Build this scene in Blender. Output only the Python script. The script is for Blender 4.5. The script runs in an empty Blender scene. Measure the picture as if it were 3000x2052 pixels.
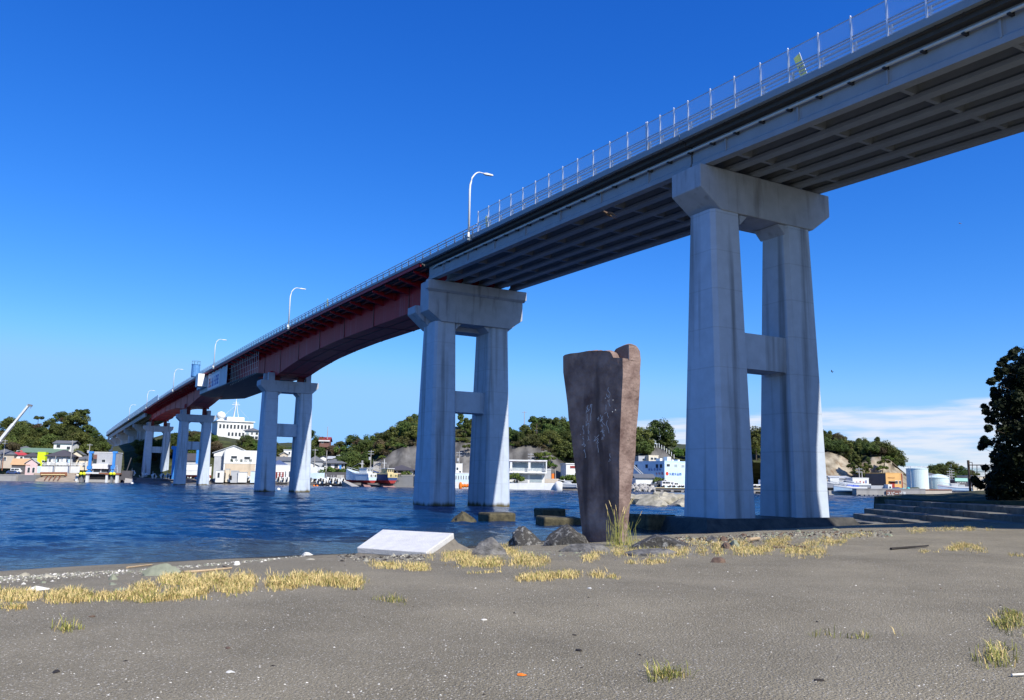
import bpy, bmesh, math, random
import numpy as np
from mathutils import Vector, Matrix, noise
R = math.radians
sc = bpy.context.scene
COL = sc.collection

# ---------------------------------------------------------------- camera
F_PX, PITCH, ROLL, HC = 2435.49, 0.15559, 0.01516, 2.865      # focal length in photo pixels (3000 wide)
cd = bpy.data.cameras.new('camera'); cam = bpy.data.objects.new('camera', cd); COL.objects.link(cam)
cd.sensor_width = 36.0; cd.lens = F_PX / 3000 * 36; cd.clip_start = 0.1; cd.clip_end = 6000
_f = Vector((0, math.cos(PITCH), math.sin(PITCH))); _r = Vector((1, 0, 0)); _u = _r.cross(_f)
CR = _r * math.cos(ROLL) + _u * math.sin(ROLL); CU = -_r * math.sin(ROLL) + _u * math.cos(ROLL)
cam.matrix_world = Matrix(((CR.x, CU.x, -_f.x, 0), (CR.y, CU.y, -_f.y, 0), (CR.z, CU.z, -_f.z, HC), (0, 0, 0, 1)))
sc.camera = cam
# ---------------------------------------------------------------- world and sun
SUN_EL, SUN_AZ = R(43), R(141.8)                               # azimuth clockwise from +Y (the view direction)
SUN = Vector((math.sin(SUN_AZ) * math.cos(SUN_EL), math.cos(SUN_AZ) * math.cos(SUN_EL), math.sin(SUN_EL)))
w = bpy.data.worlds.new('World'); sc.world = w; w.use_nodes = True
N = w.node_tree.nodes; L = w.node_tree.links; N.clear()
def nd(t, **k):
    n = N.new(t)
    for a, b in k.items(): setattr(n, a, b)
    return n
sky = nd('ShaderNodeTexSky', sky_type='NISHITA', sun_disc=False, sun_elevation=SUN_EL, sun_rotation=SUN_AZ, altitude=0, air_density=1.0, dust_density=0.35, ozone_density=2.5)
hs = nd('ShaderNodeHueSaturation'); hs.inputs['Saturation'].default_value = 1.22; hs.inputs['Value'].default_value = 1.0
L.new(sky.outputs[0], hs.inputs['Color'])
tc = nd('ShaderNodeTexCoord'); sx = nd('ShaderNodeSeparateXYZ'); L.new(tc.outputs['Generated'], sx.inputs[0])
def mth(op, a, b=None, c=None):
    n = nd('ShaderNodeMath', operation=op)
    for i, q in enumerate((a, b, c)):
        if q is None: continue
        if isinstance(q, (int, float)): n.inputs[i].default_value = q
        else: L.new(q, n.inputs[i])
    return n.outputs[0]
def sstep(x, a, b):
    n = nd('ShaderNodeMapRange', interpolation_type='SMOOTHSTEP'); L.new(x, n.inputs[0])
    n.inputs[1].default_value = a; n.inputs[2].default_value = b
    return n.outputs[0]
az = mth('ARCTAN2', sx.outputs[0], sx.outputs[1]); el = sx.outputs[2]
cv = nd('ShaderNodeCombineXYZ'); L.new(mth('MULTIPLY', az, 7.0), cv.inputs[0]); L.new(mth('MULTIPLY', el, 62.0), cv.inputs[1])
cn = nd('ShaderNodeTexNoise'); cn.inputs['Scale'].default_value = 1.0; cn.inputs['Detail'].default_value = 7; cn.inputs['Roughness'].default_value = 0.55
L.new(cv.outputs[0], cn.inputs['Vector'])
top = mth('ADD', mth('MULTIPLY', az, 0.055), 0.066)             # cloud bank climbs to the right
edge = mth('ADD', mth('SUBTRACT', top, el), mth('MULTIPLY', mth('SUBTRACT', cn.outputs[0], 0.5), 0.035))
dens = mth('MULTIPLY', sstep(edge, -0.002, 0.012), sstep(az, 0.02, 0.2))
dens = mth('MULTIPLY', dens, sstep(cn.outputs[0], 0.22, 0.52))
cn2 = nd('ShaderNodeTexNoise'); cn2.inputs['Scale'].default_value = 2.3; cn2.inputs['Detail'].default_value = 8; L.new(cv.outputs[0], cn2.inputs['Vector'])
dens = mth('MULTIPLY', dens, mth('MULTIPLY_ADD', sstep(cn2.outputs[0], .33, .6), .45, .4))
sp_ = nd('ShaderNodeSeparateColor'); L.new(hs.outputs[0], sp_.inputs[0]); cc_ = nd('ShaderNodeCombineColor')   # contrasty camera blue
for i, (a_, g_, cap_) in enumerate(((.34, 1.6, 2.4), (.74, 1.15, 4.9), (1.9, .85, 9.0))): L.new(mth('SMOOTH_MIN', mth('MULTIPLY', mth('POWER', mth('MAXIMUM', sp_.outputs[i], .001), g_), a_), cap_, .8), cc_.inputs[i])
mx = nd('ShaderNodeMix', data_type='RGBA'); L.new(dens, mx.inputs[0]); L.new(cc_.outputs[0], mx.inputs[6]); mx.inputs[7].default_value = (6.6, 6.9, 7.6, 1)
bg = nd('ShaderNodeBackground'); bg.inputs[1].default_value = 0.10; L.new(mx.outputs[2], bg.inputs[0])
wo = nd('ShaderNodeOutputWorld'); L.new(bg.outputs[0], wo.inputs[0])
sd = bpy.data.lights.new('sun', 'SUN'); so = bpy.data.objects.new('sun', sd); COL.objects.link(so)
sd.energy = 5.0; sd.angle = R(0.55); sd.color = (1.0, 0.955, 0.88)
so.rotation_euler = (-SUN).to_track_quat('-Z', 'Y').to_euler()
sc.view_settings.view_transform = 'Standard'; sc.view_settings.look = 'None'; sc.view_settings.gamma = 1; sc.view_settings.exposure = 0.35
sc.cycles.max_bounces = 6; sc.cycles.transparent_max_bounces = 24; sc.cycles.caustics_reflective = False; sc.cycles.caustics_refractive = False

# ---------------------------------------------------------------- helpers
def ray(px, py): return _f + CR * ((px - 1500) / F_PX) - CU * ((py - 1026) / F_PX)
def W(px, py, Y):                                              # photo pixel -> point at forward distance Y
    d = ray(px, py); return Vector((0, 0, HC)) + d * (Y / d.y)
def Zp(px, py, z):
    d = ray(px, py); k = (z - HC) / d.z; return Vector((0, 0, HC)) + d * k
def mpp(Y): return Y / F_PX * 0.98                             # metres per photo pixel, sideways
TH = 0.51272
BU = Vector((-math.sin(TH), math.cos(TH), 0)); BN = Vector((math.cos(TH), math.sin(TH), 0)); B0 = Vector((15.909, 53.183, 0))
def Bp(s, t, z):
    if s < -21:                                                # beyond the frame the deck bends right, tightened to keep shadow off the sand
        a = (-21 - s) / 24.0; return B0 + BU * (-21 - (24 - t) * math.sin(a)) + BN * (24 - (24 - t) * math.cos(a)) + Vector((0, 0, z))
    return B0 + BU * s + BN * t + Vector((0, 0, z))
ORG = {}
def link(o, parent=None):
    COL.objects.link(o)
    if parent: o.parent = parent
    return o
def tag(o, label=None, cat=None, group=None, kind=None):
    if label: o['label'] = label
    if cat: o['category'] = cat
    if group: o['group'] = group
    if kind: o['kind'] = kind
    return o
def thing(name, label, cat, loc=(0, 0, 0), rz=0, group=None):
    o = bpy.data.objects.new(name, None); COL.objects.link(o); o.location = loc; o.rotation_euler = (0, 0, rz); o.empty_display_size = 0.5
    ORG[o.name] = Vector(loc); return tag(o, label, cat, group)
def pempty(name, parent):
    o = bpy.data.objects.new(name, None); COL.objects.link(o); o.parent = parent; ORG[o.name] = ORG[parent.name]; return o
def kids(o): return [c for c in bpy.data.objects if c.parent == o]
def copy_tree(o, parent=None):
    c = o.copy(); COL.objects.link(c); c.parent = parent
    for ch in list(o.children): copy_tree(ch, c)
    return c
class MB:
    def __init__(s): s.v = []; s.f = []; s.mi = []; s.cur = 0
    def add(s, vs, fs):
        b = len(s.v); s.v += [Vector(p) for p in vs]
        for f in fs: s.f.append([b + i for i in f]); s.mi.append(s.cur)
        return s
    def hexa(s, p): return s.add(p, [(0, 3, 2, 1), (4, 5, 6, 7), (0, 1, 5, 4), (1, 2, 6, 5), (2, 3, 7, 6), (3, 0, 4, 7)])
    def box(s, x0, x1, y0, y1, z0, z1): return s.hexa([(x0, y0, z0), (x1, y0, z0), (x1, y1, z0), (x0, y1, z0), (x0, y0, z1), (x1, y0, z1), (x1, y1, z1), (x0, y1, z1)])
    def obox(s, c, ax, ay, az_):                               # centre and three half-axis vectors
        c = Vector(c); P = [c + ax * i + ay * j + az_ * k for k in (-1, 1) for i, j in ((-1, -1), (1, -1), (1, 1), (-1, 1))]; return s.hexa(P)
    def prism(s, poly, vec):
        n = len(poly); v = Vector(vec); A = [Vector(p) for p in poly]
        return s.add(A + [p + v for p in A], [tuple(range(n))[::-1], tuple(range(n, 2 * n))] + [(i, (i + 1) % n, n + (i + 1) % n, n + i) for i in range(n)])
    def loft(s, rings, caps=True, closed=True):
        n = len(rings[0]); P = [p for r in rings for p in r]; fs = []
        for k in range(len(rings) - 1):
            for i in range(n if closed else n - 1):
                j = (i + 1) % n; fs.append((k * n + i, k * n + j, (k + 1) * n + j, (k + 1) * n + i))
        if caps: fs += [tuple(range(n))[::-1], tuple(range((len(rings) - 1) * n, len(rings) * n))]
        return s.add(P, fs)
    def tube(s, pts, r, n=6, r1=None, caps=True):
        pts = [Vector(p) for p in pts]; rings = []
        for i, p in enumerate(pts):
            d = (pts[min(i + 1, len(pts) - 1)] - pts[max(i - 1, 0)]).normalized()
            a = d.cross(Vector((0, 0, 1)) if abs(d.z) < .95 else Vector((1, 0, 0))).normalized(); b = a.cross(d)
            q = r if r1 is None else r + (r1 - r) * i / max(1, len(pts) - 1)
            rings.append([p + a * math.cos(2 * math.pi * k / n) * q + b * math.sin(2 * math.pi * k / n) * q for k in range(n)])
        return s.loft(rings, caps)
    def sphere(s, c, r, n=10, m=6, sz=1.0):
        c = Vector(c); rings = []
        for k in range(m + 1):
            a = math.pi * k / m; q = max(math.sin(a), .02)
            rings.append([c + Vector((math.cos(2 * math.pi * i / n) * q * r, math.sin(2 * math.pi * i / n) * q * r, -math.cos(a) * r * sz)) for i in range(n)])
        return s.loft(rings)
    def lathe(s, prof, c=(0, 0, 0), n=24):
        c = Vector(c); return s.loft([[c + Vector((math.cos(2 * math.pi * i / n) * r, math.sin(2 * math.pi * i / n) * r, z)) for i in range(n)] for r, z in prof])
    def build(s, name, mats, parent=None, w=True, smooth=False, bevel=0, org=None):
        me = bpy.data.meshes.new(name)
        o_ = Vector((0, 0, 0))
        if org is not None: o_ = Vector(org)
        elif parent is not None and w: o_ = ORG[parent.name]
        me.from_pydata([tuple(p - o_) for p in s.v], [], s.f)
        if not isinstance(mats, (list, tuple)): mats = [mats]
        for m_ in mats: me.materials.append(m_)
        if len(mats) > 1: me.polygons.foreach_set('material_index', s.mi)
        if smooth: me.polygons.foreach_set('use_smooth', [True] * len(me.polygons))
        bm = bmesh.new(); bm.from_mesh(me); bmesh.ops.recalc_face_normals(bm, faces=bm.faces); bm.to_mesh(me); bm.free()
        o = bpy.data.objects.new(name, me); COL.objects.link(o)
        if parent is not None: o.parent = parent; ORG[o.name] = ORG.get(parent.name, Vector())
        elif org is not None: o.location = o_
        if parent is None: ORG[o.name] = o_
        if bevel:
            b = o.modifiers.new('bevel', 'BEVEL'); b.width = bevel; b.segments = 2; b.limit_method = 'ANGLE'; b.angle_limit = R(35)
        return o
# ---------------------------------------------------------------- materials
def hexc(r, g, b): return (r, g, b)
def mat(name, c, rough=.75, v=.14, s=2.0, bump=0.0, c2=None, metal=0, st=(1, 1, 1), spec=.3, rnd=0, bs=None, det=6, lo=.3, hi=.7):
    m = bpy.data.materials.new(name); m.use_nodes = True; nt = m.node_tree; n = nt.nodes; l = nt.links
    p = n['Principled BSDF']; p.inputs['Roughness'].default_value = rough; p.inputs['Metallic'].default_value = metal; p.inputs['Specular IOR Level'].default_value = spec
    t = n.new('ShaderNodeTexCoord'); mp = n.new('ShaderNodeMapping'); mp.inputs['Scale'].default_value = st; l.new(t.outputs['Object'], mp.inputs[0])
    z = n.new('ShaderNodeTexNoise'); z.inputs['Scale'].default_value = s; z.inputs['Detail'].default_value = det; z.inputs['Roughness'].default_value = .6; l.new(mp.outputs[0], z.inputs['Vector'])
    r = n.new('ShaderNodeValToRGB'); r.color_ramp.elements[0].position = lo; r.color_ramp.elements[1].position = hi
    r.color_ramp.elements[0].color = (*[max(0, x * (1 - v)) for x in c], 1); r.color_ramp.elements[1].color = (*(c2 or [x * (1 + v) for x in c]), 1)
    l.new(z.outputs[0], r.inputs[0]); out = r.outputs[0]
    if rnd:
        oi = n.new('ShaderNodeObjectInfo'); h = n.new('ShaderNodeHueSaturation'); mr = n.new('ShaderNodeMapRange'); mr.inputs[3].default_value = 1 - rnd; mr.inputs[4].default_value = 1 + rnd
        l.new(oi.outputs['Random'], mr.inputs[0]); l.new(mr.outputs[0], h.inputs['Value'])
        mr2 = n.new('ShaderNodeMapRange'); mr2.inputs[3].default_value = .5 - rnd * .07; mr2.inputs[4].default_value = .5 + rnd * .05
        fr = n.new('ShaderNodeMath'); fr.operation = 'FRACT'; mu = n.new('ShaderNodeMath'); mu.operation = 'MULTIPLY'; mu.inputs[1].default_value = 17.3
        l.new(oi.outputs['Random'], mu.inputs[0]); l.new(mu.outputs[0], fr.inputs[0]); l.new(fr.outputs[0], mr2.inputs[0]); l.new(mr2.outputs[0], h.inputs['Hue'])
        l.new(out, h.inputs['Color']); out = h.outputs[0]
    l.new(out, p.inputs['Base Color'])
    if bump:
        b = n.new('ShaderNodeBump'); b.inputs['Strength'].default_value = bump; b.inputs['Distance'].default_value = .05
        z2 = n.new('ShaderNodeTexNoise'); z2.inputs['Scale'].default_value = bs or s * 5; z2.inputs['Detail'].default_value = 5; l.new(mp.outputs[0], z2.inputs['Vector'])
        l.new(z2.outputs[0], b.inputs['Height']); l.new(b.outputs[0], p.inputs['Normal'])
    return m
def stained(m, colour, s=.8, st=(1, 1, .06), lo=.56, hi=.72, amt=.6, zband=None, joints=None):
    """adds run-off streaks (and optionally a band of algae below a height) to a material"""
    nt = m.node_tree; n = nt.nodes; l = nt.links; p = n['Principled BSDF']; src = p.inputs['Base Color'].links[0].from_socket
    t = n.new('ShaderNodeTexCoord'); mp = n.new('ShaderNodeMapping'); mp.inputs['Scale'].default_value = st; l.new(t.outputs['Object'], mp.inputs[0])
    z = n.new('ShaderNodeTexNoise'); z.inputs['Scale'].default_value = s; z.inputs['Detail'].default_value = 6; l.new(mp.outputs[0], z.inputs['Vector'])
    q = n.new('ShaderNodeMapRange'); q.inputs[1].default_value = lo; q.inputs[2].default_value = hi; q.inputs[4].default_value = amt; l.new(z.outputs[0], q.inputs[0])
    x = n.new('ShaderNodeMix'); x.data_type = 'RGBA'; l.new(q.outputs[0], x.inputs[0]); l.new(src, x.inputs[6]); x.inputs[7].default_value = (*colour, 1); out = x.outputs[2]
    if joints:                                                 # horizontal form-board joints
        g = n.new('ShaderNodeNewGeometry'); sp = n.new('ShaderNodeSeparateXYZ'); l.new(g.outputs['Position'], sp.inputs[0]); d = n.new('ShaderNodeMath'); d.operation = 'DIVIDE'; d.inputs[1].default_value = joints; l.new(sp.outputs[2], d.inputs[0])
        f = n.new('ShaderNodeMath'); f.operation = 'FRACT'; l.new(d.outputs[0], f.inputs[0]); k = n.new('ShaderNodeMath'); k.operation = 'LESS_THAN'; k.inputs[1].default_value = .03; l.new(f.outputs[0], k.inputs[0]); k2 = n.new('ShaderNodeMath'); k2.operation = 'MULTIPLY'; k2.inputs[1].default_value = .15; l.new(k.outputs[0], k2.inputs[0])
        y = n.new('ShaderNodeMix'); y.data_type = 'RGBA'; l.new(k2.outputs[0], y.inputs[0]); l.new(out, y.inputs[6]); y.inputs[7].default_value = (*[c * .9 for c in colour], 1); out = y.outputs[2]
    if zband:
        g = n.new('ShaderNodeNewGeometry'); sp = n.new('ShaderNodeSeparateXYZ'); l.new(g.outputs['Position'], sp.inputs[0])
        a = n.new('ShaderNodeMath'); a.operation = 'MULTIPLY_ADD'; a.inputs[1].default_value = -1.2; l.new(z.outputs[0], a.inputs[0]); l.new(sp.outputs[2], a.inputs[2])
        k = n.new('ShaderNodeMapRange'); k.interpolation_type = 'SMOOTHSTEP'; k.inputs[1].default_value = zband[0]; k.inputs[2].default_value = zband[1]; k.inputs[3].default_value = 1; k.inputs[4].default_value = 0; l.new(a.outputs[0], k.inputs[0])
        y = n.new('ShaderNodeMix'); y.data_type = 'RGBA'; l.new(k.outputs[0], y.inputs[0]); l.new(out, y.inputs[6]); y.inputs[7].default_value = (.09, .07, .025, 1); out = y.outputs[2]
    l.new(out, p.inputs['Base Color']); return m
M = {}
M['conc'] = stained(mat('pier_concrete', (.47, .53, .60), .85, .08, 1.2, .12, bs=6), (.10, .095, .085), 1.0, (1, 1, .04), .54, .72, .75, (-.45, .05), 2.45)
M['cap'] = stained(mat('cap_concrete', (.39, .42, .46), .85, .1, 1.0, .12, bs=6), (.12, .11, .10), 1.6, (1, 1, .12), .55, .72, .5)
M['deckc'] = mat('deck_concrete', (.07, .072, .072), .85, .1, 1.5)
M['beam'] = mat('edge_beam_paint', (.26, .31, .34), .6, .08, .6)
M['girder'] = mat('girder_concrete', (.30, .335, .37), .7, .08, .8)
M['steel'] = mat('galvanised_steel', (.62, .64, .66), .38, .08, 3, metal=.7)
M['pipe'] = mat('pipe_paint', (.55, .58, .56), .5, .06, 3)
M['bracket'] = mat('dark_bracket', (.04, .04, .045), .7)
M['red'] = stained(mat('red_girder_paint', (.40, .018, .028), .55, .12, .35, spec=.2), (.42, .16, .2), 1.3, (1, 1, .05), .56, .78, .45)
M['reddk'] = mat('dark_red_paint', (.16, .03, .03), .6, .15, 1)
M['white'] = mat('white_paint', (.78, .78, .76), .6, .05, 1)
M['sheet'] = mat('scaffold_sheeting', (.52, .56, .58), .7, .07, .5)
M['dark'] = mat('dark_steel', (.03, .032, .035), .7)
M['black'] = mat('black_void', (.012, .012, .014), .8)
M['asph'] = mat('asphalt', (.06, .06, .06), .9)
# ================================================================ the bridge
_ks = np.array([-90, -60, -17, 0, 26, 40, 64, 88, 120, 163, 207, 240, 270, 303, 375, 451, 515.])
_kz = np.array([21.0, 22.3, 24.1, 24.75, 25.57, 25.95, 26.5, 27.0, 27.45, 27.9, 28.2, 28.15, 27.95, 27.6, 27.05, 26.35, 25.45])
_ss = np.linspace(-90, 515, 606); _zz = np.interp(_ss, _ks, _kz); _k = np.ones(21) / 21; _zz = np.convolve(np.pad(_zz, 10, mode='reflect', reflect_type='odd'), _k, 'valid')
def zk(s): return float(np.interp(s, _ss, _zz))                # top of the edge kerb
def zg(s): return float(np.interp(s, [-90, -20.6, 0, 20, 41.4], [18.9, 21.75, 22.62, 23.25, 23.86]))   # underside of the near girders
_qs = np.array([41, 52, 62, 78, 88, 98, 107, 114, 119, 124, 132, 142, 154, 166, 186, 196, 206, 214, 220, 224, 229, 236, 250, 266, 291, 306, 314.])
_qz = np.array([22.15, 22.4, 22.62, 22.95, 22.95, 22.75, 22.2, 21.6, 21.4, 21.6, 22.5, 23.6, 24.5, 24.85, 24.85, 24.6, 24.0, 23.3, 22.9, 22.8, 22.9, 23.5, 24.3, 24.65, 24.5, 24.1, 23.8])
def zs(s): return float(np.interp(s, _qs, _qz))                # soffit of the red box girder
bridge = thing('road_bridge', 'long road bridge on twin-legged pale piers with a red girder over the channel', 'bridge', B0)
TE = 6.3                                                       # half width of the deck
def strip(sec, s0, s1, step=4.0):
    """sweep a closed (t, z) section, given as a function of s, along the bridge"""
    n = max(2, int(abs(s1 - s0) / step) + 1)
    return [[Bp(s, t, z) for t, z in sec(s)] for s in np.linspace(s0, s1, n)]
def swept(name, m, parent, parts, step=4.0):
    b = MB()
    for sec, s0, s1 in parts: b.loft(strip(sec, s0, s1, step))
    return b.build(name, m, parent)
def rect(t0, t1, fz0, fz1): return lambda s: [(t0, fz0(s)), (t1, fz0(s)), (t1, fz1(s)), (t0, fz1(s))]
GAP = .05
for (a, b) in ((-84, -GAP), (GAP, 41.4), (41.75, 313), (313.2, 508)):
    near = b < 42
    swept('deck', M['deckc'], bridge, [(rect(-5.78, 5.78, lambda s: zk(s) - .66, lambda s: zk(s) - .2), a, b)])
    swept('sidewalk_slab', M['deckc'], bridge, [(rect(-6.0, -5.78, lambda s: zk(s) - .42, lambda s: zk(s) - .1), a, b), (rect(5.78, 6.0, lambda s: zk(s) - .42, lambda s: zk(s) - .1), a, b)])
    h = .37 if near or a > 300 else .24
    for sg in (-1, 1):
        swept('edge_beam', M['beam'], bridge, [(rect(min(sg * TE, sg * 6.0), max(sg * TE, sg * 6.0), lambda s: zk(s) - h, zk), a, b)])
swept('road_surface', M['asph'], bridge, [(rect(-4.2, 4.2, lambda s: zk(s) - .2, lambda s: zk(s) - .15), -84, 508)])
# --- near spans: six girders with bulb flanges
GT = (-5.05, -3.08, -1.12, .84, 2.8, 4.76)
for (a, b) in ((-40.6, -.09), (.09, 41.36)):
    for gi, t in enumerate(GT):
        def sec(s, t=t):
            z0, z1 = zg(s), zk(s) - .66
            return [(t - .3, z0), (t + .3, z0), (t + .3, z0 + .22), (t + .11, z0 + .42), (t + .11, z1 - .3), (t + .4, z1 - .12), (t + .4, z1), (t - .4, z1), (t - .4, z1 - .12), (t - .11, z1 - .3), (t - .11, z0 + .42), (t - .3, z0 + .22)]
        if gi == 0:
            def sec(s, t=t):
                z0, z1 = zg(s), zk(s) - .66
                return [(t - .3, z0), (t + .3, z0), (t + .3, z0 + .22), (t + .11, z0 + .42), (t + .11, z1), (t - .22, z1), (t - .22, z0 + .42), (t - .3, z0 + .3)]
        g = swept('girder', M['girder'], bridge, [(sec, a, b)])
        if gi == 0:
            mb = MB()
            for s in np.arange(a + 4.2, b - 2, 5.55):
                z0, z1 = zg(s) + .3, zk(s) - .72; mb = MB()
                mb.hexa([Bp(s + ds, tt, z) for z in (z0, z1) for ds, tt in ((-.17, t - .235), (.17, t - .235), (.17, t - .2), (-.17, t - .2))])
                mb.hexa([Bp(s + ds, tt, z) for z in (z0, z1) for ds, tt in ((-.05, t - .34), (.05, t - .34), (.05, t - .235), (-.05, t - .235))])
                mb.build('web_stiffener', M['girder'], g)
    for s in np.arange(a + 4.2, b - 2, 5.55):                  # cross beams between the girders
        mb = MB()
        for t0, t1 in zip(GT[:-1], GT[1:]):
            z0, z1 = zg(s) + .24, zk(s) - .7
            mb.hexa([Bp(s + ds, tt, z) for z in (z0, z1) for ds, tt in ((-.12, t0 + .11), (-.12, t1 - .11), (.12, t1 - .11), (.12, t0 + .11))])
        mb.build('cross_beam', M['girder'], bridge)
    mb = MB()
    for s in (a + .5, b - .5):
        for t in GT: mb = MB(); mb.hexa([Bp(s + ds, t + tt, z) for z in (zg(s) - .22, zg(s) + .02) for ds, tt in ((-.25, -.22), (.25, -.22), (.25, .22), (-.25, .22))]); mb.build('bearing', M['dark'], bridge)
# --- pipe hung along the near spans with its brackets, and bolts below the kerb
pp = MB(); pp.tube([Bp(s, -5.52, zk(s) - .98) for s in np.arange(-60, 39.5, 3)] + [Bp(40.5, -5.3, zk(40) - 1.0)], .085, 8)
pipe = pp.build('service_pipe', M['pipe'], bridge, smooth=True)
for s in np.arange(-22.3, 39, 2.02):
    mb = MB(); z = zk(s) - .98
    mb.hexa([Bp(s + ds, tt, zz) for zz in (z - .16, z - .085) for ds, tt in ((-.07, -5.66), (.07, -5.66), (.07, -5.26), (-.07, -5.26))])
    mb.hexa([Bp(s + ds, tt, zz) for zz in (z - .1, z + .1) for ds, tt in ((-.07, -5.34), (.07, -5.34), (.07, -5.26), (-.07, -5.26))])
    mb.build('pipe_bracket', M['bracket'], pipe)
mb = MB()
for s in np.arange(-24, 39, 1.35): mb.tube([Bp(s, -6.05, zk(s) - .37), Bp(s, -6.0, zk(s) - .52), Bp(s + .22, -5.95, zk(s) - .55)], .022, 4)
mb.tube([Bp(s, -6.02, zk(s) - .44) for s in np.arange(-24, 39, 3)], .012, 4)
mb.build('soffit_cable', M['bracket'], bridge)
# --- red part: fascia, cantilever ribs, stringers, box girder
swept('fascia', M['red'], bridge, [(rect(-6.22, -6.02, lambda s: zk(s) - .62, lambda s: zk(s) - .25), 41.9, 312), (rect(6.02, 6.22, lambda s: zk(s) - .62, lambda s: zk(s) - .25), 41.9, 312)])
def boxsec(s):
    z0, z1 = zs(s), zk(s) - .68
    return [(-2.9, z0), (2.9, z0), (2.95, z1), (-2.95, z1)]
box = swept('box_girder', M['red'], bridge, [(boxsec, 41.9, 313)], 2.5)
mb = MB()
for s in np.arange(52.5, 308, 12.2):
    mb = MB(); a, b = zs(s) + .02, zk(s) - .72
    for sg in (-1, 1): mb.hexa([Bp(s + ds, sg * tt, z) for z in (a, b) for ds, tt in ((-.14, 2.9), (.14, 2.9), (.14, 2.99), (-.14, 2.99))])
    mb.hexa([Bp(s + ds, tt, z) for z in (a - .07, a) for ds, tt in ((-.14, -2.9), (.14, -2.9), (.14, 2.9), (-.14, 2.9))])
    mb.build('splice_plate', M['reddk'], box)
mb = MB()
for t in (-1.2, 1.2):
    for s in np.arange(43, 311, 4): mb.hexa([Bp(ss, t + tt, zz) for dz in (0, 1) for ss, tt in ((s, -.05), (s + 4, -.05), (s + 4, .05), (s, .05)) for zz in (zs(ss) - .045 + dz * .05,)])
mb.build('soffit_seam', M['reddk'], box)
for i, s in enumerate(np.arange(44, 312, 4.3)):
    for sg in ((-1, 1) if i % 4 == 0 else (-1,)):
        mb = MB(); z1 = zk(s) - .67
        mb.prism([Bp(s - .07, sg * 2.94, z1), Bp(s - .07, sg * 6.0, z1), Bp(s - .07, sg * 6.0, z1 - .22), Bp(s - .07, sg * 2.94, z1 - .95)], BU * .14)
        mb.hexa([Bp(s + ds, sg * tt, z) for dz in (0, .05) for ds, tt, z in ((-.18, 2.94, z1 - .96 + dz), (.18, 2.94, z1 - .96 + dz), (.18, 6.0, z1 - .23 + dz), (-.18, 6.0, z1 - .23 + dz))])
        mb.build('cantilever_rib', M['red'], bridge)
swept('stringer', M['reddk'], bridge, [(rect(-4.55, -4.35, lambda s: zk(s) - 1.02, lambda s: zk(s) - .68), 42, 312), (rect(-5.35, -5.25, lambda s: zk(s) - .86, lambda s: zk(s) - .68), 42, 312), (rect(4.35, 4.55, lambda s: zk(s) - 1.02, lambda s: zk(s) - .68), 42, 312)])
# --- far spans
for t in (-4.9, -2.45, 0, 2.45, 4.9):
    swept('girder', M['girder'], bridge, [(rect(t - .3, t + .3, lambda s: zk(s) - 2.35, lambda s: zk(s) - .66), 313.4, 507.5)])
# ---------------------------------------------------------------- piers
def ringleg(s0, s1, t0, t1, z, c=.25):
    return [Bp(s, t, z) for s, t in ((s0 + c, t0), (s0, t0 + c), (s0, t1 - c), (s0 + c, t1), (s1 - c, t1), (s1, t1 - c), (s1, t0 + c), (s1 - c, t0))]
def leg(pier, sg, o, s0, s1, sb0, sb1, zt, zb, tin=2.0, tout=4.4, tinb=1.75, toutb=4.7, c=.25):
    a, b = sorted((o + sg * tin, o + sg * tout)); a2, b2 = sorted((o + sg * tinb, o + sg * toutb))
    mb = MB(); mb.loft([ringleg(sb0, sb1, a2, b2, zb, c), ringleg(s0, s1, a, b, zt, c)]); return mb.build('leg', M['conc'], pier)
def strut(pier, o, s0, s1, z0, z1, tin=2.2):
    mb = MB(); mb.hexa([Bp(s, o + t, z) for z in (z0, z1) for s, t in ((s0, -tin), (s0, tin), (s1, tin), (s1, -tin))])
    for sg in (-1, 1):                                         # small haunches where it meets the legs
        mb.prism([Bp(s0, o + sg * tin, z0), Bp(s0, o + sg * (tin - .45), z0), Bp(s0, o + sg * tin, z0 - .45)], BU * (s1 - s0))
        mb.prism([Bp(s0, o + sg * tin, z1), Bp(s0, o + sg * (tin - .3), z1), Bp(s0, o + sg * tin, z1 + .3)], BU * (s1 - s0))
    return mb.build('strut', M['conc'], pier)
def haunch(mb, o, s0, s1, z, tin=2.0, h=.65):
    for sg in (-1, 1): mb.prism([Bp(s0, o + sg * tin, z), Bp(s0, o + sg * (tin - h), z), Bp(s0, o + sg * tin, z - h)], BU * (s1 - s0))
def hammer(hw, bw, zt, ze, zb): return [(-hw, zt), (hw, zt), (hw, ze), (bw, zb), (-bw, zb), (-hw, ze)]
def capmb(s0, s1, prof):
    mb = MB(); mb.prism([Bp(s0, t, z) for t, z in prof], BU * (s1 - s0)); return mb
def shoulder(pier, s0, s1, zb, zt, pos=((-4.05, -2.9), (3.0, 3.95))):
    for a, b in pos:
        mb = MB(); mb.hexa([Bp(s, t, z) for z in (zb, zt) for s, t in ((s0, a), (s0, b), (s1, b), (s1, a))]); mb.build('side_stop', M['cap'], pier)
def footing(pier, o, s0, s1, z0, z1, hw=6.2):
    mb = MB(); mb.loft([[Bp(s, o + t, z0) for s, t in ((s0 - 1.6, -hw - 1.2), (s0 - 1.6, hw + 1.2), (s1 + 1.6, hw + 1.2), (s1 + 1.6, -hw - 1.2))], [Bp(s, o + t, z1) for s, t in ((s0, -hw), (s0, hw), (s1, hw), (s1, -hw))]]); return mb.build('footing', M['rockd'], pier)
M['rockd'] = mat('wet_dark_rock', (.035, .034, .03), .55, .4, 1.3, .5, c2=(.09, .085, .07), bs=7)
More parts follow.
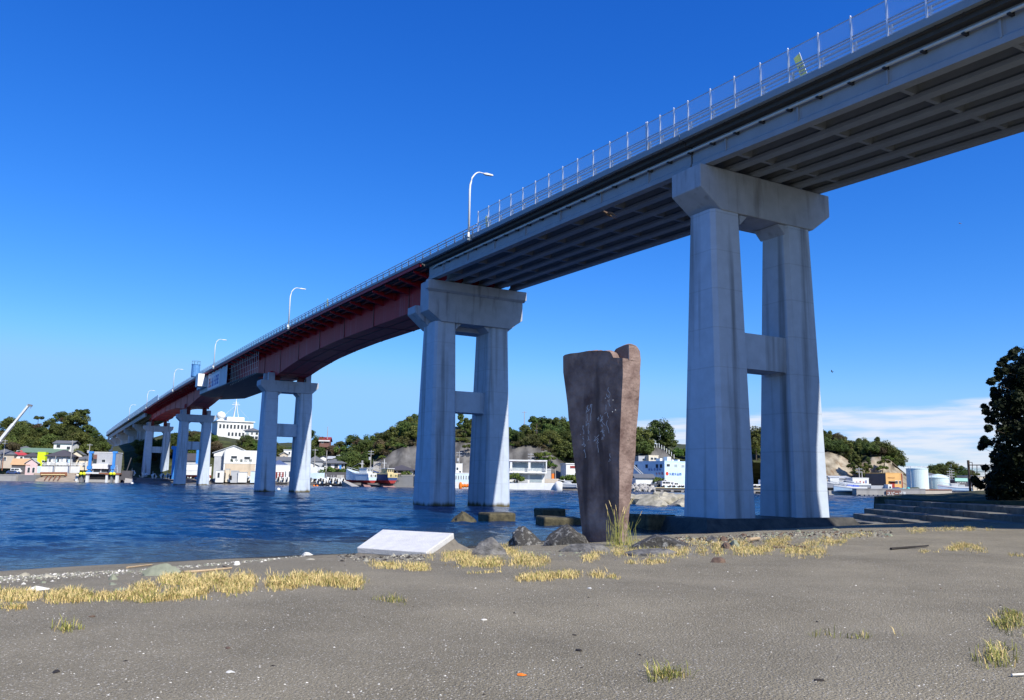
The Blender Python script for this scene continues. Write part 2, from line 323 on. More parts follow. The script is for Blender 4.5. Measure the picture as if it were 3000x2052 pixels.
for s_, ztop, zbase in ((-40.3, 20.6, 1.0), (0, 22.53, .85)):
    p = pempty('pier', bridge); o = -.4
    mb = capmb(s_ - 1.36, s_ + 1.36, hammer(5.82, 4.1, ztop, ztop - 1.5, ztop - 2.72)); haunch(mb, o, s_ - 1.2, s_ + .95, ztop - 2.74); mb.build('cap', M['cap'], p, bevel=.06)
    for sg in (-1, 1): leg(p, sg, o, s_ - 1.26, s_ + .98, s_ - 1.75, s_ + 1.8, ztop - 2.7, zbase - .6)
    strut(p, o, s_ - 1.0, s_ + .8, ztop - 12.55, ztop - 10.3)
    footing(p, o, s_ - 2.1, s_ + 2.2, -1.2, zbase)
p = pempty('pier', bridge); o = -.3; s_ = 41.64                # between the near spans and the red girder: stepped cap
mb = capmb(40.3, 42.5, hammer(5.72, 4.15, 23.66, 20.45, 19.38)); mb.hexa([Bp(s, t, z) for z in (22.68, 23.68) for s, t in ((39.95, -5.98), (39.95, 6.02), (40.6, 6.02), (40.6, -5.98))])
mb.prism([Bp(40.3, 0, 22.68)] + [Bp(39.95, 0, 22.68)] + [Bp(40.3, 0, 22.45)], BN * 5.9); mb.prism([Bp(40.3, -5.9, 22.68)] + [Bp(39.95, -5.9, 22.68)] + [Bp(40.3, -5.9, 22.45)], BN * 5.9)
haunch(mb, o, 40.6, 43.6, 19.36); mb.build('cap', M['cap'], p, bevel=.05)
mb = capmb(42.5, 44.7, hammer(6.25, 4.4, 21.25, 20.45, 18.9)); mb.build('rear_cap', M['cap'], p, bevel=.05)
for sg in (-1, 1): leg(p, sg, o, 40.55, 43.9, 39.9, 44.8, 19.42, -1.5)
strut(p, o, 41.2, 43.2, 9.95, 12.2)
for s_, ztop, zbase in ((118.48, 20.62, -1.5), (224.0, 20.75, -1.5), (313.0, 21.7, 1.2)):
    p = pempty('pier', bridge)
    mb = capmb(s_ - 1.45, s_ + 1.75, hammer(5.44, 4.3, ztop, ztop - 1.0, ztop - 2.12)); haunch(mb, 0, s_ - 1.2, s_ + 1.5, ztop - 2.14); mb.build('cap', M['cap'], p, bevel=.05)
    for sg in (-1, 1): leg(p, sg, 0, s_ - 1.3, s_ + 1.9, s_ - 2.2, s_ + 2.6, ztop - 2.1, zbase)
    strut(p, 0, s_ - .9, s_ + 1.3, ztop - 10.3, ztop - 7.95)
    shoulder(p, s_ - 1.4, s_ - .5, ztop - .01, ztop + 1.42); shoulder(p, s_ + .7, s_ + 1.6, ztop - .01, ztop + 1.42, ((-4.35, -3.3), (3.0, 3.95)))
    mb = MB()
    for t in (-2.3, 2.3): mb.hexa([Bp(s_ + s, t + q, z) for z in (ztop - .02, zs(s_) + .1) for s, q in ((-.6, -.55), (-.6, .55), (.6, .55), (.6, -.55))])
    mb.build('bearing', M['reddk'], p)
    mb = MB()
    for t in (-3.25, 3.25): mb.tube([Bp(s_ - .2, t, zs(s_) - .2), Bp(s_ - .2, t, zs(s_) + 1.0)], .28, 8)
    mb.build('damper', M['red'], p)
for s_, zt in ((357, 22.7), (399, 22.2), (440, 21.7), (478, 21.2)):
    p = pempty('pier', bridge)
    mb = capmb(s_ - 1.4, s_ + 1.4, hammer(5.4, 3.3, zt + 1.9, zt + .6, zt - 1.2)); mb.build('cap', M['cap'], p)
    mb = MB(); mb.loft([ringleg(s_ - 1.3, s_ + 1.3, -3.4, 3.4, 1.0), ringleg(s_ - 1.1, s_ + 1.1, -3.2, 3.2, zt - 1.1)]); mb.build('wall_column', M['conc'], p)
mb = MB(); mb.hexa([Bp(s, t, z) for z in (1.0, 23.2) for s, t in ((506, -6.2), (506, 6.2), (520, 6.2), (520, -6.2))]); mb.build('abutment', M['cap'], bridge)
# ---------------------------------------------------------------- railings and mesh fence
T_R = -6.12
def railing(s0, s1, posts):
    z = zk
    mb = MB(); S = list(np.arange(s0, s1, 2.5)) + [s1]
    for dz, r in ((.9, .055), (.66, .07), (.42, .035), (.22, .035)): mb.tube([Bp(s, T_R + (.08 if dz < .8 else 0), z(s) + dz) for s in S], r, 5)
    rl = mb.build('railing', M['steel'], bridge, smooth=True)
    rest = MB()
    for i, s in enumerate(posts):
        b = rest if i >= 62 else MB()
        b.tube([Bp(s, T_R + .02, z(s) - .02), Bp(s, T_R, z(s) + .92)], .035, 5); b.tube([Bp(s, T_R + .1, z(s)), Bp(s, T_R + .1, z(s) + .55), Bp(s, T_R + .06, z(s) + .68), Bp(s - .12, T_R + .05, z(s) + .7)], .045, 5)
        if b is not rest: b.build('railing_post', M['steel'], rl, smooth=True)
    if rest.v: tag(rest.build('railing_post', M['steel'], rl), kind='stuff')
railing(28.6, 266, np.arange(29.6, 266, 1.97))
mb = MB()
S = list(np.arange(-84, 28.4, 2.2))
for dz, r in ((.66, .065), (.42, .035), (.22, .035), (.9, .045)): mb.tube([Bp(s, T_R + .14, zk(s) + dz) for s in S], r, 5)
mb.build('railing', M['steel'], bridge, smooth=True)
mb = MB()                                                      # railing on the far side of the deck
S = list(np.arange(-84, 508, 4))
for dz, r in ((.9, .035), (.6, .04), (.3, .02)): mb.tube([Bp(s, 6.12, zk(s) + dz) for s in S], r, 4)
for s in np.arange(-84, 508, 2): mb.tube([Bp(s, 6.12, zk(s)), Bp(s, 6.12, zk(s) + .9)], .04, 4)
mb.build('railing', M['steel'], bridge)
def mesh_mat():
    m = bpy.data.materials.new('fence_mesh'); m.use_nodes = True; n = m.node_tree.nodes; l = m.node_tree.links; n.clear()
    p = n.new('ShaderNodeBsdfPrincipled'); p.inputs['Base Color'].default_value = (.8, .85, .9, 1); p.inputs['Metallic'].default_value = .3; p.inputs['Roughness'].default_value = .5
    t = n.new('ShaderNodeBsdfTransparent'); x = n.new('ShaderNodeMixShader'); x.inputs[0].default_value = .3; o = n.new('ShaderNodeOutputMaterial')
    l.new(t.outputs[0], x.inputs[1]); l.new(p.outputs[0], x.inputs[2]); l.new(x.outputs[0], o.inputs[0]); return m
M['mesh'] = mesh_mat()
def fence(s0, s1, posts, dense=None):
    mb = MB(); S = list(np.arange(s0, s1, 2.0)) + [s1]
    for a, b in zip(S[:-1], S[1:]): mb.add([Bp(a, T_R - .02, zk(a) + .06), Bp(b, T_R - .02, zk(b) + .06), Bp(b, T_R - .02, zk(b) + 1.96), Bp(a, T_R - .02, zk(a) + 1.96)], [(0, 1, 2, 3)])
    f = mb.build('mesh_fence', dense or M['mesh'], bridge)
    mb = MB(); mb.tube([Bp(s, T_R - .03, zk(s) + 1.97) for s in S], .032, 5); mb.tube([Bp(s, T_R - .03, zk(s) + .95) for s in S], .045, 5); mb.tube([Bp(s, T_R - .03, zk(s) + .06) for s in S], .02, 5); mb.build('fence_rail', M['steel'], f)
    for s in posts:
        b = MB(); b.tube([Bp(s, T_R - .06, zk(s) - .02), Bp(s, T_R - .06, zk(s) + 2.03)], .06, 6); b.sphere(Bp(s, T_R - .06, zk(s) + 2.04), .055, 6, 4)
        b.hexa([Bp(s + ds, T_R + tt, zk(s) + z) for z in (0, .62) for ds, tt in ((-.2, .02), (-.1, .02), (-.1, .16), (-.2, .16))])
        b.build('fence_post', M['steel'], f, smooth=False)
fence(-84, 28.3, list(np.arange(28.29, 3.4, -2.07)) + [3.32, 2.0, .61, -.73] + list(np.arange(-2.76, -50, -2.03)))
def panel_mat():
    m = bpy.data.materials.new('fence_panel'); m.use_nodes = True; n = m.node_tree.nodes; l = m.node_tree.links; n.clear()
    p = n.new('ShaderNodeBsdfPrincipled'); p.inputs['Base Color'].default_value = (.4, .42, .44, 1); p.inputs['Roughness'].default_value = .6
    t = n.new('ShaderNodeBsdfTransparent'); x = n.new('ShaderNodeMixShader'); x.inputs[0].default_value = .7; o = n.new('ShaderNodeOutputMaterial')
    l.new(t.outputs[0], x.inputs[1]); l.new(p.outputs[0], x.inputs[2]); l.new(x.outputs[0], o.inputs[0]); return m
fence(266.7, 507, np.arange(266.7, 507, 6), panel_mat())
# ---------------------------------------------------------------- street lamps on the bridge
M['lampp'] = mat('lamp_post_paint', (.68, .69, .68), .5, .04, 2)
M['lens'] = mat('lamp_glass', (.5, .5, .47), .25)
for i, (s, h, lab) in enumerate(((29.7, 6.45, 'biggest curved street lamp, at the end of the tall mesh fence on the bridge'),
                      (95.2, 6.5, 'curved street lamp on the bridge railing just past the small yellow banner'),
                      (161.7, 6.5, 'curved street lamp standing above the white scaffold sheeting with the red letters'),
                      (228.5, 6.5, 'curved street lamp on the bridge just beyond the blue tank tower'),
                      (298, 6.5, 'small far street lamp on the panel fence at the far end of the red girder'),
                      (366, 6.5, 'tiny far street lamp on the panel fence above the farthest wall piers'))):
    base = Bp(s, -6.42, zk(s)); t = thing('street_lamp', lab, 'street lamp', base, 0, 'street lamps along the bridge')
    P = [base, base + Vector((0, 0, h * .7))] + [base + Vector((0, 0, h * .7)) + BN * (1.9 * (1 - math.cos(a))) * .58 + Vector((0, 0, h * .3 * math.sin(a))) for a in np.linspace(.25, 1.5, 7)]
    P.append(P[-1] + BN * .6 + Vector((0, 0, -.02)))
    mb = MB(); mb.tube(P, .11, 8, .05); mb.build('pole', M['lampp'], t, smooth=True)
    e = P[-1]; mb = MB(); mb.loft([[e + BN * a + BU * (b * wd) + Vector((0, 0, c * hh - .02)) for b, c in ((-1, -1), (1, -1), (1, 1), (-1, 1))] for a, wd, hh in ((-.15, .09, .06), (.1, .16, .09), (.75, .13, .06), (.85, .06, .03))])
    hd = mb.build('lamp_head', M['lampp'], t); mb = MB(); mb.hexa([e + BN * a + BU * b + Vector((0, 0, z)) for z in (-.115, -.085) for a, b in ((.12, -.1), (.7, -.1), (.7, .1), (.12, .1))]); mb.build('lens', M['lens'], hd)
    mb = MB(); mb.hexa([base + BU * a + BN * b + Vector((0, 0, z)) for z in (-.55, .02) for a, b in ((-.3, -.25), (.3, -.25), (.3, .2), (-.3, .2))]); mb.build('bracket', M['beam'], t)
    mb = MB(); mb.hexa([base + BU * a + BN * b + Vector((0, 0, z)) for z in (-.25, .18) for a, b in ((-.42, -.3), (-.16, -.3), (-.16, -.12), (-.42, -.12))]); mb.build('connection_box', M['white'], t)
# ---------------------------------------------------------------- yellow banner flags tied to the railing
M['yel'] = mat('yellow_cloth', (.9, .92, .0), .6, .05, 3, spec=.05)
_n = M['yel'].node_tree.nodes; _l = M['yel'].node_tree.links; _t = _n.new('ShaderNodeBsdfTranslucent'); _t.inputs[0].default_value = (1, 1, .0, 1); _x = _n.new('ShaderNodeMixShader'); _x.inputs[0].default_value = .6   # thin cloth with the sun behind it
_l.new(_n['Principled BSDF'].outputs[0], _x.inputs[1]); _l.new(_t.outputs[0], _x.inputs[2]); _l.new(_x.outputs[0], _n['Material Output'].inputs[0]); M['ink'] = mat('dark_print', (.03, .05, .03), .7); M['redink'] = mat('red_print', (.5, .06, .04), .7); M['blueink'] = mat('blue_print', (.05, .12, .4), .7)
def glyphs(mb, o, ex, ez, n, wd, hh, rn, gap=1.25, st=.13):
    """a row of dense character-like marks; o lower left, ex/ez unit vectors along and up"""
    nrm = ex.cross(ez)
    for i in range(n):
        c = o + ex * (i * wd * gap)
        for k in range(rn.choice((2, 3))):
            a = c + ez * (hh * (.1 + .38 * k)); mb.obox(a + ex * (wd / 2), ex * (wd * rn.uniform(.3, .48)), ez * (hh * st * .5), nrm * .012)
        for k in range(rn.choice((1, 2, 2))):
            a = c + ex * (wd * (.2 + .35 * k + rn.uniform(0, .2))); mb.obox(a + ez * (hh / 2), ex * (wd * st * .5), ez * (hh * rn.uniform(.3, .5)), nrm * .012)
rn = random.Random(5)
for s, hgt, wd, lean, lab in ((-9.6, 1.75, .42, -.32, 'yellow banner leaning behind the mesh fence near the right pier'),
                              (27.2, 1.45, .36, -.2, 'yellow banner behind the mesh fence next to the largest street lamp'),
                              (76.5, 1.45, .5, -.08, 'yellow banner on the open railing over the red girder')):
    o = Bp(s, -5.75, zk(s) + .02); ez = (Vector((0, 0, 1)) - BU * lean).normalized(); ez = (Vector((0, 0, 1)) + BU * (-lean)).normalized(); ex = -BU
    ex = (ex - ez * ex.dot(ez)).normalized()
    t = thing('banner_sign', lab, 'banner', o, 0, 'yellow banners tied along the bridge')
    mb = MB(); mb.obox(o + ez * hgt / 2, ex * wd / 2, ez * hgt / 2, ex.cross(ez) * .012); mb.build('cloth', M['yel'], t)
    mb = MB(); nn = ex.cross(ez); off = nn * (.02 if nn.dot(-BN) > 0 else -.02)
    for k in range(3): glyphs(mb, o + ez * (hgt * (.08 + .2 * k)) - ex * wd * .32 + off, ex, ez, 1, wd * .64, hgt * .14, rn)
    mb.build('lettering', M['ink'], t)
    mb = MB(); mb.tube([o + ex * (wd * .52), o + ex * (wd * .52) + ez * (hgt + .05)], .02, 5); mb.build('pole', M['white'], t)
# ---------------------------------------------------------------- work scaffold hung under the main span
sc_t = thing('work_scaffold', 'white-sheeted work scaffold with red lettering hung under the middle of the red girder', 'scaffold', Bp(165, 0, 22))
SH = -5.6
mb = MB(); mb.hexa([Bp(s, t, z) for dz in (0, .25) for s, t, z in ((149.5, SH, 22.62 + dz), (184, SH, 23.1 + dz), (218, 5.6, 25.2 + dz * .6), (184, 5.6, 22.9 + dz))])
mb.hexa([Bp(s, t, z) for dz in (0, .2) for s, t, z in ((124, SH + .6, 22.4 + dz), (149.5, SH, 22.62 + dz), (184, 5.6, 22.9 + dz), (124, 4.5, 22.4 + dz))])
mb.build('work_platform', mat('platform_boards', (.10, .11, .11), .8, .15, .6), sc_t)
mb = MB(); mb.hexa([Bp(s, t, z) for k in (0, 1) for s, t, z in ((149.5, SH - .03, (22.85, 27.0)[k]), (184, SH - .03, (23.3, 27.35)[k]), (184, SH + .06, (23.3, 27.35)[k]), (149.5, SH + .06, (22.85, 27.0)[k]))])
sheet = mb.build('sheeting', M['sheet'], sc_t)
mb = MB(); mb.hexa([Bp(s, t, z) for k in (0, 1) for s, t, z in ((158, SH - .07, (23.2, 26.5)[k]), (172.5, SH - .07, (23.35, 26.6)[k]), (172.5, SH - .035, (23.35, 26.6)[k]), (158, SH - .035, (23.2, 26.5)[k]))])
ban = mb.build('banner', mat('banner_cloth', (.72, .75, .78), .7, .03, 1), sc_t)
rn = random.Random(11); mr_, mb_ = MB(), MB()
for i in range(6):
    glyphs(mr_ if i < 2 else mb_, Bp(171.2 - i * 2.15, SH - .08, 23.75), -BU, Vector((0, 0, 1)), 1, 1.5, 2.3, rn, st=.2)
mr_.build('lettering', M['redink'], ban); mb_.build('lettering', M['blueink'], ban)
mb = MB()
for s in np.arange(122, 149, 1.6):
    mb.tube([Bp(s, SH + .5, zk(s) - .7), Bp(s, SH + .6, 22.3)], .03, 4)
for z in (23.4, 24.6, 25.8): mb.tube([Bp(122, SH + .5, z), Bp(149, SH + .3, z + .2)], .03, 4)
mb.build('scaffold_tube', M['steel'], sc_t)
mb = MB(); mb.hexa([Bp(s, t, z) for z in (24.3, 27.35) for s, t in ((173, -7.95), (173, -6.5), (176.5, -6.5), (176.5, -7.95))]); mb.build('stair_box', M['white'], sc_t)
mb = MB(); mb.hexa([Bp(s, t, z) for z in (24.2, 26.4) for s, t in ((173.2, -6.5), (173.2, -5.6), (183.5, -5.6), (183.5, -6.5))]); mb.build('side_deck', M['sheet'], sc_t)
tk = thing('tank_tower', 'blue cylinder tank standing over the railing above the white stair box of the scaffold', 'tank', Bp(182, -7.3, 27.5))
mb = MB(); mb.lathe([(.0, 27.4), (1.0, 27.4), (1.05, 27.6), (1.0, 30.4), (1.08, 30.45), (1.08, 30.6), (.0, 30.7)], Bp(182, -7.3, 0), 16); mb.build('shell', mat('tank_blue', (.09, .25, .5), .5, .2, 2), tk)
mb = MB()
for k in range(8):
    a = k * math.pi / 4; q = Bp(182, -7.3, 0) + Vector((math.cos(a), math.sin(a), 0)); mb.tube([q + Vector((0, 0, 30.5)), q + Vector((0, 0, 31.4))], .025, 4)
mb.tube([Bp(182, -7.3, 31.4) + Vector((math.cos(a), math.sin(a), 0)) for a in np.linspace(0, 6.283, 17)], .025, 4); mb.build('guard_rail', M['dark'], tk)
# ================================================================ near shore: sand, water, steps
def dshore(x, y): return (x + 14.8) * .688 - (y - 25.0) * .726
_gd = np.array([-60, -25, -12, -5, 0, 3, 7, 10, 15, 22, 30, 80.]); _gz = np.array([-4.5, -2.2, -1.2, -.55, 0, .25, .57, .86, 1.1, 1.22, 1.27, 1.35])
def gz(x, y):
    d = dshore(x, y) + .5 * math.sin(x * .31 + y * .17) * .8
    z = float(np.interp(d, _gd, _gz)); n_ = noise.noise(Vector((x * .35, y * .35, 3.1))) * .07 + noise.noise(Vector((x * .11, y * .11, 9.1))) * .08
    return z + n_ * min(1, max(.15, d / 4 + .3))
def G(px, py):                                                 # photo pixel -> point on the sand
    d = ray(px, py); o = Vector((0, 0, HC)); k = (1.6 - HC) / d.z; e = .35 / d.length; a = k
    while True:                                                # walk down the sight line until it meets the ground, then halve
        p = o + d * k
        if p.z < gz(p.x, p.y) or p.z < -.3: break
        a = k; k += e * (1 + k * .02)
    for _ in range(9):
        m = (a + k) / 2; p = o + d * m
        if p.z < gz(p.x, p.y): k = m
        else: a = m
    return o + d * k
def sand_mat():
    m = mat('grey_sand', (.225, .195, .135), .95, .22, .45, .8, bs=42, spec=.1); nt = m.node_tree; n = nt.nodes; l = nt.links; p = n['Principled BSDF']
    src = p.inputs['Base Color'].links[0].from_socket; t = n.new('ShaderNodeTexCoord')
    def spk(scale, lo, hi, col, src):
        v = n.new('ShaderNodeTexVoronoi'); v.inputs['Scale'].default_value = scale; l.new(t.outputs['Object'], v.inputs['Vector'])
        s1 = n.new('ShaderNodeSeparateColor'); l.new(v.outputs['Color'], s1.inputs[0])
        q = n.new('ShaderNodeMapRange'); q.inputs[1].default_value = lo; q.inputs[2].default_value = hi; l.new(s1.outputs[0], q.inputs[0])
        d = n.new('ShaderNodeMapRange'); d.inputs[1].default_value = .38; d.inputs[2].default_value = .2; l.new(v.outputs['Distance'], d.inputs[0])
        mu = n.new('ShaderNodeMath'); mu.operation = 'MULTIPLY'; l.new(q.outputs[0], mu.inputs[0]); l.new(d.outputs[0], mu.inputs[1])
        x = n.new('ShaderNodeMix'); x.data_type = 'RGBA'; l.new(mu.outputs[0], x.inputs[0]); l.new(src, x.inputs[6]); x.inputs[7].default_value = (*col, 1); return x.outputs[2]
    src = spk(62, .5, .62, (.07, .064, .056), src); src = spk(52, .62, .74, (.44, .40, .32), src); src = spk(38, .8, .88, (.60, .56, .48), src); src = spk(85, .5, .7, (.38, .34, .27), src)
    g = n.new('ShaderNodeNewGeometry'); sp = n.new('ShaderNodeSeparateXYZ'); l.new(g.outputs['Position'], sp.inputs[0])   # wet sand by the water is darker
    k = n.new('ShaderNodeMapRange'); k.interpolation_type = 'SMOOTHSTEP'; k.inputs[1].default_value = .05; k.inputs[2].default_value = .22; l.new(sp.outputs[2], k.inputs[0])
    x = n.new('ShaderNodeMix'); x.data_type = 'RGBA'; l.new(k.outputs[0], x.inputs[0]); x.inputs[6].default_value = (.05, .045, .038, 1); l.new(src, x.inputs[7]); l.new(x.outputs[2], p.inputs['Base Color'])
    return m
M['sand'] = sand_mat()
def grid(name, xs, ys, f, m, kind='structure', smooth=True):
    nx, ny = len(xs), len(ys); v = [(x, y, f(x, y)) for y in ys for x in xs]
    fs = [(j * nx + i, j * nx + i + 1, (j + 1) * nx + i + 1, (j + 1) * nx + i) for j in range(ny - 1) for i in range(nx - 1)]
    me = bpy.data.meshes.new(name); me.from_pydata(v, [], fs); me.materials.append(m); me.polygons.foreach_set('use_smooth', [smooth] * len(fs))
    o = bpy.data.objects.new(name, me); COL.objects.link(o); return tag(o, kind=kind)
xs = np.concatenate([np.arange(-90, -30, 4), np.arange(-30, 40, .4), np.arange(40, 130, 4)]); ys = np.concatenate([np.arange(-60, 2, 4), np.arange(2, 62, .4), np.arange(62, 110, 3)])
tag(grid('sand_beach', xs, ys, lambda x, y: gz(x, y), M['sand']), 'dark grey beach sand flecked with white shell bits')
def water_mat():
    m = bpy.data.materials.new('sea_water'); m.use_nodes = True; nt = m.node_tree; n = nt.nodes; l = nt.links; p = n['Principled BSDF']
    g = n.new('ShaderNodeNewGeometry'); sp = n.new('ShaderNodeSeparateXYZ'); l.new(g.outputs['Position'], sp.inputs[0])
    def M_(op, a, b):
        q = n.new('ShaderNodeMath'); q.operation = op
        for i, x in enumerate((a, b)):
            if isinstance(x, (int, float)): q.inputs[i].default_value = x
            else: l.new(x, q.inputs[i])
        return q.outputs[0]
    off = M_('SUBTRACT', M_('MULTIPLY', M_('SUBTRACT', sp.outputs[1], 25.0), .726), M_('MULTIPLY', M_('ADD', sp.outputs[0], 14.8), .688))   # metres from the waterline
    r = n.new('ShaderNodeMapRange'); r.interpolation_type = 'SMOOTHSTEP'; r.inputs[1].default_value = .3; r.inputs[2].default_value = 13; l.new(off, r.inputs[0])
    mp = n.new('ShaderNodeMapping'); mp.inputs['Rotation'].default_value = (0, 0, R(8)); mp.inputs['Scale'].default_value = (.55, 1.0, 1); l.new(g.outputs['Position'], mp.inputs[0])
    big = n.new('ShaderNodeTexNoise'); big.inputs['Scale'].default_value = .035; big.inputs['Detail'].default_value = 3; l.new(mp.outputs[0], big.inputs['Vector'])
    c = n.new('ShaderNodeMix'); c.data_type = 'RGBA'; c.inputs[6].default_value = (.001, .018, .065, 1); c.inputs[7].default_value = (.002, .032, .105, 1); l.new(big.outputs[0], c.inputs[0])
    x = n.new('ShaderNodeMix'); x.data_type = 'RGBA'; x.inputs[6].default_value = (.04, .05, .045, 1); l.new(r.outputs[0], x.inputs[0]); l.new(c.outputs[2], x.inputs[7])
    # foam: thin broken lines where the ripples break
    fm = n.new('ShaderNodeMapping'); fm.inputs['Rotation'].default_value = (0, 0, R(-43)); fm.inputs['Scale'].default_value = (.16, 1.5, 1); l.new(g.outputs['Position'], fm.inputs[0])
    fn = n.new('ShaderNodeTexNoise'); fn.inputs['Scale'].default_value = 1.1; fn.inputs['Detail'].default_value = 8; fn.inputs['Roughness'].default_value = .7; l.new(fm.outputs[0], fn.inputs['Vector'])
    f1 = n.new('ShaderNodeMapRange'); f1.inputs[1].default_value = .66; f1.inputs[2].default_value = .72; l.new(fn.outputs[0], f1.inputs[0])
    f2 = n.new('ShaderNodeMapRange'); f2.inputs[1].default_value = 5.0; f2.inputs[2].default_value = 1.0; l.new(off, f2.inputs[0])
    f3 = n.new('ShaderNodeMath'); f3.operation = 'MULTIPLY'; l.new(f1.outputs[0], f3.inputs[0]); l.new(f2.outputs[0], f3.inputs[1])
    y = n.new('ShaderNodeMix'); y.data_type = 'RGBA'; l.new(f3.outputs[0], y.inputs[0]); l.new(x.outputs[2], y.inputs[6]); y.inputs[7].default_value = (.75, .78, .8, 1)
    l.new(y.outputs[2], p.inputs['Base Color'])
    rr = n.new('ShaderNodeMapRange'); rr.inputs[3].default_value = .14; rr.inputs[4].default_value = .7; l.new(f3.outputs[0], rr.inputs[0]); l.new(rr.outputs[0], p.inputs['Roughness'])
    p.inputs['IOR'].default_value = 1.33; p.inputs['Specular IOR Level'].default_value = .26
    prev = None
    for sc_, dist, stg, dt in ((2.2, .16, .9, 3), (7, .05, .9, 3)):
        z = n.new('ShaderNodeTexNoise'); z.inputs['Scale'].default_value = sc_; z.inputs['Detail'].default_value = dt; z.inputs['Distortion'].default_value = .4; l.new(mp.outputs[0], z.inputs['Vector'])
        b = n.new('ShaderNodeBump'); b.inputs['Strength'].default_value = stg; b.inputs['Distance'].default_value = dist; l.new(z.outputs[0], b.inputs['Height'])
        if prev: l.new(prev.outputs[0], b.inputs['Normal'])
        prev = b
    l.new(prev.outputs[0], p.inputs['Normal']); return m
M['water'] = water_mat()
WAVES = [(.42, .9, 1.7, .03), (.8, .75, 2.9, .06), (1.7, .9, 6.1, .12), (3.6, 1.0, 9.3, .17), (8.0, 1.0, 4.4, .22)]     # wavelength, stretch, seed, height
def wz(x, y, sp=.2):
    d = -dshore(x, y); a = min(1, max(.12, (d + .5) / 6)); z = 0.0
    for wl, stt, sd, h in WAVES:
        f = min(1, max(0, wl / (2.2 * sp) - .6))
        if f > 0: n_ = noise.noise(Vector((x / wl * .55 + y / wl * .12, (y / wl - x / wl * .1) * 1.15, sd))); z += f * h * (.55 - abs(n_) * 1.6)
    return z * a
ys = [17.0]
while ys[-1] < 330: ys.append(ys[-1] * 1.0062)
an = np.arange(-37, 37.01, .13); xt = np.tan(np.radians(an)); V = []
for y in ys:
    for k in xt: V.append((k * y, y, wz(k * y, y, .0045 * y)))
nx = len(xt); me = bpy.data.meshes.new('sea_water'); me.from_pydata(V, [], [(j * nx + i, j * nx + i + 1, (j + 1) * nx + i + 1, (j + 1) * nx + i) for j in range(len(ys) - 1) for i in range(nx - 1)]); me.materials.append(M['water']); me.polygons.foreach_set('use_smooth', [True] * len(me.polygons))
o = bpy.data.objects.new('sea_water', me); COL.objects.link(o); tag(o, 'rippled deep blue sea channel under the bridge', kind='structure')
b_ = MB()
for x0, x1, k in ((-900, -12.8, 1), (12.8, 900, -1)):           # calm water beside the view
    e = math.tan(R(37)); pts = [(-17 * e, 17), (-ys[-1] * e, ys[-1]), (-900, ys[-1]), (-900, 17)] if k == 1 else [(17 * e, 17), (900, 17), (900, ys[-1]), (ys[-1] * e, ys[-1])]; b_.add([(x, y, -.03) for x, y in pts], [(0, 1, 2, 3)])
tag(b_.build('sea_water', M['water']), 'open water beside the channel', kind='structure')
# ---------------------------------------------------------------- vegetation bank and stone steps on the right
M['bankg'] = mat('rough_bank_grass', (.03, .04, .015), .95, .5, 1.1, .6, c2=(.09, .085, .035), bs=6)
def bz(x, y): return 1.9 + .85 * min(1, max(0, (x - 31.5) / 14)) + .12 * noise.noise(Vector((x * .3, y * .3, 5))) + .25 * noise.noise(Vector((x * .07, y * .07, 2)))
P = []
xs = np.concatenate([[31.2], np.arange(31.6, 60, .7), np.arange(60, 110, 5)]); ys = np.arange(8, 74.5, .7)
tag(grid('grass_bank', xs, ys, lambda x, y: (bz(x + .04 * (y - 50), y) if 1 < 2 else 0) - (3.4 if x < 31.4 else 0) - (2.6 if y > 73.4 else 0), M['bankg']), 'low shaded grassy bank behind the stone steps')
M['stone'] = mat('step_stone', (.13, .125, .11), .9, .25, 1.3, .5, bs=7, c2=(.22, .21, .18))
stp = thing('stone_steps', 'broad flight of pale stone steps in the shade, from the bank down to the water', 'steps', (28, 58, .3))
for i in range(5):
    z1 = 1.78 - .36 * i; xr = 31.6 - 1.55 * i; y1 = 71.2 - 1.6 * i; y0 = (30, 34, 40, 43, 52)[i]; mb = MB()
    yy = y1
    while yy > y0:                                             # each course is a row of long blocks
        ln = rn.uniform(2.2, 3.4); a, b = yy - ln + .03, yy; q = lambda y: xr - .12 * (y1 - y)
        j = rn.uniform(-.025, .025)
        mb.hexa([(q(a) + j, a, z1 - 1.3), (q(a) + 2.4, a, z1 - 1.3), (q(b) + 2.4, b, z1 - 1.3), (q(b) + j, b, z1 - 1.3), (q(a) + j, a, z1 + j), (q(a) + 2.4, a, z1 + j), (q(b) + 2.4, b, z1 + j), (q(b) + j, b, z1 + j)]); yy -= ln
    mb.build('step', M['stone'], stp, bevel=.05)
# ================================================================ the standing stone
mon = thing('stone_monument', 'tall reddish brown standing stone with white cursive carving beside the beach rocks', 'monument', G(1770, 1590))
PHI = R(51)
Cn = G(1812, 1588); TILT = .045                                # near vertical edge of the stone
dF = Vector((-math.cos(PHI), math.sin(PHI), 0)); dR = Vector((math.sin(PHI), math.cos(PHI), 0)); nF = -dR.copy()
def on_plane(px, py, off=0.0):
    """photo pixel -> point on the stone's front plane, pushed OFF metres behind it; the face leans slightly outwards"""
    n_ = (nF - Vector((0, 0, TILT))).normalized(); q = Cn + dR * off; d = ray(px, py); o = Vector((0, 0, HC)); return o + d * ((q - o).dot(n_) / d.dot(n_))
zx = lambda X, Y: (1600 + X / 2.4457, 980 + Y / 2.4462)
Lx = [(130, 122), (150, 121), (270, 122), (400, 140), (520, 155), (600, 160), (720, 180), (900, 200), (1040, 215), (1180, 232), (1320, 245), (1430, 260), (1500, 275)]
Ex = [(120, 548), (180, 548), (300, 550), (480, 540), (700, 530), (900, 524), (1100, 525), (1300, 520), (1500, 514)]
Rx = [(60, 640), (90, 656), (120, 672), (180, 678), (260, 672), (300, 676), (420, 668), (560, 660), (700, 645), (850, 640), (960, 628), (1060, 615), (1150, 608), (1260, 598), (1340, 590), (1500, 580)]
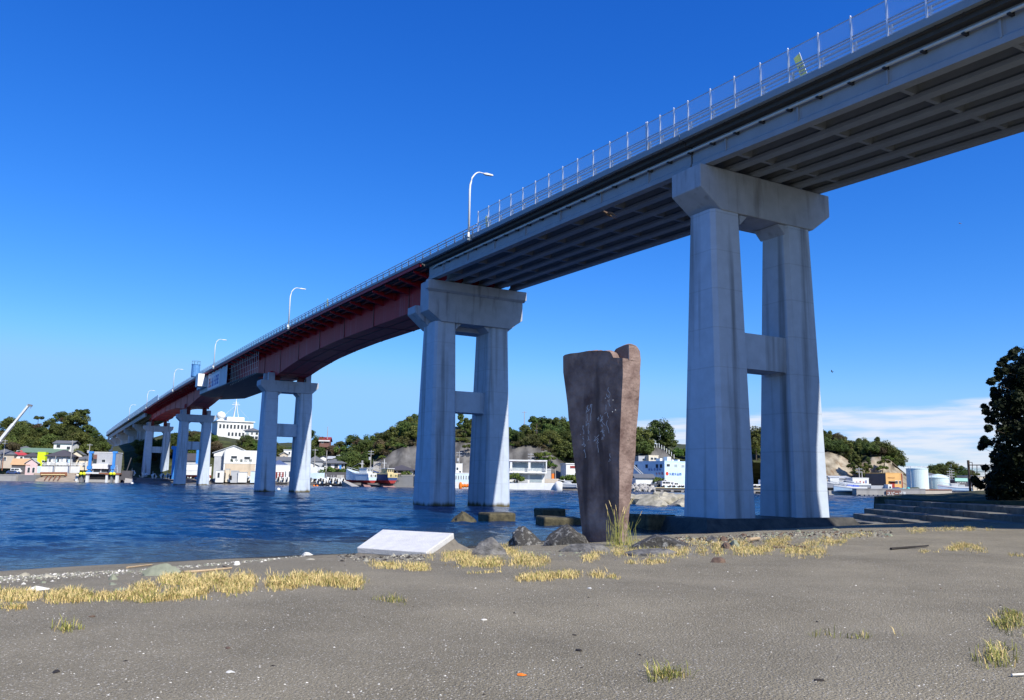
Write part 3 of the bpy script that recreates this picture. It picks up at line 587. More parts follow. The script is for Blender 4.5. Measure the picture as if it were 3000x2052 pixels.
ip = lambda T, y: float(np.interp(y, [a for a, b in T], [b for a, b in T]))
topF = lambda u: float(np.interp(u, [0, .03, .15, .42, .72, .82, .835, 1], [158, 146, 138, 121, 118, 126, 168, 170]))
NV = 46; NU = 34
def stone_sheet(mb, P, flip=False):
    n = len(P[0]); v = [p for r in P for p in r]; mb.add(v, [(j * n + i, j * n + i + 1, (j + 1) * n + i + 1, (j + 1) * n + i) for j in range(len(P) - 1) for i in range(n - 1)])
def rough(p, k=.02): return nF * (noise.noise(p * 1.6) * k + noise.noise(p * 5) * k * .45 + noise.noise(Vector((p.x * 2.2 + p.y * 2.2, 0, p.z * .35))) * k * 1.0)
mb = MB(); rows = []; TH1 = .3
for j in range(NV + 1):
    r = []
    for i in range(NU + 1):
        u = i / NU; y0 = topF(u); y = y0 + (1500 - y0) * j / NV
        x = ip(Lx, y) * (1 - u) + ip(Ex, y) * u; p = on_plane(*zx(x, y)); e = min(1, min(u, 1 - u) * 12)
        r.append(p + rough(p) * e)
    rows.append(r)
stone_sheet(mb, rows)
# edge face of the front slab, top, left side, back
stone_sheet(mb, [[p, p + dR * TH1 * .5, p + dR * TH1] for p in (r[-1] for r in rows)])
stone_sheet(mb, [[p, p + dR * .12 + dF * .06, p + dR * .3 + dF * .05, p + dR * .72 - dF * .05] for p in (r[0] for r in rows)])
stone_sheet(mb, [[p + rough(p, .03), p + dR * .15 + Vector((0, 0, rough(p * 3, .1).x)), p + dR * TH1] for p in rows[0]])
# rear slab rising to the lobe at the upper right
def Rwidth(y):
    pe = on_plane(*zx(ip(Ex, max(y, 170)), max(y, 172))); d = ray(*zx(ip(Rx, y), y)); o = Vector((0, 0, HC)); n_ = dF
    q = o + d * ((pe - o).dot(n_) / d.dot(n_)); return max(.05, (q - pe).dot(dR)), pe
lobe = [(480, 178), (478, 150), (484, 128), (500, 104), (525, 92), (555, 80), (575, 74), (593, 71)]
ys_ = [172 + (1500 - 172) * j / NV for j in range(NV + 1)]
side = []
for j, y in enumerate(ys_):
    wdt, pe = Rwidth(y); k = 5; row = []
    for i in range(k + 1):
        f = i / k; p = pe + dR * (TH1 + (wdt - TH1) * f); row.append(p - dF * (noise.noise(p * 1.5) * .03 + noise.noise(p * 5.5) * .015) * (1 if 0 < f < 1 else .3))
    side.append(row)
stone_sheet(mb, side)
stone_sheet(mb, [[r[-1], r[-1] + dF * 1.2 + dR * .05, r[-1] + dF * 2.1 - dR * .05] for r in side])
lb = [on_plane(*zx(x, y), off=TH1) for x, y in lobe]; base = [on_plane(*zx(x, 190), off=TH1) for x, y in lobe]
stone_sheet(mb, [lb, base])
far = [on_plane(*zx(x, y), off=.82) for x, y in ((498, 172), (503, 150), (520, 120), (548, 100), (590, 82), (620, 74), (645, 82), (664, 108))]
stone_sheet(mb, [lb, [a * .5 + b * .5 + Vector((0, 0, .05)) for a, b in zip(lb, far)], far])
pe = on_plane(*zx(548, 172)) + dR * TH1
Rt = [(600, 70), (622, 72), (642, 82), (660, 100), (672, 122), (678, 180)]
sd_ = []
for x, y in Rt:
    d = ray(*zx(x, y)); o = Vector((0, 0, HC)); sd_.append(o + d * ((pe - o).dot(dF) / d.dot(dF)))
low = [Vector((p.x, p.y, side[0][0].z - .02)) for p in sd_]; top0 = lb[-1]
stone_sheet(mb, [[lb[-1]] + sd_, [Vector((lb[-1].x, lb[-1].y, low[0].z))] + low])
stone_sheet(mb, [[lb[-1]] + sd_, [far[-3]] * 3 + [far[-2]] * 2 + [far[-1]] * 2])
def mon_mat():
    m = mat('monument_stone', (.165, .10, .085), .88, .35, 1.3, 1.0, bs=7, c2=(.34, .25, .21)); stained(m, (.05, .035, .034), 1.8, (1, 1, .16), .5, .68, .75); return m
M['mon'] = mon_mat()
body = mb.build('stone_body', M['mon'], mon)
zy = lambda X, Y: (1650 + X / 6.36, 1130 + Y / 6.36)
STROKES = [[(848, 36), (835, 75), (838, 100), (868, 130), (876, 165), (862, 215), (845, 228), (826, 200)], [(806, 160), (812, 195), (818, 215)], [(845, 175), (830, 205)], [(862, 262), (852, 300), (855, 345), (878, 388)], [(796, 358), (803, 385), (797, 420), (802, 462)], [(812, 492), (795, 508), (774, 520)], [(832, 512), (828, 560), (845, 585), (836, 612)], [(822, 655), (808, 700), (812, 740), (838, 790), (852, 840), (856, 884)],
 [(470, 368), (446, 412), (470, 425), (440, 470), (432, 516)], [(446, 420), (490, 470)], [(500, 440), (470, 480), (440, 490)], [(520, 395), (522, 352), (540, 350), (536, 430), (528, 520)], [(515, 355), (508, 420)], [(455, 535), (448, 600), (458, 660)], [(516, 520), (522, 590), (516, 655)], [(484, 664), (494, 664)], [(428, 664), (428, 750), (450, 720), (480, 700), (486, 740), (478, 792), (462, 795)], [(470, 815), (466, 830)], [(478, 838), (462, 850), (490, 865), (464, 880), (484, 905)], [(462, 940), (478, 980), (458, 1030), (470, 1000), (494, 1018)],
 [(358, 756), (378, 752), (364, 810), (385, 850), (384, 905)], [(374, 950), (370, 962)], [(365, 990), (382, 985), (388, 1015)], [(392, 1050), (372, 1110), (350, 1108), (395, 1085), (420, 1110), (402, 1142), (394, 1120)], [(400, 1185), (404, 1230), (382, 1205), (396, 1220), (416, 1280), (420, 1335), (408, 1340)],
 [(694, 548), (716, 600), (724, 670), (745, 705), (782, 742)], [(740, 570), (700, 660), (690, 675), (742, 620)], [(660, 585), (655, 650)], [(642, 620), (675, 605)], [(686, 640), (735, 640)], [(716, 728), (712, 760)], [(732, 735), (736, 775)], [(745, 805), (735, 850), (700, 862), (770, 845)], [(720, 830), (760, 885)], [(738, 860), (735, 890)], [(745, 905), (766, 915), (768, 945), (750, 935)], [(728, 965), (720, 1010)], [(740, 960), (744, 1002)],
 [(668, 920), (640, 955), (612, 975), (575, 1035), (605, 1020), (650, 985), (655, 1010), (635, 1040), (660, 1060), (640, 1080)], [(598, 948), (590, 960)], [(622, 1065), (630, 1072)], [(646, 1100), (644, 1150), (656, 1170), (660, 1245)], [(870, 1270), (865, 1310), (885, 1340)], [(862, 1370), (878, 1395)], [(856, 1400), (850, 1420)]]
mb = MB(); nn = (nF - Vector((0, 0, TILT))).normalized()
for st_ in STROKES:
    pts = []
    for x, y in st_:
        p = on_plane(*zy(x, y)); pts.append(p + rough(p) + nn * .006)
    for a, b in zip(pts[:-1], pts[1:]):
        d = b - a
        if d.length < .004: continue
        s_ = d.cross(nn).normalized() * .0085; e = d.normalized() * .006
        mb.hexa([a - s_ - e - nn * .02, b - s_ + e - nn * .02, b + s_ + e - nn * .02, a + s_ - e - nn * .02, a - s_ - e, b - s_ + e, b + s_ + e, a + s_ - e])
for x, y in ((932, 274), (840, 288), (793, 235), (330, 912), (922, 490), (978, 458)):
    p = on_plane(*zy(x, y)) + nn * .01; mb.sphere(p, .018, 6, 4)
mb.build('carved_writing', mat('carving_white', (.5, .5, .5), .8, .1, 6), body)
# ---------------------------------------------------------------- rocks
def rock(name, lab, c, size, m, seed, rz=0, cat='rock', group=None, amp=.28, flat=.25, sub=3, cuts=5):
    rg = random.Random(seed); bm = bmesh.new(); bmesh.ops.create_icosphere(bm, subdivisions=sub, radius=1)
    pl = [(Vector((rg.uniform(-1, 1), rg.uniform(-1, 1), rg.uniform(-.3, 1))).normalized(), rg.uniform(.55, .85)) for _ in range(cuts)]
    for v in bm.verts:
        p = v.co.copy(); p *= 1 + amp * noise.noise(p * 1.1 + Vector((seed * 3.7, 0, 0))) + amp * .4 * noise.noise(p * 3.3 + Vector((seed, 5, 0))) + .06 * noise.noise(p * 7) + .035 * noise.noise(p * 17)
        for n_, d in pl:
            k = p.dot(n_) - d
            if k > 0: p -= n_ * k * .9
        p.z = max(p.z, -flat) if flat < 1 else p.z
        v.co = Vector((p.x * size[0], p.y * size[1], p.z * size[2]))
    me = bpy.data.meshes.new(name); bm.to_mesh(me); bm.free(); me.materials.append(m)
    if sub > 2: me.polygons.foreach_set('use_smooth', [False] * len(me.polygons))
    o = bpy.data.objects.new(name, me); COL.objects.link(o); o.location = c; o.rotation_euler = (0, 0, rz); return tag(o, lab, cat, group)
M['rockg'] = mat('grey_rock', (.08, .076, .07), .9, .45, 3.2, 1.0, bs=10, c2=(.24, .225, .2), st=(1, 1, 2.2))
M['rockw'] = mat('barnacled_rock', (.075, .07, .062), .9, .3, 6.5, 1.0, bs=13, c2=(.36, .35, .32), lo=.52, hi=.72)
M['rockb'] = mat('brown_rock', (.13, .085, .06), .9, .3, 3, .6, bs=9)
M['rockt'] = mat('tan_rock', (.27, .25, .18), .9, .35, 1.2, .7, bs=5, c2=(.48, .44, .34))
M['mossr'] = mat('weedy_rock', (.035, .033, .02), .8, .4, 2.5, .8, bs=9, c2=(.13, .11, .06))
M['rockgn'] = mat('greenish_stone', (.22, .23, .16), .9, .25, 3, .5, bs=9)
def rk(x0, x1, y0, y1, m, lab, seed, depth=1.0, **k):
    b = G((x0 + x1) / 2, y1 - (y1 - y0) * .12); wv = (x1 - x0) * mpp(b.y) / 2; hv = (y1 - y0) * mpp(b.y)
    return rock(k.pop('name', 'rock'), lab, b + Vector((0, wv * depth * .5, -.02)), (wv * 1.05, wv * depth, hv * .82), m, seed, **{**dict(sub=4, amp=.36, cuts=8), **k})
rk(1376, 1500, 1568, 1634, M['rockg'], 'grey layered slanting rock in dry grass right of the pale stone plaque', 3, .8)
rk(1318, 1385, 1554, 1588, M['mossr'], 'small dark rock at the waterline behind the pale plaque', 4, .8)
rk(1492, 1600, 1540, 1606, M['rockw'], 'rounded rock crusted white beside the dark boulder left of the standing stone', 5, .9)
rk(1585, 1735, 1532, 1604, M['rockw'], 'large dark boulder with white crust touching the left foot of the standing stone', 8, .8)
rk(1838, 2040, 1556, 1612, M['rockw'], 'long low rock crusted white at the right foot of the standing stone', 9, .7)
rk(1632, 1790, 1583, 1622, M['rockg'], 'flat grey slab lying at the left foot of the standing stone', 11, .9, amp=.1)
rk(1820, 1990, 1597, 1632, M['rockg'], 'flat slab under dry grass at the right foot of the standing stone', 12, .8, amp=.1)
rk(1606, 1636, 1576, 1588, M['mossr'], 'tiny mossy stone between the flat slab and the dark boulder', 13)
rk(2066, 2112, 1566, 1592, M['rockg'], 'grey stone standing in grass, leftmost of the little stone cluster by the right pier', 14)
rk(2108, 2138, 1570, 1588, M['rockb'], 'dark brown stone at the back of the little stone cluster by the right pier', 15)
rk(2110, 2146, 1586, 1610, M['rockb'], 'reddish brown stone at the front of the little stone cluster', 16)
rk(2136, 2172, 1576, 1606, M['rockgn'], 'grey-green stone, rightmost of the little stone cluster', 17)
rk(2080, 2128, 1624, 1652, M['rockb'], 'single angular brown stone alone on bare sand with a dark shadow', 18, name='stone', sub=2, amp=.1)
rk(2168, 2190, 1560, 1572, M['rockb'], 'small brown stone on the shingle below the right pier', 19)
rk(405, 525, 1648, 1692, M['rockgn'], 'low broad grey-green rock half buried in sand near the left waterline', 21, .7)
rk(313, 343, 1679, 1702, M['rockgn'], 'upright pale stone on sand, upper of the three pale stones', 22)
rk(311, 344, 1703, 1716, M['rockgn'], 'flat pale yellow stone, middle of the three pale stones', 23)
rk(330, 368, 1717, 1731, M['rockgn'], 'flat pale stone at the grass edge, lowest of the three pale stones', 24)
rk(108, 158, 1677, 1693, M['rockt'], 'flat tan stone on the shingle by the left waterline, right one of two', 25)
rk(54, 82, 1675, 1692, M['rockt'], 'dark-sided tan stone on the shingle by the left waterline, left one of two', 26)
M['shell'] = mat('bleached_stone', (.62, .6, .54), .85, .15, 4)
rk(78, 142, 1712, 1732, M['shell'], 'white bleached stone lying behind the left grass strip', 27, name='stone')
rk(112, 134, 1699, 1710, M['rockgn'], 'small greenish stone just above the white bleached stone', 28)
rk(683, 701, 1638, 1659, M['shell'], 'white upright pebble standing alone on the sand by the water', 29, name='stone')
rk(882, 914, 1617, 1629, M['shell'], 'smooth white stone at the water edge left of the plaque', 30, name='stone')
rk(890, 922, 1633, 1642, M['rockt'], 'small pale flat stone just below the smooth white stone', 31)
rk(2418, 2438, 1561, 1578, M['rockt'], 'round tan log end stone on the shingle near the steps', 32)
rk(2592, 2620, 1558, 1573, M['rockgn'], 'pale lichen-covered stone at the foot of the steps', 33)
rk(2332, 2350, 1549, 1560, M['rockgn'], 'pale stone on the shingle ridge in front of the right pier', 34)
rk(2440, 2466, 1546, 1556, M['rockgn'], 'flat pale stone on the shingle ridge left of the steps', 35)
mb = MB(); b0, b1 = G(2194, 1588), G(2224, 1584); mb.tube([b0 + Vector((0, 0, .06)), b1 + Vector((0, 0, .07))], .06, 7, .05); M['wood'] = mat('driftwood', (.45, .33, .2), .85, .25, 6, .4, st=(1, 6, 6)); tag(mb.build('wood_block', M['wood'], org=b0), 'short orange cut wood block lying in grass right of the stone cluster', 'driftwood')
for pts, r, lab in ((((538, 1681), (600, 1676), (678, 1668)), .035, 'long pale driftwood pole lying on the sand behind the left grass'), (((372, 1666), (445, 1657)), .03, 'short driftwood stick at the left waterline behind the low rock'), (((653, 1660), (678, 1668)), .015, 'thin side twig leaning on the end of the long driftwood pole'),
                    (((2263, 1606), (2330, 1605), (2372, 1602)), .025, 'thin dark branch lying in the grass right of the wood block'), (((2290, 1594), (2362, 1606)), .016, 'forked dark twig crossing the thin branch')):
    mb = MB(); mb.tube([G(*p) + Vector((0, 0, r * .7)) for p in pts], r, 6, r * .6); tag(mb.build('driftwood', M['wood'] if r > .026 else M['rockb'], org=G(*pts[0])), lab, 'driftwood')
# ---------------------------------------------------------------- pale plaque slab
M['sandrock'] = mat('packed_sand', (.17, .15, .12), .95, .2, 4, .6, bs=14)
M['plaq'] = mat('plaque_concrete', (.56, .55, .53), .9, .1, 3, .4, bs=20)
P4 = [W(1045, 1604, 27.5), W(1249, 1618, 26.3), W(1330, 1562, 28.4), W(1121, 1551, 29.6)]; A = P4[0]
nt_ = (P4[1] - P4[0]).cross(P4[3] - P4[0]).normalized(); P4b = [p - nt_ * .2 for p in P4]
mb = MB(); mb.hexa(P4b + P4); plq = mb.build('stone_plaque', M['plaq'], org=A, bevel=.03); tag(plq, 'pale rectangular concrete plaque tilted on the sand left of the standing stone', 'plaque')
pc = sum(P4b, Vector()) / 4; mb = MB(); q0 = [pc + (p - pc) * .99 + Vector((0, 0, .02)) for p in P4b]
def ringq(k, dz, jit): return [pc + (p - pc) * k + Vector((rn.uniform(-1, 1) * jit, rn.uniform(-1, 1) * jit, dz)) for a, b in zip(P4b, P4b[1:] + P4b[:1]) for p in (a, a * .67 + b * .33, a * .33 + b * .67)]
r0 = ringq(.99, .02, 0); r1 = ringq(1.12, -.16, .08); r2 = ringq(1.35, -.45, .12); r3 = ringq(1.6, -1.2, .12); mb.loft([r3, r2, r1, r0])
mb.build('plinth', M['sandrock'], plq)
# ---------------------------------------------------------------- blocks and rocks standing in the shallows
def wblock(px0, px1, py, zt, m, lab, depth, rz, bev=.12, name='concrete_block', z0=-1.0):
    c = Zp((px0 + px1) / 2, py, 0); wd = (px1 - px0) * mpp(c.y) / (abs(math.cos(rz)) + depth * abs(math.sin(rz)))
    mb = MB(); j = lambda: rn.uniform(-.06, .06)
    hx, hy = wd / 2, wd * depth / 2
    v = [(sx_ * hx + j(), sy_ * hy + j(), z) for z in (z0, zt) for sx_, sy_ in ((-1, -1), (1, -1), (1, 1), (-1, 1))]; mb.hexa(v)
    o = mb.build(name, m, org=(0, 0, 0), bevel=bev); o.location = (c.x, c.y + hy, 0); o.rotation_euler = (R(rn.uniform(-2, 2)), R(rn.uniform(-2, 2)), rz); return tag(o, lab, 'concrete block')
wblock(1398, 1512, 1536, .72, M['mossr'], 'weed-covered square concrete block alone in the shallows right of the rounded rock', .8, R(28))
wblock(1566, 1660, 1522, .78, M['mossr'], 'weedy slab in the water, upper rear of the two overlapping slabs by the standing stone', 1.0, R(20), name='concrete_slab')
wblock(1572, 1712, 1545, .6, M['mossr'], 'weedy slab in the water, front one of the two overlapping slabs by the standing stone', .7, R(14), name='concrete_slab')
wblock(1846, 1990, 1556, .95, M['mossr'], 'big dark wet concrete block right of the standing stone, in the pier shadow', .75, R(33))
c = Zp(1360, 1540, 0); rock('rock', 'rounded brown weedy rock in the shallows left of the square block', c + Vector((0, .9, -.1)), (1.0, .9, .95), M['mossr'], 41)
c = Zp(1610, 1499, 0); rock('rock_shelf', 'flat black rock shelf just above the water behind the two slabs', c + Vector((0, 4, -.1)), (4.2, 4.0, .42), M['rockd'], 42, amp=.12)
rg = random.Random(77)
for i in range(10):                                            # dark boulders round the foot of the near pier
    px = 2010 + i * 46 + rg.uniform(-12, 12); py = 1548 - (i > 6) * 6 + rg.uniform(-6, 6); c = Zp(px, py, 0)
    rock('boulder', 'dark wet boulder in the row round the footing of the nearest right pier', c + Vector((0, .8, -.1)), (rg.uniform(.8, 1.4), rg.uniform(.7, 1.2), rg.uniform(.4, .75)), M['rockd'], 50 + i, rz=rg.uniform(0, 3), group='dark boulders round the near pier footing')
for i, (px, py, wd, h) in enumerate(((1862, 1482, 2.2, 1.0), (1892, 1483, 2.4, 1.3), (1930, 1486, 2.4, .95), (1960, 1484, 1.9, 1.25), (1990, 1484, 2.1, 1.1), (2015, 1488, 1.6, .8), (1842, 1478, 1.8, 1.0))):
    c = Zp(px, py, 0); rock('islet_rock', 'tan rock in the low rocky islet out in the channel right of the standing stone', c + Vector((0, 2.5, -.15)), (wd * 1.25, 2.6, h * 1.5), M['rockt'], 80 + i, rz=rg.uniform(-.4, .4), group='tan rocks of the channel islet', amp=.45)
# ================================================================ foliage
def leafmat(name, c, c2, rnd=.3):
    m = bpy.data.materials.new(name); m.use_nodes = True; nt = m.node_tree; n = nt.nodes; l = nt.links; p = n['Principled BSDF']; p.inputs['Roughness'].default_value = .6; p.inputs['Specular IOR Level'].default_value = .2
    g = n.new('ShaderNodeNewGeometry'); oi = n.new('ShaderNodeObjectInfo'); r = n.new('ShaderNodeValToRGB'); r.color_ramp.elements[0].color = (*c, 1); r.color_ramp.elements[1].color = (*c2, 1)
    at = n.new('ShaderNodeAttribute'); at.attribute_name = 'tone'; l.new(at.outputs['Fac'], r.inputs[0])
    h = n.new('ShaderNodeHueSaturation'); mr = n.new('ShaderNodeMapRange'); mr.inputs[3].default_value = 1 - rnd; mr.inputs[4].default_value = 1 + rnd; l.new(oi.outputs['Random'], mr.inputs[0]); l.new(mr.outputs[0], h.inputs['Value'])
    f = n.new('ShaderNodeMath'); f.operation = 'MULTIPLY'; f.inputs[1].default_value = 13.7; l.new(oi.outputs['Random'], f.inputs[0]); f2 = n.new('ShaderNodeMath'); f2.operation = 'FRACT'; l.new(f.outputs[0], f2.inputs[0])
    m2 = n.new('ShaderNodeMapRange'); m2.inputs[3].default_value = .455; m2.inputs[4].default_value = .52; l.new(f2.outputs[0], m2.inputs[0]); l.new(m2.outputs[0], h.inputs['Hue']); l.new(r.outputs[0], h.inputs['Color'])
    l.new(h.outputs[0], p.inputs['Base Color'])
    t = n.new('ShaderNodeBsdfTranslucent'); l.new(h.outputs[0], t.inputs['Color']); x = n.new('ShaderNodeMixShader'); x.inputs[0].default_value = .25; l.new(p.outputs[0], x.inputs[1]); l.new(t.outputs[0], x.inputs[2])
    l.new(x.outputs[0], n['Material Output'].inputs[0]); return m
M['leaf'] = leafmat('dark_leaves', (.03, .05, .012), (.125, .165, .04)); M['leafb'] = leafmat('brown_leaves', (.055, .05, .02), (.15, .13, .06)); M['leafg'] = leafmat('fresh_leaves', (.04, .075, .012), (.14, .2, .04))
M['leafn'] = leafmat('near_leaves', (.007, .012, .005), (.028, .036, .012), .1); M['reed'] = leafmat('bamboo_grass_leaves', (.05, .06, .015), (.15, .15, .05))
M['bark'] = mat('bark', (.10, .08, .06), .9, .3, 4, .4)
def leaf_mesh(name, centres, radii, nper, size, rs, m, flat=.75, up=.5, elong=1.5):
    """leaf quads in shells round the clump centres, lit like foliage (normals lean outwards and up)"""
    g = np.random.default_rng(rs); C_ = np.repeat(np.array(centres), nper, 0); Rr = np.repeat(np.array(radii), nper)
    n = len(C_); d = g.normal(size=(n, 3)); d /= np.linalg.norm(d, axis=1)[:, None]; rad = Rr * g.uniform(.45, 1.05, n) ** .6
    P = C_ + d * rad[:, None] * np.array([1, 1, flat]); nm = d + np.array([0, 0, up]) + g.normal(size=(n, 3)) * .55; nm /= np.linalg.norm(nm, axis=1)[:, None]
    a = np.cross(nm, g.normal(size=(n, 3))); a /= np.linalg.norm(a, axis=1)[:, None]; b = np.cross(nm, a); s = size * g.uniform(.6, 1.3, n)[:, None]
    V = np.stack([P - a * s * elong * .5, P - b * s * .5, P + a * s * elong * .5, P + b * s * .5], 1).reshape(-1, 3)
    me = bpy.data.meshes.new(name); me.vertices.add(n * 4); me.vertices.foreach_set('co', V.astype(np.float32).ravel()); me.loops.add(n * 4); me.loops.foreach_set('vertex_index', np.arange(n * 4, dtype=np.int32))
    me.polygons.add(n); me.polygons.foreach_set('loop_start', np.arange(0, n * 4, 4, dtype=np.int32)); me.update()
    at = me.attributes.new('tone', 'FLOAT', 'FACE'); ct = np.repeat(g.uniform(0, .75, len(centres)), nper) + g.uniform(0, .25, n); at.data.foreach_set('value', ct.astype(np.float32)); me.materials.append(m); return me
def tree_proto(name, kind, seed, hgt, rx, m, size=.5, clumps=26, nper=130, trunk_r=.16, bare=.35, label='', cat='tree'):
    rg = random.Random(seed); t = thing(name, label, cat); cs, rr = [], []; mb = MB()
    P0 = Vector((0, 0, -.6)); P1_ = Vector((rg.uniform(-.3, .3), rg.uniform(-.3, .3), hgt * bare)); mb.tube([P0, P1_ * .5, P1_], trunk_r, 6, trunk_r * .7)
    for i in range(clumps):
        a = rg.uniform(0, 6.283); q = rg.uniform(0, 1) ** .5; hz = rg.uniform(0, 1)
        if kind == 'dome': rad = rx * q; z = hgt * (bare + (1 - bare) * hz * math.sqrt(max(.05, 1 - .8 * q * q)))
        elif kind == 'pine': rad = rx * q; z = hgt * (.78 + .2 * hz * (1 - q * .5))
        elif kind == 'cone': z = hgt * (bare + (1 - bare) * hz); rad = rx * q * (1.1 - hz)
        else: rad = rx * q * 1.1; z = hgt * (.15 + .7 * hz * (1 - .5 * q * q))
        c = Vector((math.cos(a) * rad, math.sin(a) * rad, z)); cs.append(tuple(c)); rr.append(rx * rg.uniform(.2, .46))
        if i % 3 == 0: mb.tube([P1_, (P1_ + c) / 2 + Vector((0, 0, -.1 * hgt * .3)), c], trunk_r * .5, 5, trunk_r * .15)
    mb.build('trunk', M['bark'], t, w=False)
    o = bpy.data.objects.new('crown', leaf_mesh('crown', cs, rr, nper, size, seed, m)); COL.objects.link(o); o.parent = t; return t
PROTO = {}
for k, (kind, hgt, rx, m, cl, kw) in {'a': ('dome', 8, 4.2, 'leaf', 34, {}), 'b': ('dome', 7, 3.8, 'leaf', 30, {}), 'c': ('dome', 9, 4.6, 'leaf', 38, {}), 'd': ('dome', 6, 3.6, 'leafb', 28, {}), 'e': ('dome', 6, 3.8, 'leafg', 28, {}),
        'p': ('pine', 10, 3.0, 'leaf', 14, dict(bare=.75, nper=110, trunk_r=.2)), 'k': ('cone', 9, 2.6, 'leaf', 30, dict(bare=.1)), 'r': ('bush', 3.5, 3.0, 'reed', 22, dict(size=.3)), 's': ('bush', 2.2, 1.7, 'leafg', 14, dict(size=.24, nper=80)), 'x': ('bush', 2.4, 1.9, 'leafb', 14, dict(size=.24, nper=70))}.items():
    PROTO[k] = tree_proto({'p': 'pine_tree', 'r': 'reed_thicket', 's': 'shrub', 'x': 'shrub'}.get(k, 'tree'), kind, ord(k), hgt, rx, M[m], clumps=cl, cat={'r': 'reeds', 's': 'shrub', 'x': 'shrub'}.get(k, 'tree'), label='x', **{**dict(size=.38), **kw})
USED = set()
def plant(k, p, sc_, label, group=None, rz=None, sq=1):
    t = PROTO[k]
    if k in USED: t = copy_tree(t)
    USED.add(k); t.location = p; t.rotation_euler = (0, 0, rnd_.uniform(0, 6.28) if rz is None else rz); t.scale = (sc_, sc_, sc_ * sq); tag(t, label, None, group); return t
rnd_ = random.Random(3)
# ================================================================ far shore ground and hills
def pl(pts, px): return float(np.interp(px, [a for a, b in pts], [b for a, b in pts]))
SHORE = [(-900, 300), (0, 296), (400, 294), (750, 288), (1160, 277), (1571, 262), (1938, 266), (2400, 252), (2520, 247), (3000, 250), (4200, 260)]
def yshore(px): return pl(SHORE, px)
M['land'] = mat('far_ground', (.20, .19, .17), .95, .25, .15); M['beachf'] = mat('far_beach', (.17, .155, .14), .95, .2, .3)
mb = MB(); rows = []
for px in np.arange(-900, 4201, 60):
    y = yshore(px); rows.append([Vector((W(px, 1400, y + d).x, y + d, z)) for d, z in ((-6, -1.2), (0, -.02), (16, 1.55), (30, 1.8), (400, 2.2), (2500, 2.5))])
for j in range(5): mb.cur = 0 if j < 2 else 1; stone_sheet(mb, [[r[j], r[j + 1]] for r in rows])
tag(mb.build('far_shore_ground', [M['beachf'], M['land']], smooth=True), 'far bank with its sloping grey beach and flat harbour ground', kind='structure')
M['hillg'] = mat('hill_undergrowth', (.022, .03, .01), .95, .5, .35, .8, c2=(.075, .085, .03), bs=1.2)
M['cliff'] = stained(mat('sprayed_cliff', (.10, .094, .086), .95, .3, .16, 1.0, bs=1.1, c2=(.20, .19, .175)), (.05, .047, .044), .3, (1, 1, .3), .48, .66, .8)
M['cliffy'] = stained(mat('sandstone_cliff', (.2, .16, .10), .95, .4, .3, 1.0, bs=.9, c2=(.44, .38, .28)), (.16, .09, .04), .4, (1, 1, .5), .5, .66, .7)
HILL = {}
def hill(name, lab, rows, mats, px0, px1, step=9, amp=.8, kind='structure', back=45):
    """rows: front to back, each (distance, [(px, py) outline]); lofted, rough, closed down behind"""
    cols = np.arange(px0, px1 + 1, step); g = []
    sub = 4
    for (Y0, r0), (Y1, r1) in zip(rows[:-1], rows[1:]):
        for k in range(sub): f = k / sub; g.append((Y0, r0, Y1, r1, f))
    g.append((*rows[-1], *rows[-1], 1.0)); P = []
    for Y0, r0, Y1, r1, f in g:
        r = []
        for px in cols:
            a, b = W(px, pl(r0, px), Y0), W(px, pl(r1, px), Y1); a.z = .8 if Y0 == rows[0][0] else a.z; p = a.lerp(b, f); nn_ = noise.noise(p * .12) * amp + noise.noise(p * .4) * amp * .5
            r.append(Vector((p.x, p.y + nn_ * 1.5, p.z + nn_ * .6)))
        P.append(r)
    P.append([Vector((q.x * 1.1, q.y + back, 1.0)) for q in P[-1]])
    HILL[name + str(px0)] = (rows, px0, px1)
    for i, m in enumerate(mats):
        if m is None: continue
        mb = MB(); a, b = i * sub, (i + 1) * sub; stone_sheet(mb, P[a:(b + 1 if i < len(mats) - 1 else len(P))])
        o = mb.build(name if m == 'hillg' else ('cliff' if m.startswith('cliff') else name), M[m], smooth=True); tag(o, lab[min(i, len(lab) - 1)], kind=kind)
def on_hill(key, px, band, f):
    rows, _, _ = HILL[key]; (Y0, r0), (Y1, r1) = rows[band], rows[band + 1]; return W(px, pl(r0, px), Y0).lerp(W(px, pl(r1, px), Y1), f)
def forest(key, px0, px1, band, n, kinds, lab, group, s=(.7, 1.1), f0=0, f1=1.0, sink=.6, skip=None):
    k = int(math.ceil(math.sqrt(n * (px1 - px0) / 120))); m = max(1, round(n / k))
    for i in range(k):
        for j in range(m):
            px = px0 + (px1 - px0) * (i + rnd_.uniform(.1, .9)) / k; f = f0 + (f1 - f0) * (j + rnd_.uniform(.15, .95)) / m
            if skip and skip(px, f): continue
            p = on_hill(key, px, band, f); kk = rnd_.choice(kinds); plant(kk, p - Vector((0, 0, sink)), rnd_.uniform(*s), lab[kk] if isinstance(lab, dict) else lab, group)
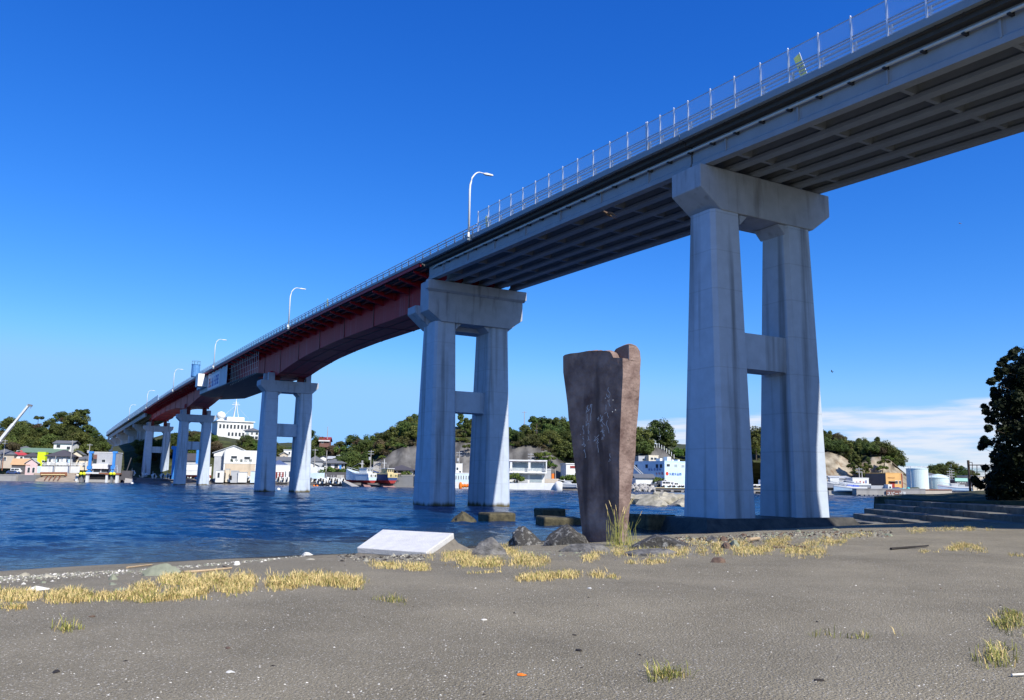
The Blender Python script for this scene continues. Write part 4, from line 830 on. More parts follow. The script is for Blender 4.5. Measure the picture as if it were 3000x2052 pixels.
# left wooded hill (crowns add about 55 px above these lines)
hill('hill', ['wooded hill behind the left harbour houses'], [(322, [(-200, 1390), (340, 1390)]), (345, [(-200, 1290), (0, 1276), (50, 1256), (105, 1262), (135, 1262), (180, 1240), (225, 1240), (260, 1275), (300, 1312), (330, 1345)])], ['hillg'], -200, 340)
LT = {'a': 'dense green tree in the wood covering the left hill', 'b': 'dense green tree in the wood covering the left hill', 'c': 'dense green tree in the wood covering the left hill', 'd': 'brownish thin-leaved tree in the wood covering the left hill', 'k': 'dense green tree in the wood covering the left hill'}
forest('hill-200', -30, 318, 0, 54, 'aaabbccd', LT, 'trees of the left hill wood', (.62, .95), .12, 1.0)
plant('p', W(236, 1262, 343), .92, 'flat-topped pine standing clear of the ridge on the left hill, the taller of two')
plant('p', W(109, 1262, 343), .62, 'small flat-topped pine poking up at the dip in the left hill ridge')
plant('p', W(256, 1285, 341), .55, 'crooked little pine on the right slope of the left hill below the taller pine')
plant('d', W(33, 1330, 318), .75, 'bare brownish round tree behind the red-roofed house on the left')
# hill under the white building, behind the far piers
hill('hill', ['steep green hillside below the white hilltop building'], [(318, [(330, 1388), (960, 1392)]), (350, [(330, 1330), (420, 1318), (480, 1300), (560, 1275), (640, 1290), (700, 1300), (760, 1312), (820, 1330), (900, 1318), (965, 1300)]), (385, [(330, 1310), (480, 1275), (560, 1262), (640, 1270), (700, 1282), (760, 1296), (820, 1300), (900, 1296), (965, 1290)])], ['hillg', 'hillg'], 330, 965)
MT = 'leafy tree on the hillside between the piers under the white hilltop building'
forest('hill330', 395, 640, 0, 26, 'abced', MT, 'trees of the middle hillside', (.5, .8), .35, 1.05)
forest('hill330', 690, 950, 0, 22, 'abcce', 'leafy tree on the slope left of the red-roofed hilltop house', 'trees of the slope below the red roof', (.55, .85), .3, 1.0)
forest('hill330', 640, 755, 0, 7, 'sse', 'low green shrub on the open slope under the hilltop houses', 'shrubs under the hilltop houses', (.8, 1.2), .2, .8)
plant('a', W(900, 1300, 352), .75, 'tree standing left of the red-roofed hilltop house'); plant('x', W(708, 1300, 340), 1.0, 'reddish shrub in front of the two-storey white hilltop house')
# central hill with the sprayed cliff
hill('hill', ['', 'undergrowth of the central hill above the grey cliff'], [(292, [(960, 1392), (1700, 1392)]), (300, [(960, 1392), (1060, 1390), (1100, 1352), (1135, 1328), (1180, 1306), (1240, 1302), (1290, 1296), (1340, 1292), (1400, 1296), (1500, 1304), (1560, 1298), (1610, 1322), (1650, 1352), (1700, 1390)]), (335, [(960, 1325), (1000, 1318), (1060, 1312), (1110, 1300), (1150, 1276), (1200, 1256), (1250, 1250), (1340, 1252), (1400, 1258), (1490, 1268), (1560, 1262), (1600, 1265), (1650, 1262), (1700, 1270)])], [None, 'hillg'], 960, 1700)
hill('cliff', ['grey sprayed-concrete cliff below the central hill'], [(289, [(1060, 1396), (1680, 1396)]), (299.5, [(1060, 1392), (1100, 1354), (1135, 1329), (1180, 1307), (1240, 1303), (1290, 1297), (1340, 1293), (1400, 1297), (1500, 1305), (1560, 1299), (1610, 1323), (1650, 1353), (1680, 1392)])], ['cliff'], 1060, 1680, back=2, amp=1.7, step=6)
CT = {k: 'leafy tree in the wood on the central hill above the grey cliff' for k in 'abcek'}; CT['d'] = 'brownish thin tree in the wood on the central hill'; CT['r'] = 'yellowish reed thicket on the central hill'
forest('hill960', 965, 1240, 1, 44, 'abccebrd', CT, 'trees of the central hill', (.55, .92), .02, 1.0)
forest('hill960', 1330, 1405, 1, 9, 'rrak', CT, 'trees of the central hill', (.6, .9), .1, .95); forest('hill960', 1480, 1580, 1, 14, 'esrea', CT | {'s': 'low green shrub on the central hill'}, 'trees of the central hill', (.5, .8), .05, .95)
forest('hill960', 1600, 1690, 1, 13, 'abcc', CT, 'trees of the central hill', (.7, 1.0), .0, .95)
for px, py, s_, lab in ((1572, 1300, 1.12, 'umbrella-topped tree with bare limbs on the skyline left of the standing stone'), (1612, 1298, 1.0, 'broad flat-topped tree joining the umbrella-topped tree on the right')): plant('p', W(px, py, 318), s_, lab, sq=.95)
for px in range(1118, 1650, 13):                               # scrub hanging over the upper edge of the cliff
    py = pl([(1100, 1354), (1135, 1329), (1180, 1307), (1240, 1303), (1290, 1297), (1340, 1293), (1400, 1297), (1500, 1305), (1560, 1299), (1610, 1323), (1650, 1353)], px)
    if 1240 < px < 1325: continue
    plant(rnd_.choice('srsx'), W(px + rnd_.uniform(-4, 4), py + rnd_.uniform(-1, 7), 300), rnd_.uniform(.5, 1.0), 'scrubby bush along the upper edge of the grey cliff', 'scrub along the cliff edge')
for px, py in ((1590, 1355), (1602, 1368), (1612, 1352), (1578, 1342), (1565, 1360), (1385, 1378), (1372, 1318), (1120, 1345), (1620, 1372), (1598, 1340)): plant('s', W(px, py, 294), rnd_.uniform(.6, 1.1), 'green shrub growing on the face of the grey cliff', 'shrubs on the cliff face')
for px, py, lab in ((960, 1392, 'green bush at the foot of the hill steps behind the blue boat'), (1010, 1396, 'green bush right of the grey-roofed house below the hill'), (1040, 1392, 'green bush behind the blue-white fishing boat')): plant('s', W(px, py, 292), 1.5, lab)
# mound and trees right of the standing stone
hill('hill', ['', 'hill with trees right of the standing stone', 'low far ridge right of the standing stone'], [(300, [(1800, 1395), (2330, 1395)]), (308, [(1800, 1350), (1870, 1342), (1900, 1320), (1925, 1310), (1950, 1316), (1968, 1340), (2000, 1350), (2100, 1352), (2330, 1360)]), (330, [(1800, 1320), (1870, 1305), (1930, 1302), (1970, 1310), (2000, 1318), (2100, 1330), (2200, 1300), (2330, 1310)]), (420, [(1800, 1302), (2010, 1302), (2100, 1302), (2200, 1270), (2330, 1280)])], [None, 'hillg', 'hillg'], 1800, 2330)
hill('cliff', ['grey sprayed mound with a rusty streak above the light blue warehouse'], [(297, [(1868, 1400), (2000, 1400)]), (307, [(1868, 1356), (1885, 1335), (1905, 1313), (1922, 1310), (1945, 1318), (1965, 1338), (1985, 1356), (2000, 1398)])], ['cliff'], 1868, 2000, back=3, amp=.3, step=5)
RT = 'dark tree on the mound just right of the standing stone'
for px, py, s_, k in ((1848, 1345, 1.15, 'a'), (1868, 1348, 1.1, 'c'), (1885, 1342, 1.0, 'b'), (1850, 1320, 1.1, 'c'), (1880, 1318, 1.1, 'a'), (1865, 1330, 1.1, 'b')): plant(k, W(px, py, 306), s_ * .9, RT, 'trees on the mound right of the standing stone')
plant('c', W(1935, 1318, 318), 1.12, 'big leaning round tree on top of the grey mound with posts', sq=1.15); plant('b', W(1955, 1322, 318), 1.0, 'round tree at the right shoulder of the grey mound', sq=.9)
for px in (1990, 2012, 2218, 2228): plant('e' if px < 2100 else 'c', W(px, 1345, 312), .7, 'green tree on the low ridge glimpsed beside the near pier', 'trees of the low ridge by the near pier')
plant('c', W(2216, 1345, 300), 1.3, 'dark tree seen through the gap between the near pier legs')
for i in range(9):                                              # posts of the fence on the mound
    px = 1917 + i * 7.2; py = (1309, 1308, 1308, 1313, 1316, 1323, 1327, 1333, 1340)[i]; b = W(px, py, 306.5); mb = MB(); mb.tube([b - Vector((0, 0, .5)), b + Vector((0, 0, 1.05))], .11, 5); tag(mb.build('fence_post', M['white'], org=b), 'white post in the row along the top of the grey mound', 'post', 'white posts on the grey mound')
# right hill with the sandstone cliff
hill('hill', ['', 'wooded crown of the right hill above the sandstone cliff', ''], [(268, [(2380, 1420), (2720, 1420)]), (276, [(2380, 1335), (2430, 1332), (2460, 1340), (2480, 1350), (2510, 1372), (2530, 1352), (2545, 1338), (2570, 1335), (2600, 1345), (2625, 1372), (2660, 1398), (2720, 1410)]), (300, [(2380, 1288), (2420, 1286), (2450, 1290), (2490, 1305), (2520, 1315), (2545, 1322), (2575, 1330), (2600, 1338), (2625, 1362), (2650, 1388), (2720, 1402)])], [None, 'hillg'], 2380, 2720, step=6)
hill('cliff', ['pale yellow sandstone cliff under the wooded right hill'], [(265, [(2380, 1425), (2720, 1425)]), (275.5, [(2380, 1330), (2430, 1328), (2460, 1336), (2480, 1346), (2510, 1366), (2530, 1348), (2545, 1332), (2570, 1330), (2600, 1341), (2625, 1370), (2660, 1398), (2720, 1415)])], ['cliffy'], 2380, 2720, back=3, amp=2.0, step=4)
ST = {'a': 'dark green tree in the wood on the right cliff-edged hill', 'd': 'brownish tree in the wood on the right cliff-edged hill', 'x': 'dark shrub clinging to the sandstone cliff'}
for k in 'bcek': ST[k] = ST['a']
forest('hill2380', 2400, 2640, 1, 34, 'abcckd', ST, 'trees of the right hill', (.45, .72), .0, .95)
for px, py in ((2492, 1372), (2500, 1392), (2515, 1380), (2522, 1398), (2505, 1362), (2538, 1402), (2590, 1362), (2600, 1352), (2585, 1380), (2545, 1375)): plant('k' if px < 2550 else 's', W(px, py, 268), rnd_.uniform(.4, .55) if px < 2550 else .9, 'dark bush hanging on the sandstone cliff face', 'bushes on the sandstone cliff')
plant('k', W(2572, 1338, 290), .72, 'dark narrow conifer rising from the right shoulder of the cliff hill', sq=1.0)
hill('hill', ['far low wooded hill behind the storage tanks'], [(420, [(2700, 1428), (2990, 1428)]), (470, [(2700, 1395), (2735, 1378), (2760, 1374), (2800, 1380), (2830, 1392), (2870, 1402), (2990, 1412)])], ['hillg'], 2700, 2990, amp=1.2)
forest('hill2700', 2725, 2870, 0, 16, 'abc', 'dark tree on the far low hill behind the storage tanks', 'trees of the far low hill', (.5, .75), .3, 1.0)
# ---------------------------------------------------------------- near trees on the right
def near_tree(loc, hgt, rx, seed, label, n=70, nper=150, kind=0, grp=None):
    rg = random.Random(seed); t = thing('tree', label, 'tree', loc, 0, grp); cs, rr = [], []; mb = MB()
    lean = Vector((-.6, -.4, 0)); ptop = Vector((0, 0, hgt * .45)) + lean; mb.tube([(0, 0, -.5), (.1, 0, hgt * .2), ptop], .28, 8, .16)
    for i in range(n):
        a = rg.uniform(0, 6.283); z = hgt * rg.uniform(.0, .97) ** 1.1; f = min(1.0, 1.15 * math.sqrt(max(.02, 1 - (z / hgt) ** 1.6))) * (.9 + .12 * math.sin(z * 1.7 + seed)); rad = rx * f * rg.uniform(.1, 1) ** .5
        c = Vector((math.cos(a) * rad, math.sin(a) * rad, z)); cs.append(tuple(c)); rr.append(rg.uniform(.55, 1.15) * (1.15 - .5 * z / hgt))
        if i % 3 == 0: mb.tube([ptop * rg.uniform(.4, 1), (ptop + c) / 2, c], .07, 5, .015)
    for i in range(16):                                         # thin sprays that stick out of the outline
        a = rg.uniform(2.3, 4.6); z = hgt * rg.uniform(.3, 1.0); rad = rx * 1.2 * math.sqrt(max(.06, 1 - (z / hgt) ** 1.7)); c = Vector((math.cos(a) * rad, math.sin(a) * rad, z)); cs.append(tuple(c)); rr.append(.42); mb.tube([(0, 0, z * .8), c], .03, 4, .01)
    mb.build('trunk', M['bark'], t, w=False)
    o = bpy.data.objects.new('crown', leaf_mesh('crown', cs, rr, nper, .2, seed, M['leafn'], flat=.9, up=.25, elong=1.9)); COL.objects.link(o); o.parent = t; return t
def gb(x, y): return Vector((x, y, bz(x, y)))
OUT = [(1018, 2990), (1030, 2982), (1060, 2962), (1075, 2940), (1095, 2934), (1121, 2920), (1145, 2908), (1172, 2912), (1200, 2892), (1215, 2900), (1284, 2906), (1305, 2888), (1335, 2888), (1362, 2898), (1405, 2868), (1430, 2872), (1460, 2880)]
def edge_tree(loc, Y0, Y1, seed, label, n, nper):
    """tree whose leafy side follows the uneven edge seen against the sky; clumps fill a real crown several metres deep"""
    g = random.Random(seed); t = thing('tree', label, 'tree', loc); cs, rr = [], []; mb = MB(); L0 = Vector(loc); mb.tube([(0, 0, -.6), (.1, 0, 3), (-.3, 0, 7)], .3, 8, .14)
    for i in range(n):
        py = 1018 + 440 * g.random() ** .8; xl = pl(OUT, py) + 16; r = g.uniform(.35, .85); Y = g.uniform(Y0, Y1); px = xl + r * F_PX / Y * .8 + (3200 - xl) * g.random() ** 1.6; c = W(px, py, Y) - L0; cs.append(tuple(c)); rr.append(r)
        if i % 4 == 0: mb.tube([(0, 0, max(1, c.z * .5)), c * .5 + Vector((0, 0, c.z * .2)), c], .06, 4, .015)
    for i in range(46):                                         # sprays breaking the outline
        py = 1016 + 420 * g.random(); xl = pl(OUT, py); Y = g.uniform(Y0, Y1); c = W(xl + g.uniform(-14, 16), py - g.uniform(0, 14), Y) - L0; cs.append(tuple(c)); rr.append(g.uniform(.14, .3)); mb.tube([W(xl + 40, py + 10, Y) - L0, c], .02, 4, .006)
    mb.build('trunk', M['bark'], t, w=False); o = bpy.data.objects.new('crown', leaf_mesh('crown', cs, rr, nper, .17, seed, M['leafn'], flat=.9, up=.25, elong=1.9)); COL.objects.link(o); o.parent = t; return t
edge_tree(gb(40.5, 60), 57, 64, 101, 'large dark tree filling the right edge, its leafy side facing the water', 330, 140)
for i, (x, y, h, r_) in enumerate(((36.4, 51, 12.5, 3.6), (37.5, 45, 13, 4.2), (43, 42, 13, 5.2), (50, 47, 14, 5.5), (38.5, 38, 11, 3.8), (47.5, 35, 14, 5.5), (42, 50, 13, 4.5), (45.5, 56, 12, 4.5))):
    near_tree(gb(x, y), h, r_, 120 + i, 'tree of the same wood on the bank, outside the photograph to the right', 60, 90, grp='bank trees beyond the right edge')
# gate frame and wire fence on the bank
M['rust'] = mat('rusty_dark_steel', (.05, .035, .03), .7, .3, 6)
gt = thing('wire_fence', 'dark steel wire fence with a tall corner post on the bank by the dark tree', 'fence', gb(37.3, 70))
def fx(px, py): return W(px, py, 70.0)
mb = MB(); mb.obox((fx(2838, 1352) + fx(2841, 1437)) / 2, Vector((.07, 0, 0)), Vector((0, .07, 0)), Vector((0, 0, 1.28))); mb.build('corner_post', M['rust'], gt)
mb = MB(); mb.tube([fx(2841, 1363), fx(2900, 1363)], .045, 6); mb.tube([fx(2841, 1383), fx(2900, 1383)], .02, 5); mb.tube([fx(2841, 1414), fx(2900, 1414)], .03, 5); mb.tube([fx(2841, 1355), fx(2848, 1355), fx(2848.5, 1362), fx(2848.5, 1436)], .03, 5); mb.tube([fx(2822, 1368), fx(2840, 1378)], .02, 4)
for px in (2862, 2886): mb.tube([fx(px, 1363), fx(px + 1, 1437)], .03, 5)
mb.build('frame', M['rust'], gt)
mb = MB()
for k in range(-10, 24): mb.tube([fx(2842 + k * 3.2, 1370), fx(2842 + k * 3.2 + 16, 1383)], .007, 3)
for k in range(20): mb.tube([fx(2842 + k * 3.0, 1383), fx(2842 + k * 3.0, 1436)], .005, 3)
for k in range(18): mb.tube([fx(2842, 1384 + k * 3.0), fx(2900, 1384 + k * 3.0)], .005, 3)
mb.build('wire', M['rust'], gt)
# ================================================================ far shore: buildings
def C(name, c, **k): M[name] = mat(name, c, **{**dict(rough=.8, v=.08, s=.6), **k}); return name
for nm, c in dict(wallwhite=(.72, .72, .69), wallcream=(.66, .58, .44), wallgrey=(.42, .43, .44), walldark=(.10, .095, .10), wallbeige=(.5, .43, .34), lime=(.58, .72, .02), pinkw=(.6, .45, .44), tanroof=(.52, .32, .17), roofgrey=(.13, .135, .145), roofdark=(.07, .065, .075), roofred=(.42, .05, .06), roofmaroon=(.24, .035, .035), roofgreen=(.14, .22, .15), roofblue=(.07, .10, .2), rooflight=(.4, .42, .43), glass=(.035, .045, .055), glassl=(.30, .36, .38), blueb=(.05, .24, .62), ltblue=(.50, .66, .78), shutter=(.55, .45, .33), orangeb=(.62, .36, .13), brick=(.2, .1, .08), turq=(.1, .6, .55), concq=(.36, .34, .31), concd=(.2, .2, .2), rampr=(.34, .2, .17), orange=(.75, .18, .02), rustm=(.25, .1, .05), ltfence=(.55, .66, .72), yelb=(.75, .8, .03), redp=(.3, .035, .03), navy=(.03, .06, .16), tarpb=(.04, .09, .42), mint=(.35, .62, .52), ochre=(.62, .5, .25), mossd=(.05, .06, .04)).items(): C(nm, c)
for k in ('wallwhite', 'wallcream', 'wallgrey', 'concq', 'orangeb', 'shutter'): stained(M[k], tuple(x * .55 for x in M[k].node_tree.nodes['Color Ramp'].color_ramp.elements[0].color[:3]), .5, (1, 1, .12), .56, .75, .45)
def lbox(name, m, t, *b, **k):
    mb = MB(); mb.box(*b); return mb.build(name, M[m] if isinstance(m, str) else m, t, w=False, **k)
def window(t, x0, x1, z0, z1, y=0.0, g='glass', fr='wallwhite', face=None):
    """frame with its pane, set in the plane y (front) or, with face=x, in a side wall"""
    mb, pb = MB(), MB(); e = .1
    if face is None: mb.box(x0 - e, x1 + e, y - .06, y + .1, z0 - e, z1 + e); pb.box(x0, x1, y - .09, y + .05, z0, z1)
    else: mb.box(face - .06, face + .06, x0 - e, x1 + e, z0 - e, z1 + e); pb.box(face - .09, face + .09, x0, x1, z0, z1)
    f = mb.build('window', M[fr], t, w=False); pb.build('pane', M[g], f, w=False); return f
def roofp(kind, t, w, d, h, rise, m, ov=.45, th=.14, name='roof'):
    x0, x1, y0, y1 = -w / 2 - ov, w / 2 + ov, -ov, d + ov; mb = MB(); z = h
    if kind == 'flat': mb.box(x0 + ov * .6, x1 - ov * .6, y0 + ov * .6, y1 - ov * .6, z, z + max(.25, rise))
    elif kind == 'side':
        ym = (y0 + y1) / 2
        for a, b in ((y0, ym), (y1, ym)): mb.hexa([(x0, a, z), (x1, a, z), (x1, b, z + rise), (x0, b, z + rise), (x0, a, z + th), (x1, a, z + th), (x1, b, z + rise + th), (x0, b, z + rise + th)])
        for x in (-w / 2 + .02, w / 2 - .17): mb.prism([(x, 0.02, z), (x, d - .02, z), (x, ym, z + rise - .08)], (.15, 0, 0))
    elif kind == 'gable':
        for a, b in ((x0, 0), (x1, 0)): mb.hexa([(a, y0, z), (b, y0, z + rise), (b, y1, z + rise), (a, y1, z), (a, y0, z + th), (b, y0, z + rise + th), (b, y1, z + rise + th), (a, y1, z + th)])
    else:
        r = min(w, d) / 2 + ov; A = [(x0, y0, z), (x1, y0, z), (x1, y1, z), (x0, y1, z)]; B = [(x0 + r, (y0 + y1) / 2, z + rise), (x1 - r, (y0 + y1) / 2, z + rise)] if w > d else [(0, y0 + r, z + rise), (0, y1 - r, z + rise)]
        mb.add(A + B, [(0, 1, 5, 4), (1, 2, 5), (2, 3, 4, 5), (3, 0, 4)] if w > d else [(0, 1, 4), (1, 2, 5, 4), (2, 3, 5), (3, 0, 4, 5)]); mb.box(x0, x1, y0, y1, z - th, z)
    return mb.build(name, M[m], t, w=False)
def bld(lab, px0, px1, pyt, pyb, Y, d, wm, roof='flat', rise=0, rm='roofgrey', rz=22, wins=(), name='house', cat='house', ov=.45, g='glass', gab=None, zmin=None, loc=None):
    """a building whose front spans px0..px1 and pyt..pyb in the photo at distance Y"""
    rz = R(rz); b = W((px0 + px1) / 2, pyb, Y) if loc is None else loc; w = (px1 - px0) * mpp(Y) / math.cos(rz); h = (pyb - pyt) * Y / F_PX * 1.02; ris = rise * Y / F_PX
    t = thing(name, lab, cat, b, rz); lbox('wall', wm, t, -w / 2, w / 2, 0, d, -1.5, h)
    if roof: roofp(roof, t, w, d, h, ris, rm, ov)
    if roof == 'gable':
        mb = MB(); mb.prism([(-w / 2, .0, h), (w / 2, .0, h), (0, .0, h + ris * .96)], (0, .15, 0)); mb.build('gable_wall', M[gab or wm], t, w=False)
    for u0, u1, v0, v1, *rest in wins: window(t, -w / 2 + u0 * w, -w / 2 + u1 * w, v0 * h, v1 * h, g=rest[0] if rest else g)
    t['_w'] = w; t['_h'] = h; return t
def dims(t): w, h = t['_w'], t['_h']; del t['_w'], t['_h']; return w, h
ALLB = []
def B_(*a, **k): t = bld(*a, **k); ALLB.append(t); return t
# ---- left cluster
B_('beige house with a dark grey hip roof at the far left frame edge', -32, 34, 1332, 1360, 308, 9, 'wallbeige', 'hip', 16, 'roofgrey', rz=15, wins=((.55, .7, .35, .7),))
B_('white house under a bright red hip roof on the left', 32, 74, 1334, 1352, 312, 8, 'wallwhite', 'hip', 14, 'roofred', rz=18, wins=((.2, .35, .3, .75), (.6, .75, .3, .75)))
B_('low grey-roofed house behind the red-roofed house, by the bare brown tree', 50, 88, 1316, 1330, 325, 8, 'wallgrey', 'hip', 9, 'roofgrey', rz=15, wins=((.3, .5, .3, .7),))
B_('small house with a charcoal hip roof tucked between the red roof and the lime house', 72, 108, 1338, 1350, 309, 7, 'wallgrey', 'hip', 12, 'roofdark', rz=18, wins=((.4, .6, .3, .7),))
t = B_('long lime-yellow house under a flat dull green roof', 66, 172, 1328, 1345, 316, 12, 'lime', 'side', 14, 'roofgreen', rz=12, wins=((.33, .4, .2, .75), (.56, .63, .2, .75)), ov=1.3)
B_('lime-yellow stair tower in front of the long lime house', 108, 129, 1328, 1366, 306, 3, 'lime', 'flat', 1, 'lime', rz=12, wins=((.65, .95, .28, .42), (.7, 1.0, .05, .14)), name='stair_tower', cat='building', ov=.1)
B_('open shed with a tan sheet roof and a car parked inside', 36, 78, 1364, 1388, 299, 7, 'walldark', 'side', 18, 'tanroof', rz=20, name='shed', cat='shed')
B_('pink gabled shed right of the tan-roofed shed', 76, 104, 1360, 1388, 300, 8, 'pinkw', 'gable', 14, 'rooflight', rz=24, wins=((.2, .4, .1, .6, 'glass'), (.6, .8, .1, .6, 'glass')), name='shed', cat='shed')
t = B_('white house with a dark hip roof and laundry on its long balcony', 140, 206, 1338, 1368, 304, 10, 'wallgrey', 'hip', 20, 'roofdark', rz=14, wins=((.08, .2, .35, .75), (.35, .5, .35, .75), (.65, .8, .35, .75)), ov=.9)
w, h = t['_w'], t['_h']; lbox('balcony', 'wallwhite', t, -w * .45, w * .5, -1.4, -.1, h * .15, h * .42); rg = random.Random(4)
for i in range(5):
    x = w * (-.3 + .16 * i); mb = MB(); mb.box(x, x + rg.uniform(.5, 1.1), -1.5, -1.44, h * .4, h * rg.uniform(.66, .78)); mb.build('laundry', M[('wallwhite', 'ltblue', 'wallwhite')[i % 3]], t, w=False)
B_('white two-storey house with a slate gable roof standing high in front of the left wood', 158, 208, 1301, 1322, 322, 8, 'wallwhite', 'side', 9, 'roofgrey', rz=10, wins=((.16, .36, .45, .85), (.72, .9, .25, .62)), ov=.5)
B_('cream gabled house beside the utility pole right of the dark hip roof', 208, 236, 1335, 1362, 310, 10, 'wallcream', 'gable', 13, 'roofgrey', rz=20, wins=((.3, .9, .55, .85, 'brick'),), ov=.6)
B_('grey-roofed cream house between the cream gable and the blue lift columns', 232, 256, 1348, 1366, 308, 8, 'wallcream', 'side', 10, 'roofgrey', rz=16)
t = B_('white two-level boat lift building with blue columns at the left slip', 272, 329, 1329, 1386, 300, 10, 'wallgrey', 'flat', 2, 'wallwhite', rz=10, wins=((.42, .58, .53, .66), (.06, .38, .03, .2), (.44, .78, .03, .2)), name='lift_building', cat='building', ov=.3); w, h = t['_w'], t['_h']
lbox('red_panel', 'brick', t, -w * .49, -w * .33, -.08, .1, h * .68, h * .9); lbox('dark_panel', 'glass', t, -w * .49, -w * .33, -.07, .1, h * .46, h * .67); lbox('white_band', 'wallwhite', t, -w * .5, w * .28, -.7, -.0, h * .2, h * .44)
for px, lab in ((261, 'bright blue lift column on the left of the white boat lift building'), (331, 'bright blue lift column on the right of the white boat lift building')):
    b = W(px, 1384, 296); t = thing('lift_column', lab, 'crane column', b, R(10)); lbox('column', 'blueb', t, -.42, .42, -.4, .4, -3, 7.2); lbox('motor_box', 'blueb', t, -.75, .75, -.6, .55, 1.0, 2.2); lbox('head', 'blueb', t, -.6, 1.0, -.45, .45, 6.6, 7.3); lbox('foot', 'blueb', t, -.8, .8, -.6, .6, -.1, .4)
t = thing('lift_platform', 'rust-red boat lift platform raised over its dark pit at the left slip', 'platform', W(303, 1387, 293), R(8)); lbox('deck', 'rustm', t, -5.4, 5.6, -1, 6, -.25, .15); lbox('pit', 'black', t, -4.9, 5.0, 0, 6, -2.6, -.3); lbox('front_beam', 'wallwhite', t, -5.6, -1.2, -1.15, -1.0, -.2, .25); lbox('sill', 'concq', t, -6.2, 5.8, -1.9, .0, -4, -2.2)
for px0, px1, py, lab in ((222, 258, 1409, 'left pair of mooring piles topped by a yellow float, beside the blue column'), (310, 345, 1409, 'right pair of mooring piles topped by two yellow floats, in front of the lift platform')):
    t = thing('mooring_pile', lab, 'mooring', W((px0 + px1) / 2, py, 288)); q = (px1 - px0) * mpp(288)
    for k in range(3): mb = MB(); mb.box(-q / 2 + k * q * .42, -q / 2 + k * q * .42 + q * .17, -.5, .6, -1.5, 2.1); mb.build('pile', M['wallwhite' if k != 1 else 'concd'], t, w=False)
    for k, (x, z) in enumerate(((-.2, 2.35), (.9, 2.35), (-1.3, 1.8))[:2 if px0 > 300 else 3]): mb = MB(); mb.sphere((x, -.8, z), .56, 10, 7); mb.build('float', M['yelb' if k < 2 else 'wallcream'], t, w=False, smooth=True)
    lbox('cap_beam', 'rustm', t, -q * .55, q * .55, -.7, .8, 2.0, 2.25)
t = thing('step_ladder', 'aluminium step ladder standing right of the right blue lift column', 'ladder', W(338, 1385, 294))
mb = MB()
for s_ in (-1, 1): mb.tube([(s_ * .7, 0, 0), (s_ * .2, .3, 2.6)], .07, 4); mb.tube([(s_ * .7, .9, 0), (s_ * .2, .35, 2.6)], .05, 4)
for k in range(1, 7): z = k * .38; x = .7 - .5 * z / 2.6; mb.tube([(-x, .3 * z / 2.6, z), (x, .3 * z / 2.6, z)], .045, 4)
mb.build('frame', M['steel'], t, w=False)
def wallrun(lab, px0, px1, pyt, pyb, Y, m, name='quay_wall', cat='wall', th=1.2, caps=None, Y1=None, z0=None):
    a, b = W(px0, pyb, Y), W(px1, pyb, Y1 or Y); ta, tb = W(px0, pyt, Y).z, W(px1, pyt, Y1 or Y).z; t = thing(name, lab, cat, a); mb = MB(); k = Vector((0, th, 0)); za, zb = (a.z, b.z) if z0 is None else (z0, z0)
    f = lambda p, z: Vector((p.x, p.y, z))
    mb.hexa([f(a, za), f(b, zb), f(b + k, zb), f(a + k, za), f(a, ta), f(b, tb), f(b + k, tb), f(a + k, ta)]); o = mb.build('wall', M[m], t)
    if caps: mb = MB(); q = Vector((0, -.12, 0)); mb.hexa([f(a + q, ta), f(b + q, tb), f(b + k, tb), f(a + k, ta), f(a + q, ta + .25), f(b + q, tb + .25), f(b + k, tb + .25), f(a + k, ta + .25)]); mb.build('coping', M[caps], t)
    return t
wallrun('weathered concrete quay wall at the far left frame edge', -160, 46, 1392, 1412, 289, 'concq', z0=-1, caps='concq', th=5); wallrun('darker sloping quay wall section right of the left quay', 46, 104, 1392, 1411, 290, 'concd', z0=-1, th=5)
wallrun('long white sheet fence behind the rusty slipway cradle', 118, 232, 1367, 1386, 301, 'wallwhite', 'sheet_fence', 'fence', .2); wallrun('light grey sheet fence right of the pink shed', 100, 118, 1366, 1386, 301, 'ltfence', 'sheet_fence', 'fence', .2)
t = thing('white_railing', 'white picket railing above the long white sheet fence', 'railing', W(190, 1366, 302)); mb = MB()
for px in range(126, 258, 4): mb.tube([W(px, 1366, 302), W(px, 1357, 302)], .09, 4)
for py in (1357, 1361.5): mb.tube([W(125, py, 302), W(257, py, 302)], .1, 4)
mb.build('rails', M['wallwhite'], t)
t = thing('slipway', 'tan slipway ramp with four launching rails by the left slip', 'slipway', W(160, 1408, 288)); mb = MB(); a, b, c, d = W(104, 1411, 287), W(224, 1411, 287), W(226, 1386, 300), W(100, 1386, 300); k = Vector((0, 0, -2)); mb.hexa([a + k, b + k, c + k, d + k, a, b, c, d]); mb.build('ramp', mat('slip_ramp', (.33, .27, .2), .9, .2, .4), t)
for i in range(4): mb = MB(); mb.tube([W(130 + i * 13, 1408, 287) + Vector((0, 0, .1)), W(140 + i * 13, 1394, 294) + Vector((0, 0, .2))], .16, 4); mb.build('rail', M['rustm'], t)
t = thing('boat_cradle', 'long rust-red boat cradle on the tan slipway', 'cradle', W(160, 1394, 294)); mb = MB()
for py, dy in ((1390, 0), (1393, -1.5), (1386, 3)): mb.tube([W(118, py, 295 + dy), W(196, py, 295 + dy)], .28, 4)
for px in (122, 140, 158, 176, 192): mb.tube([W(px, 1393, 293), W(px, 1386, 298)], .2, 4)
mb.build('frame', M['rustm'], t); mb = MB(); mb.tube([W(120, 1391.5, 292.5), W(190, 1391.5, 292.5)], .22, 4); mb.build('timber', M['ochre'], t)
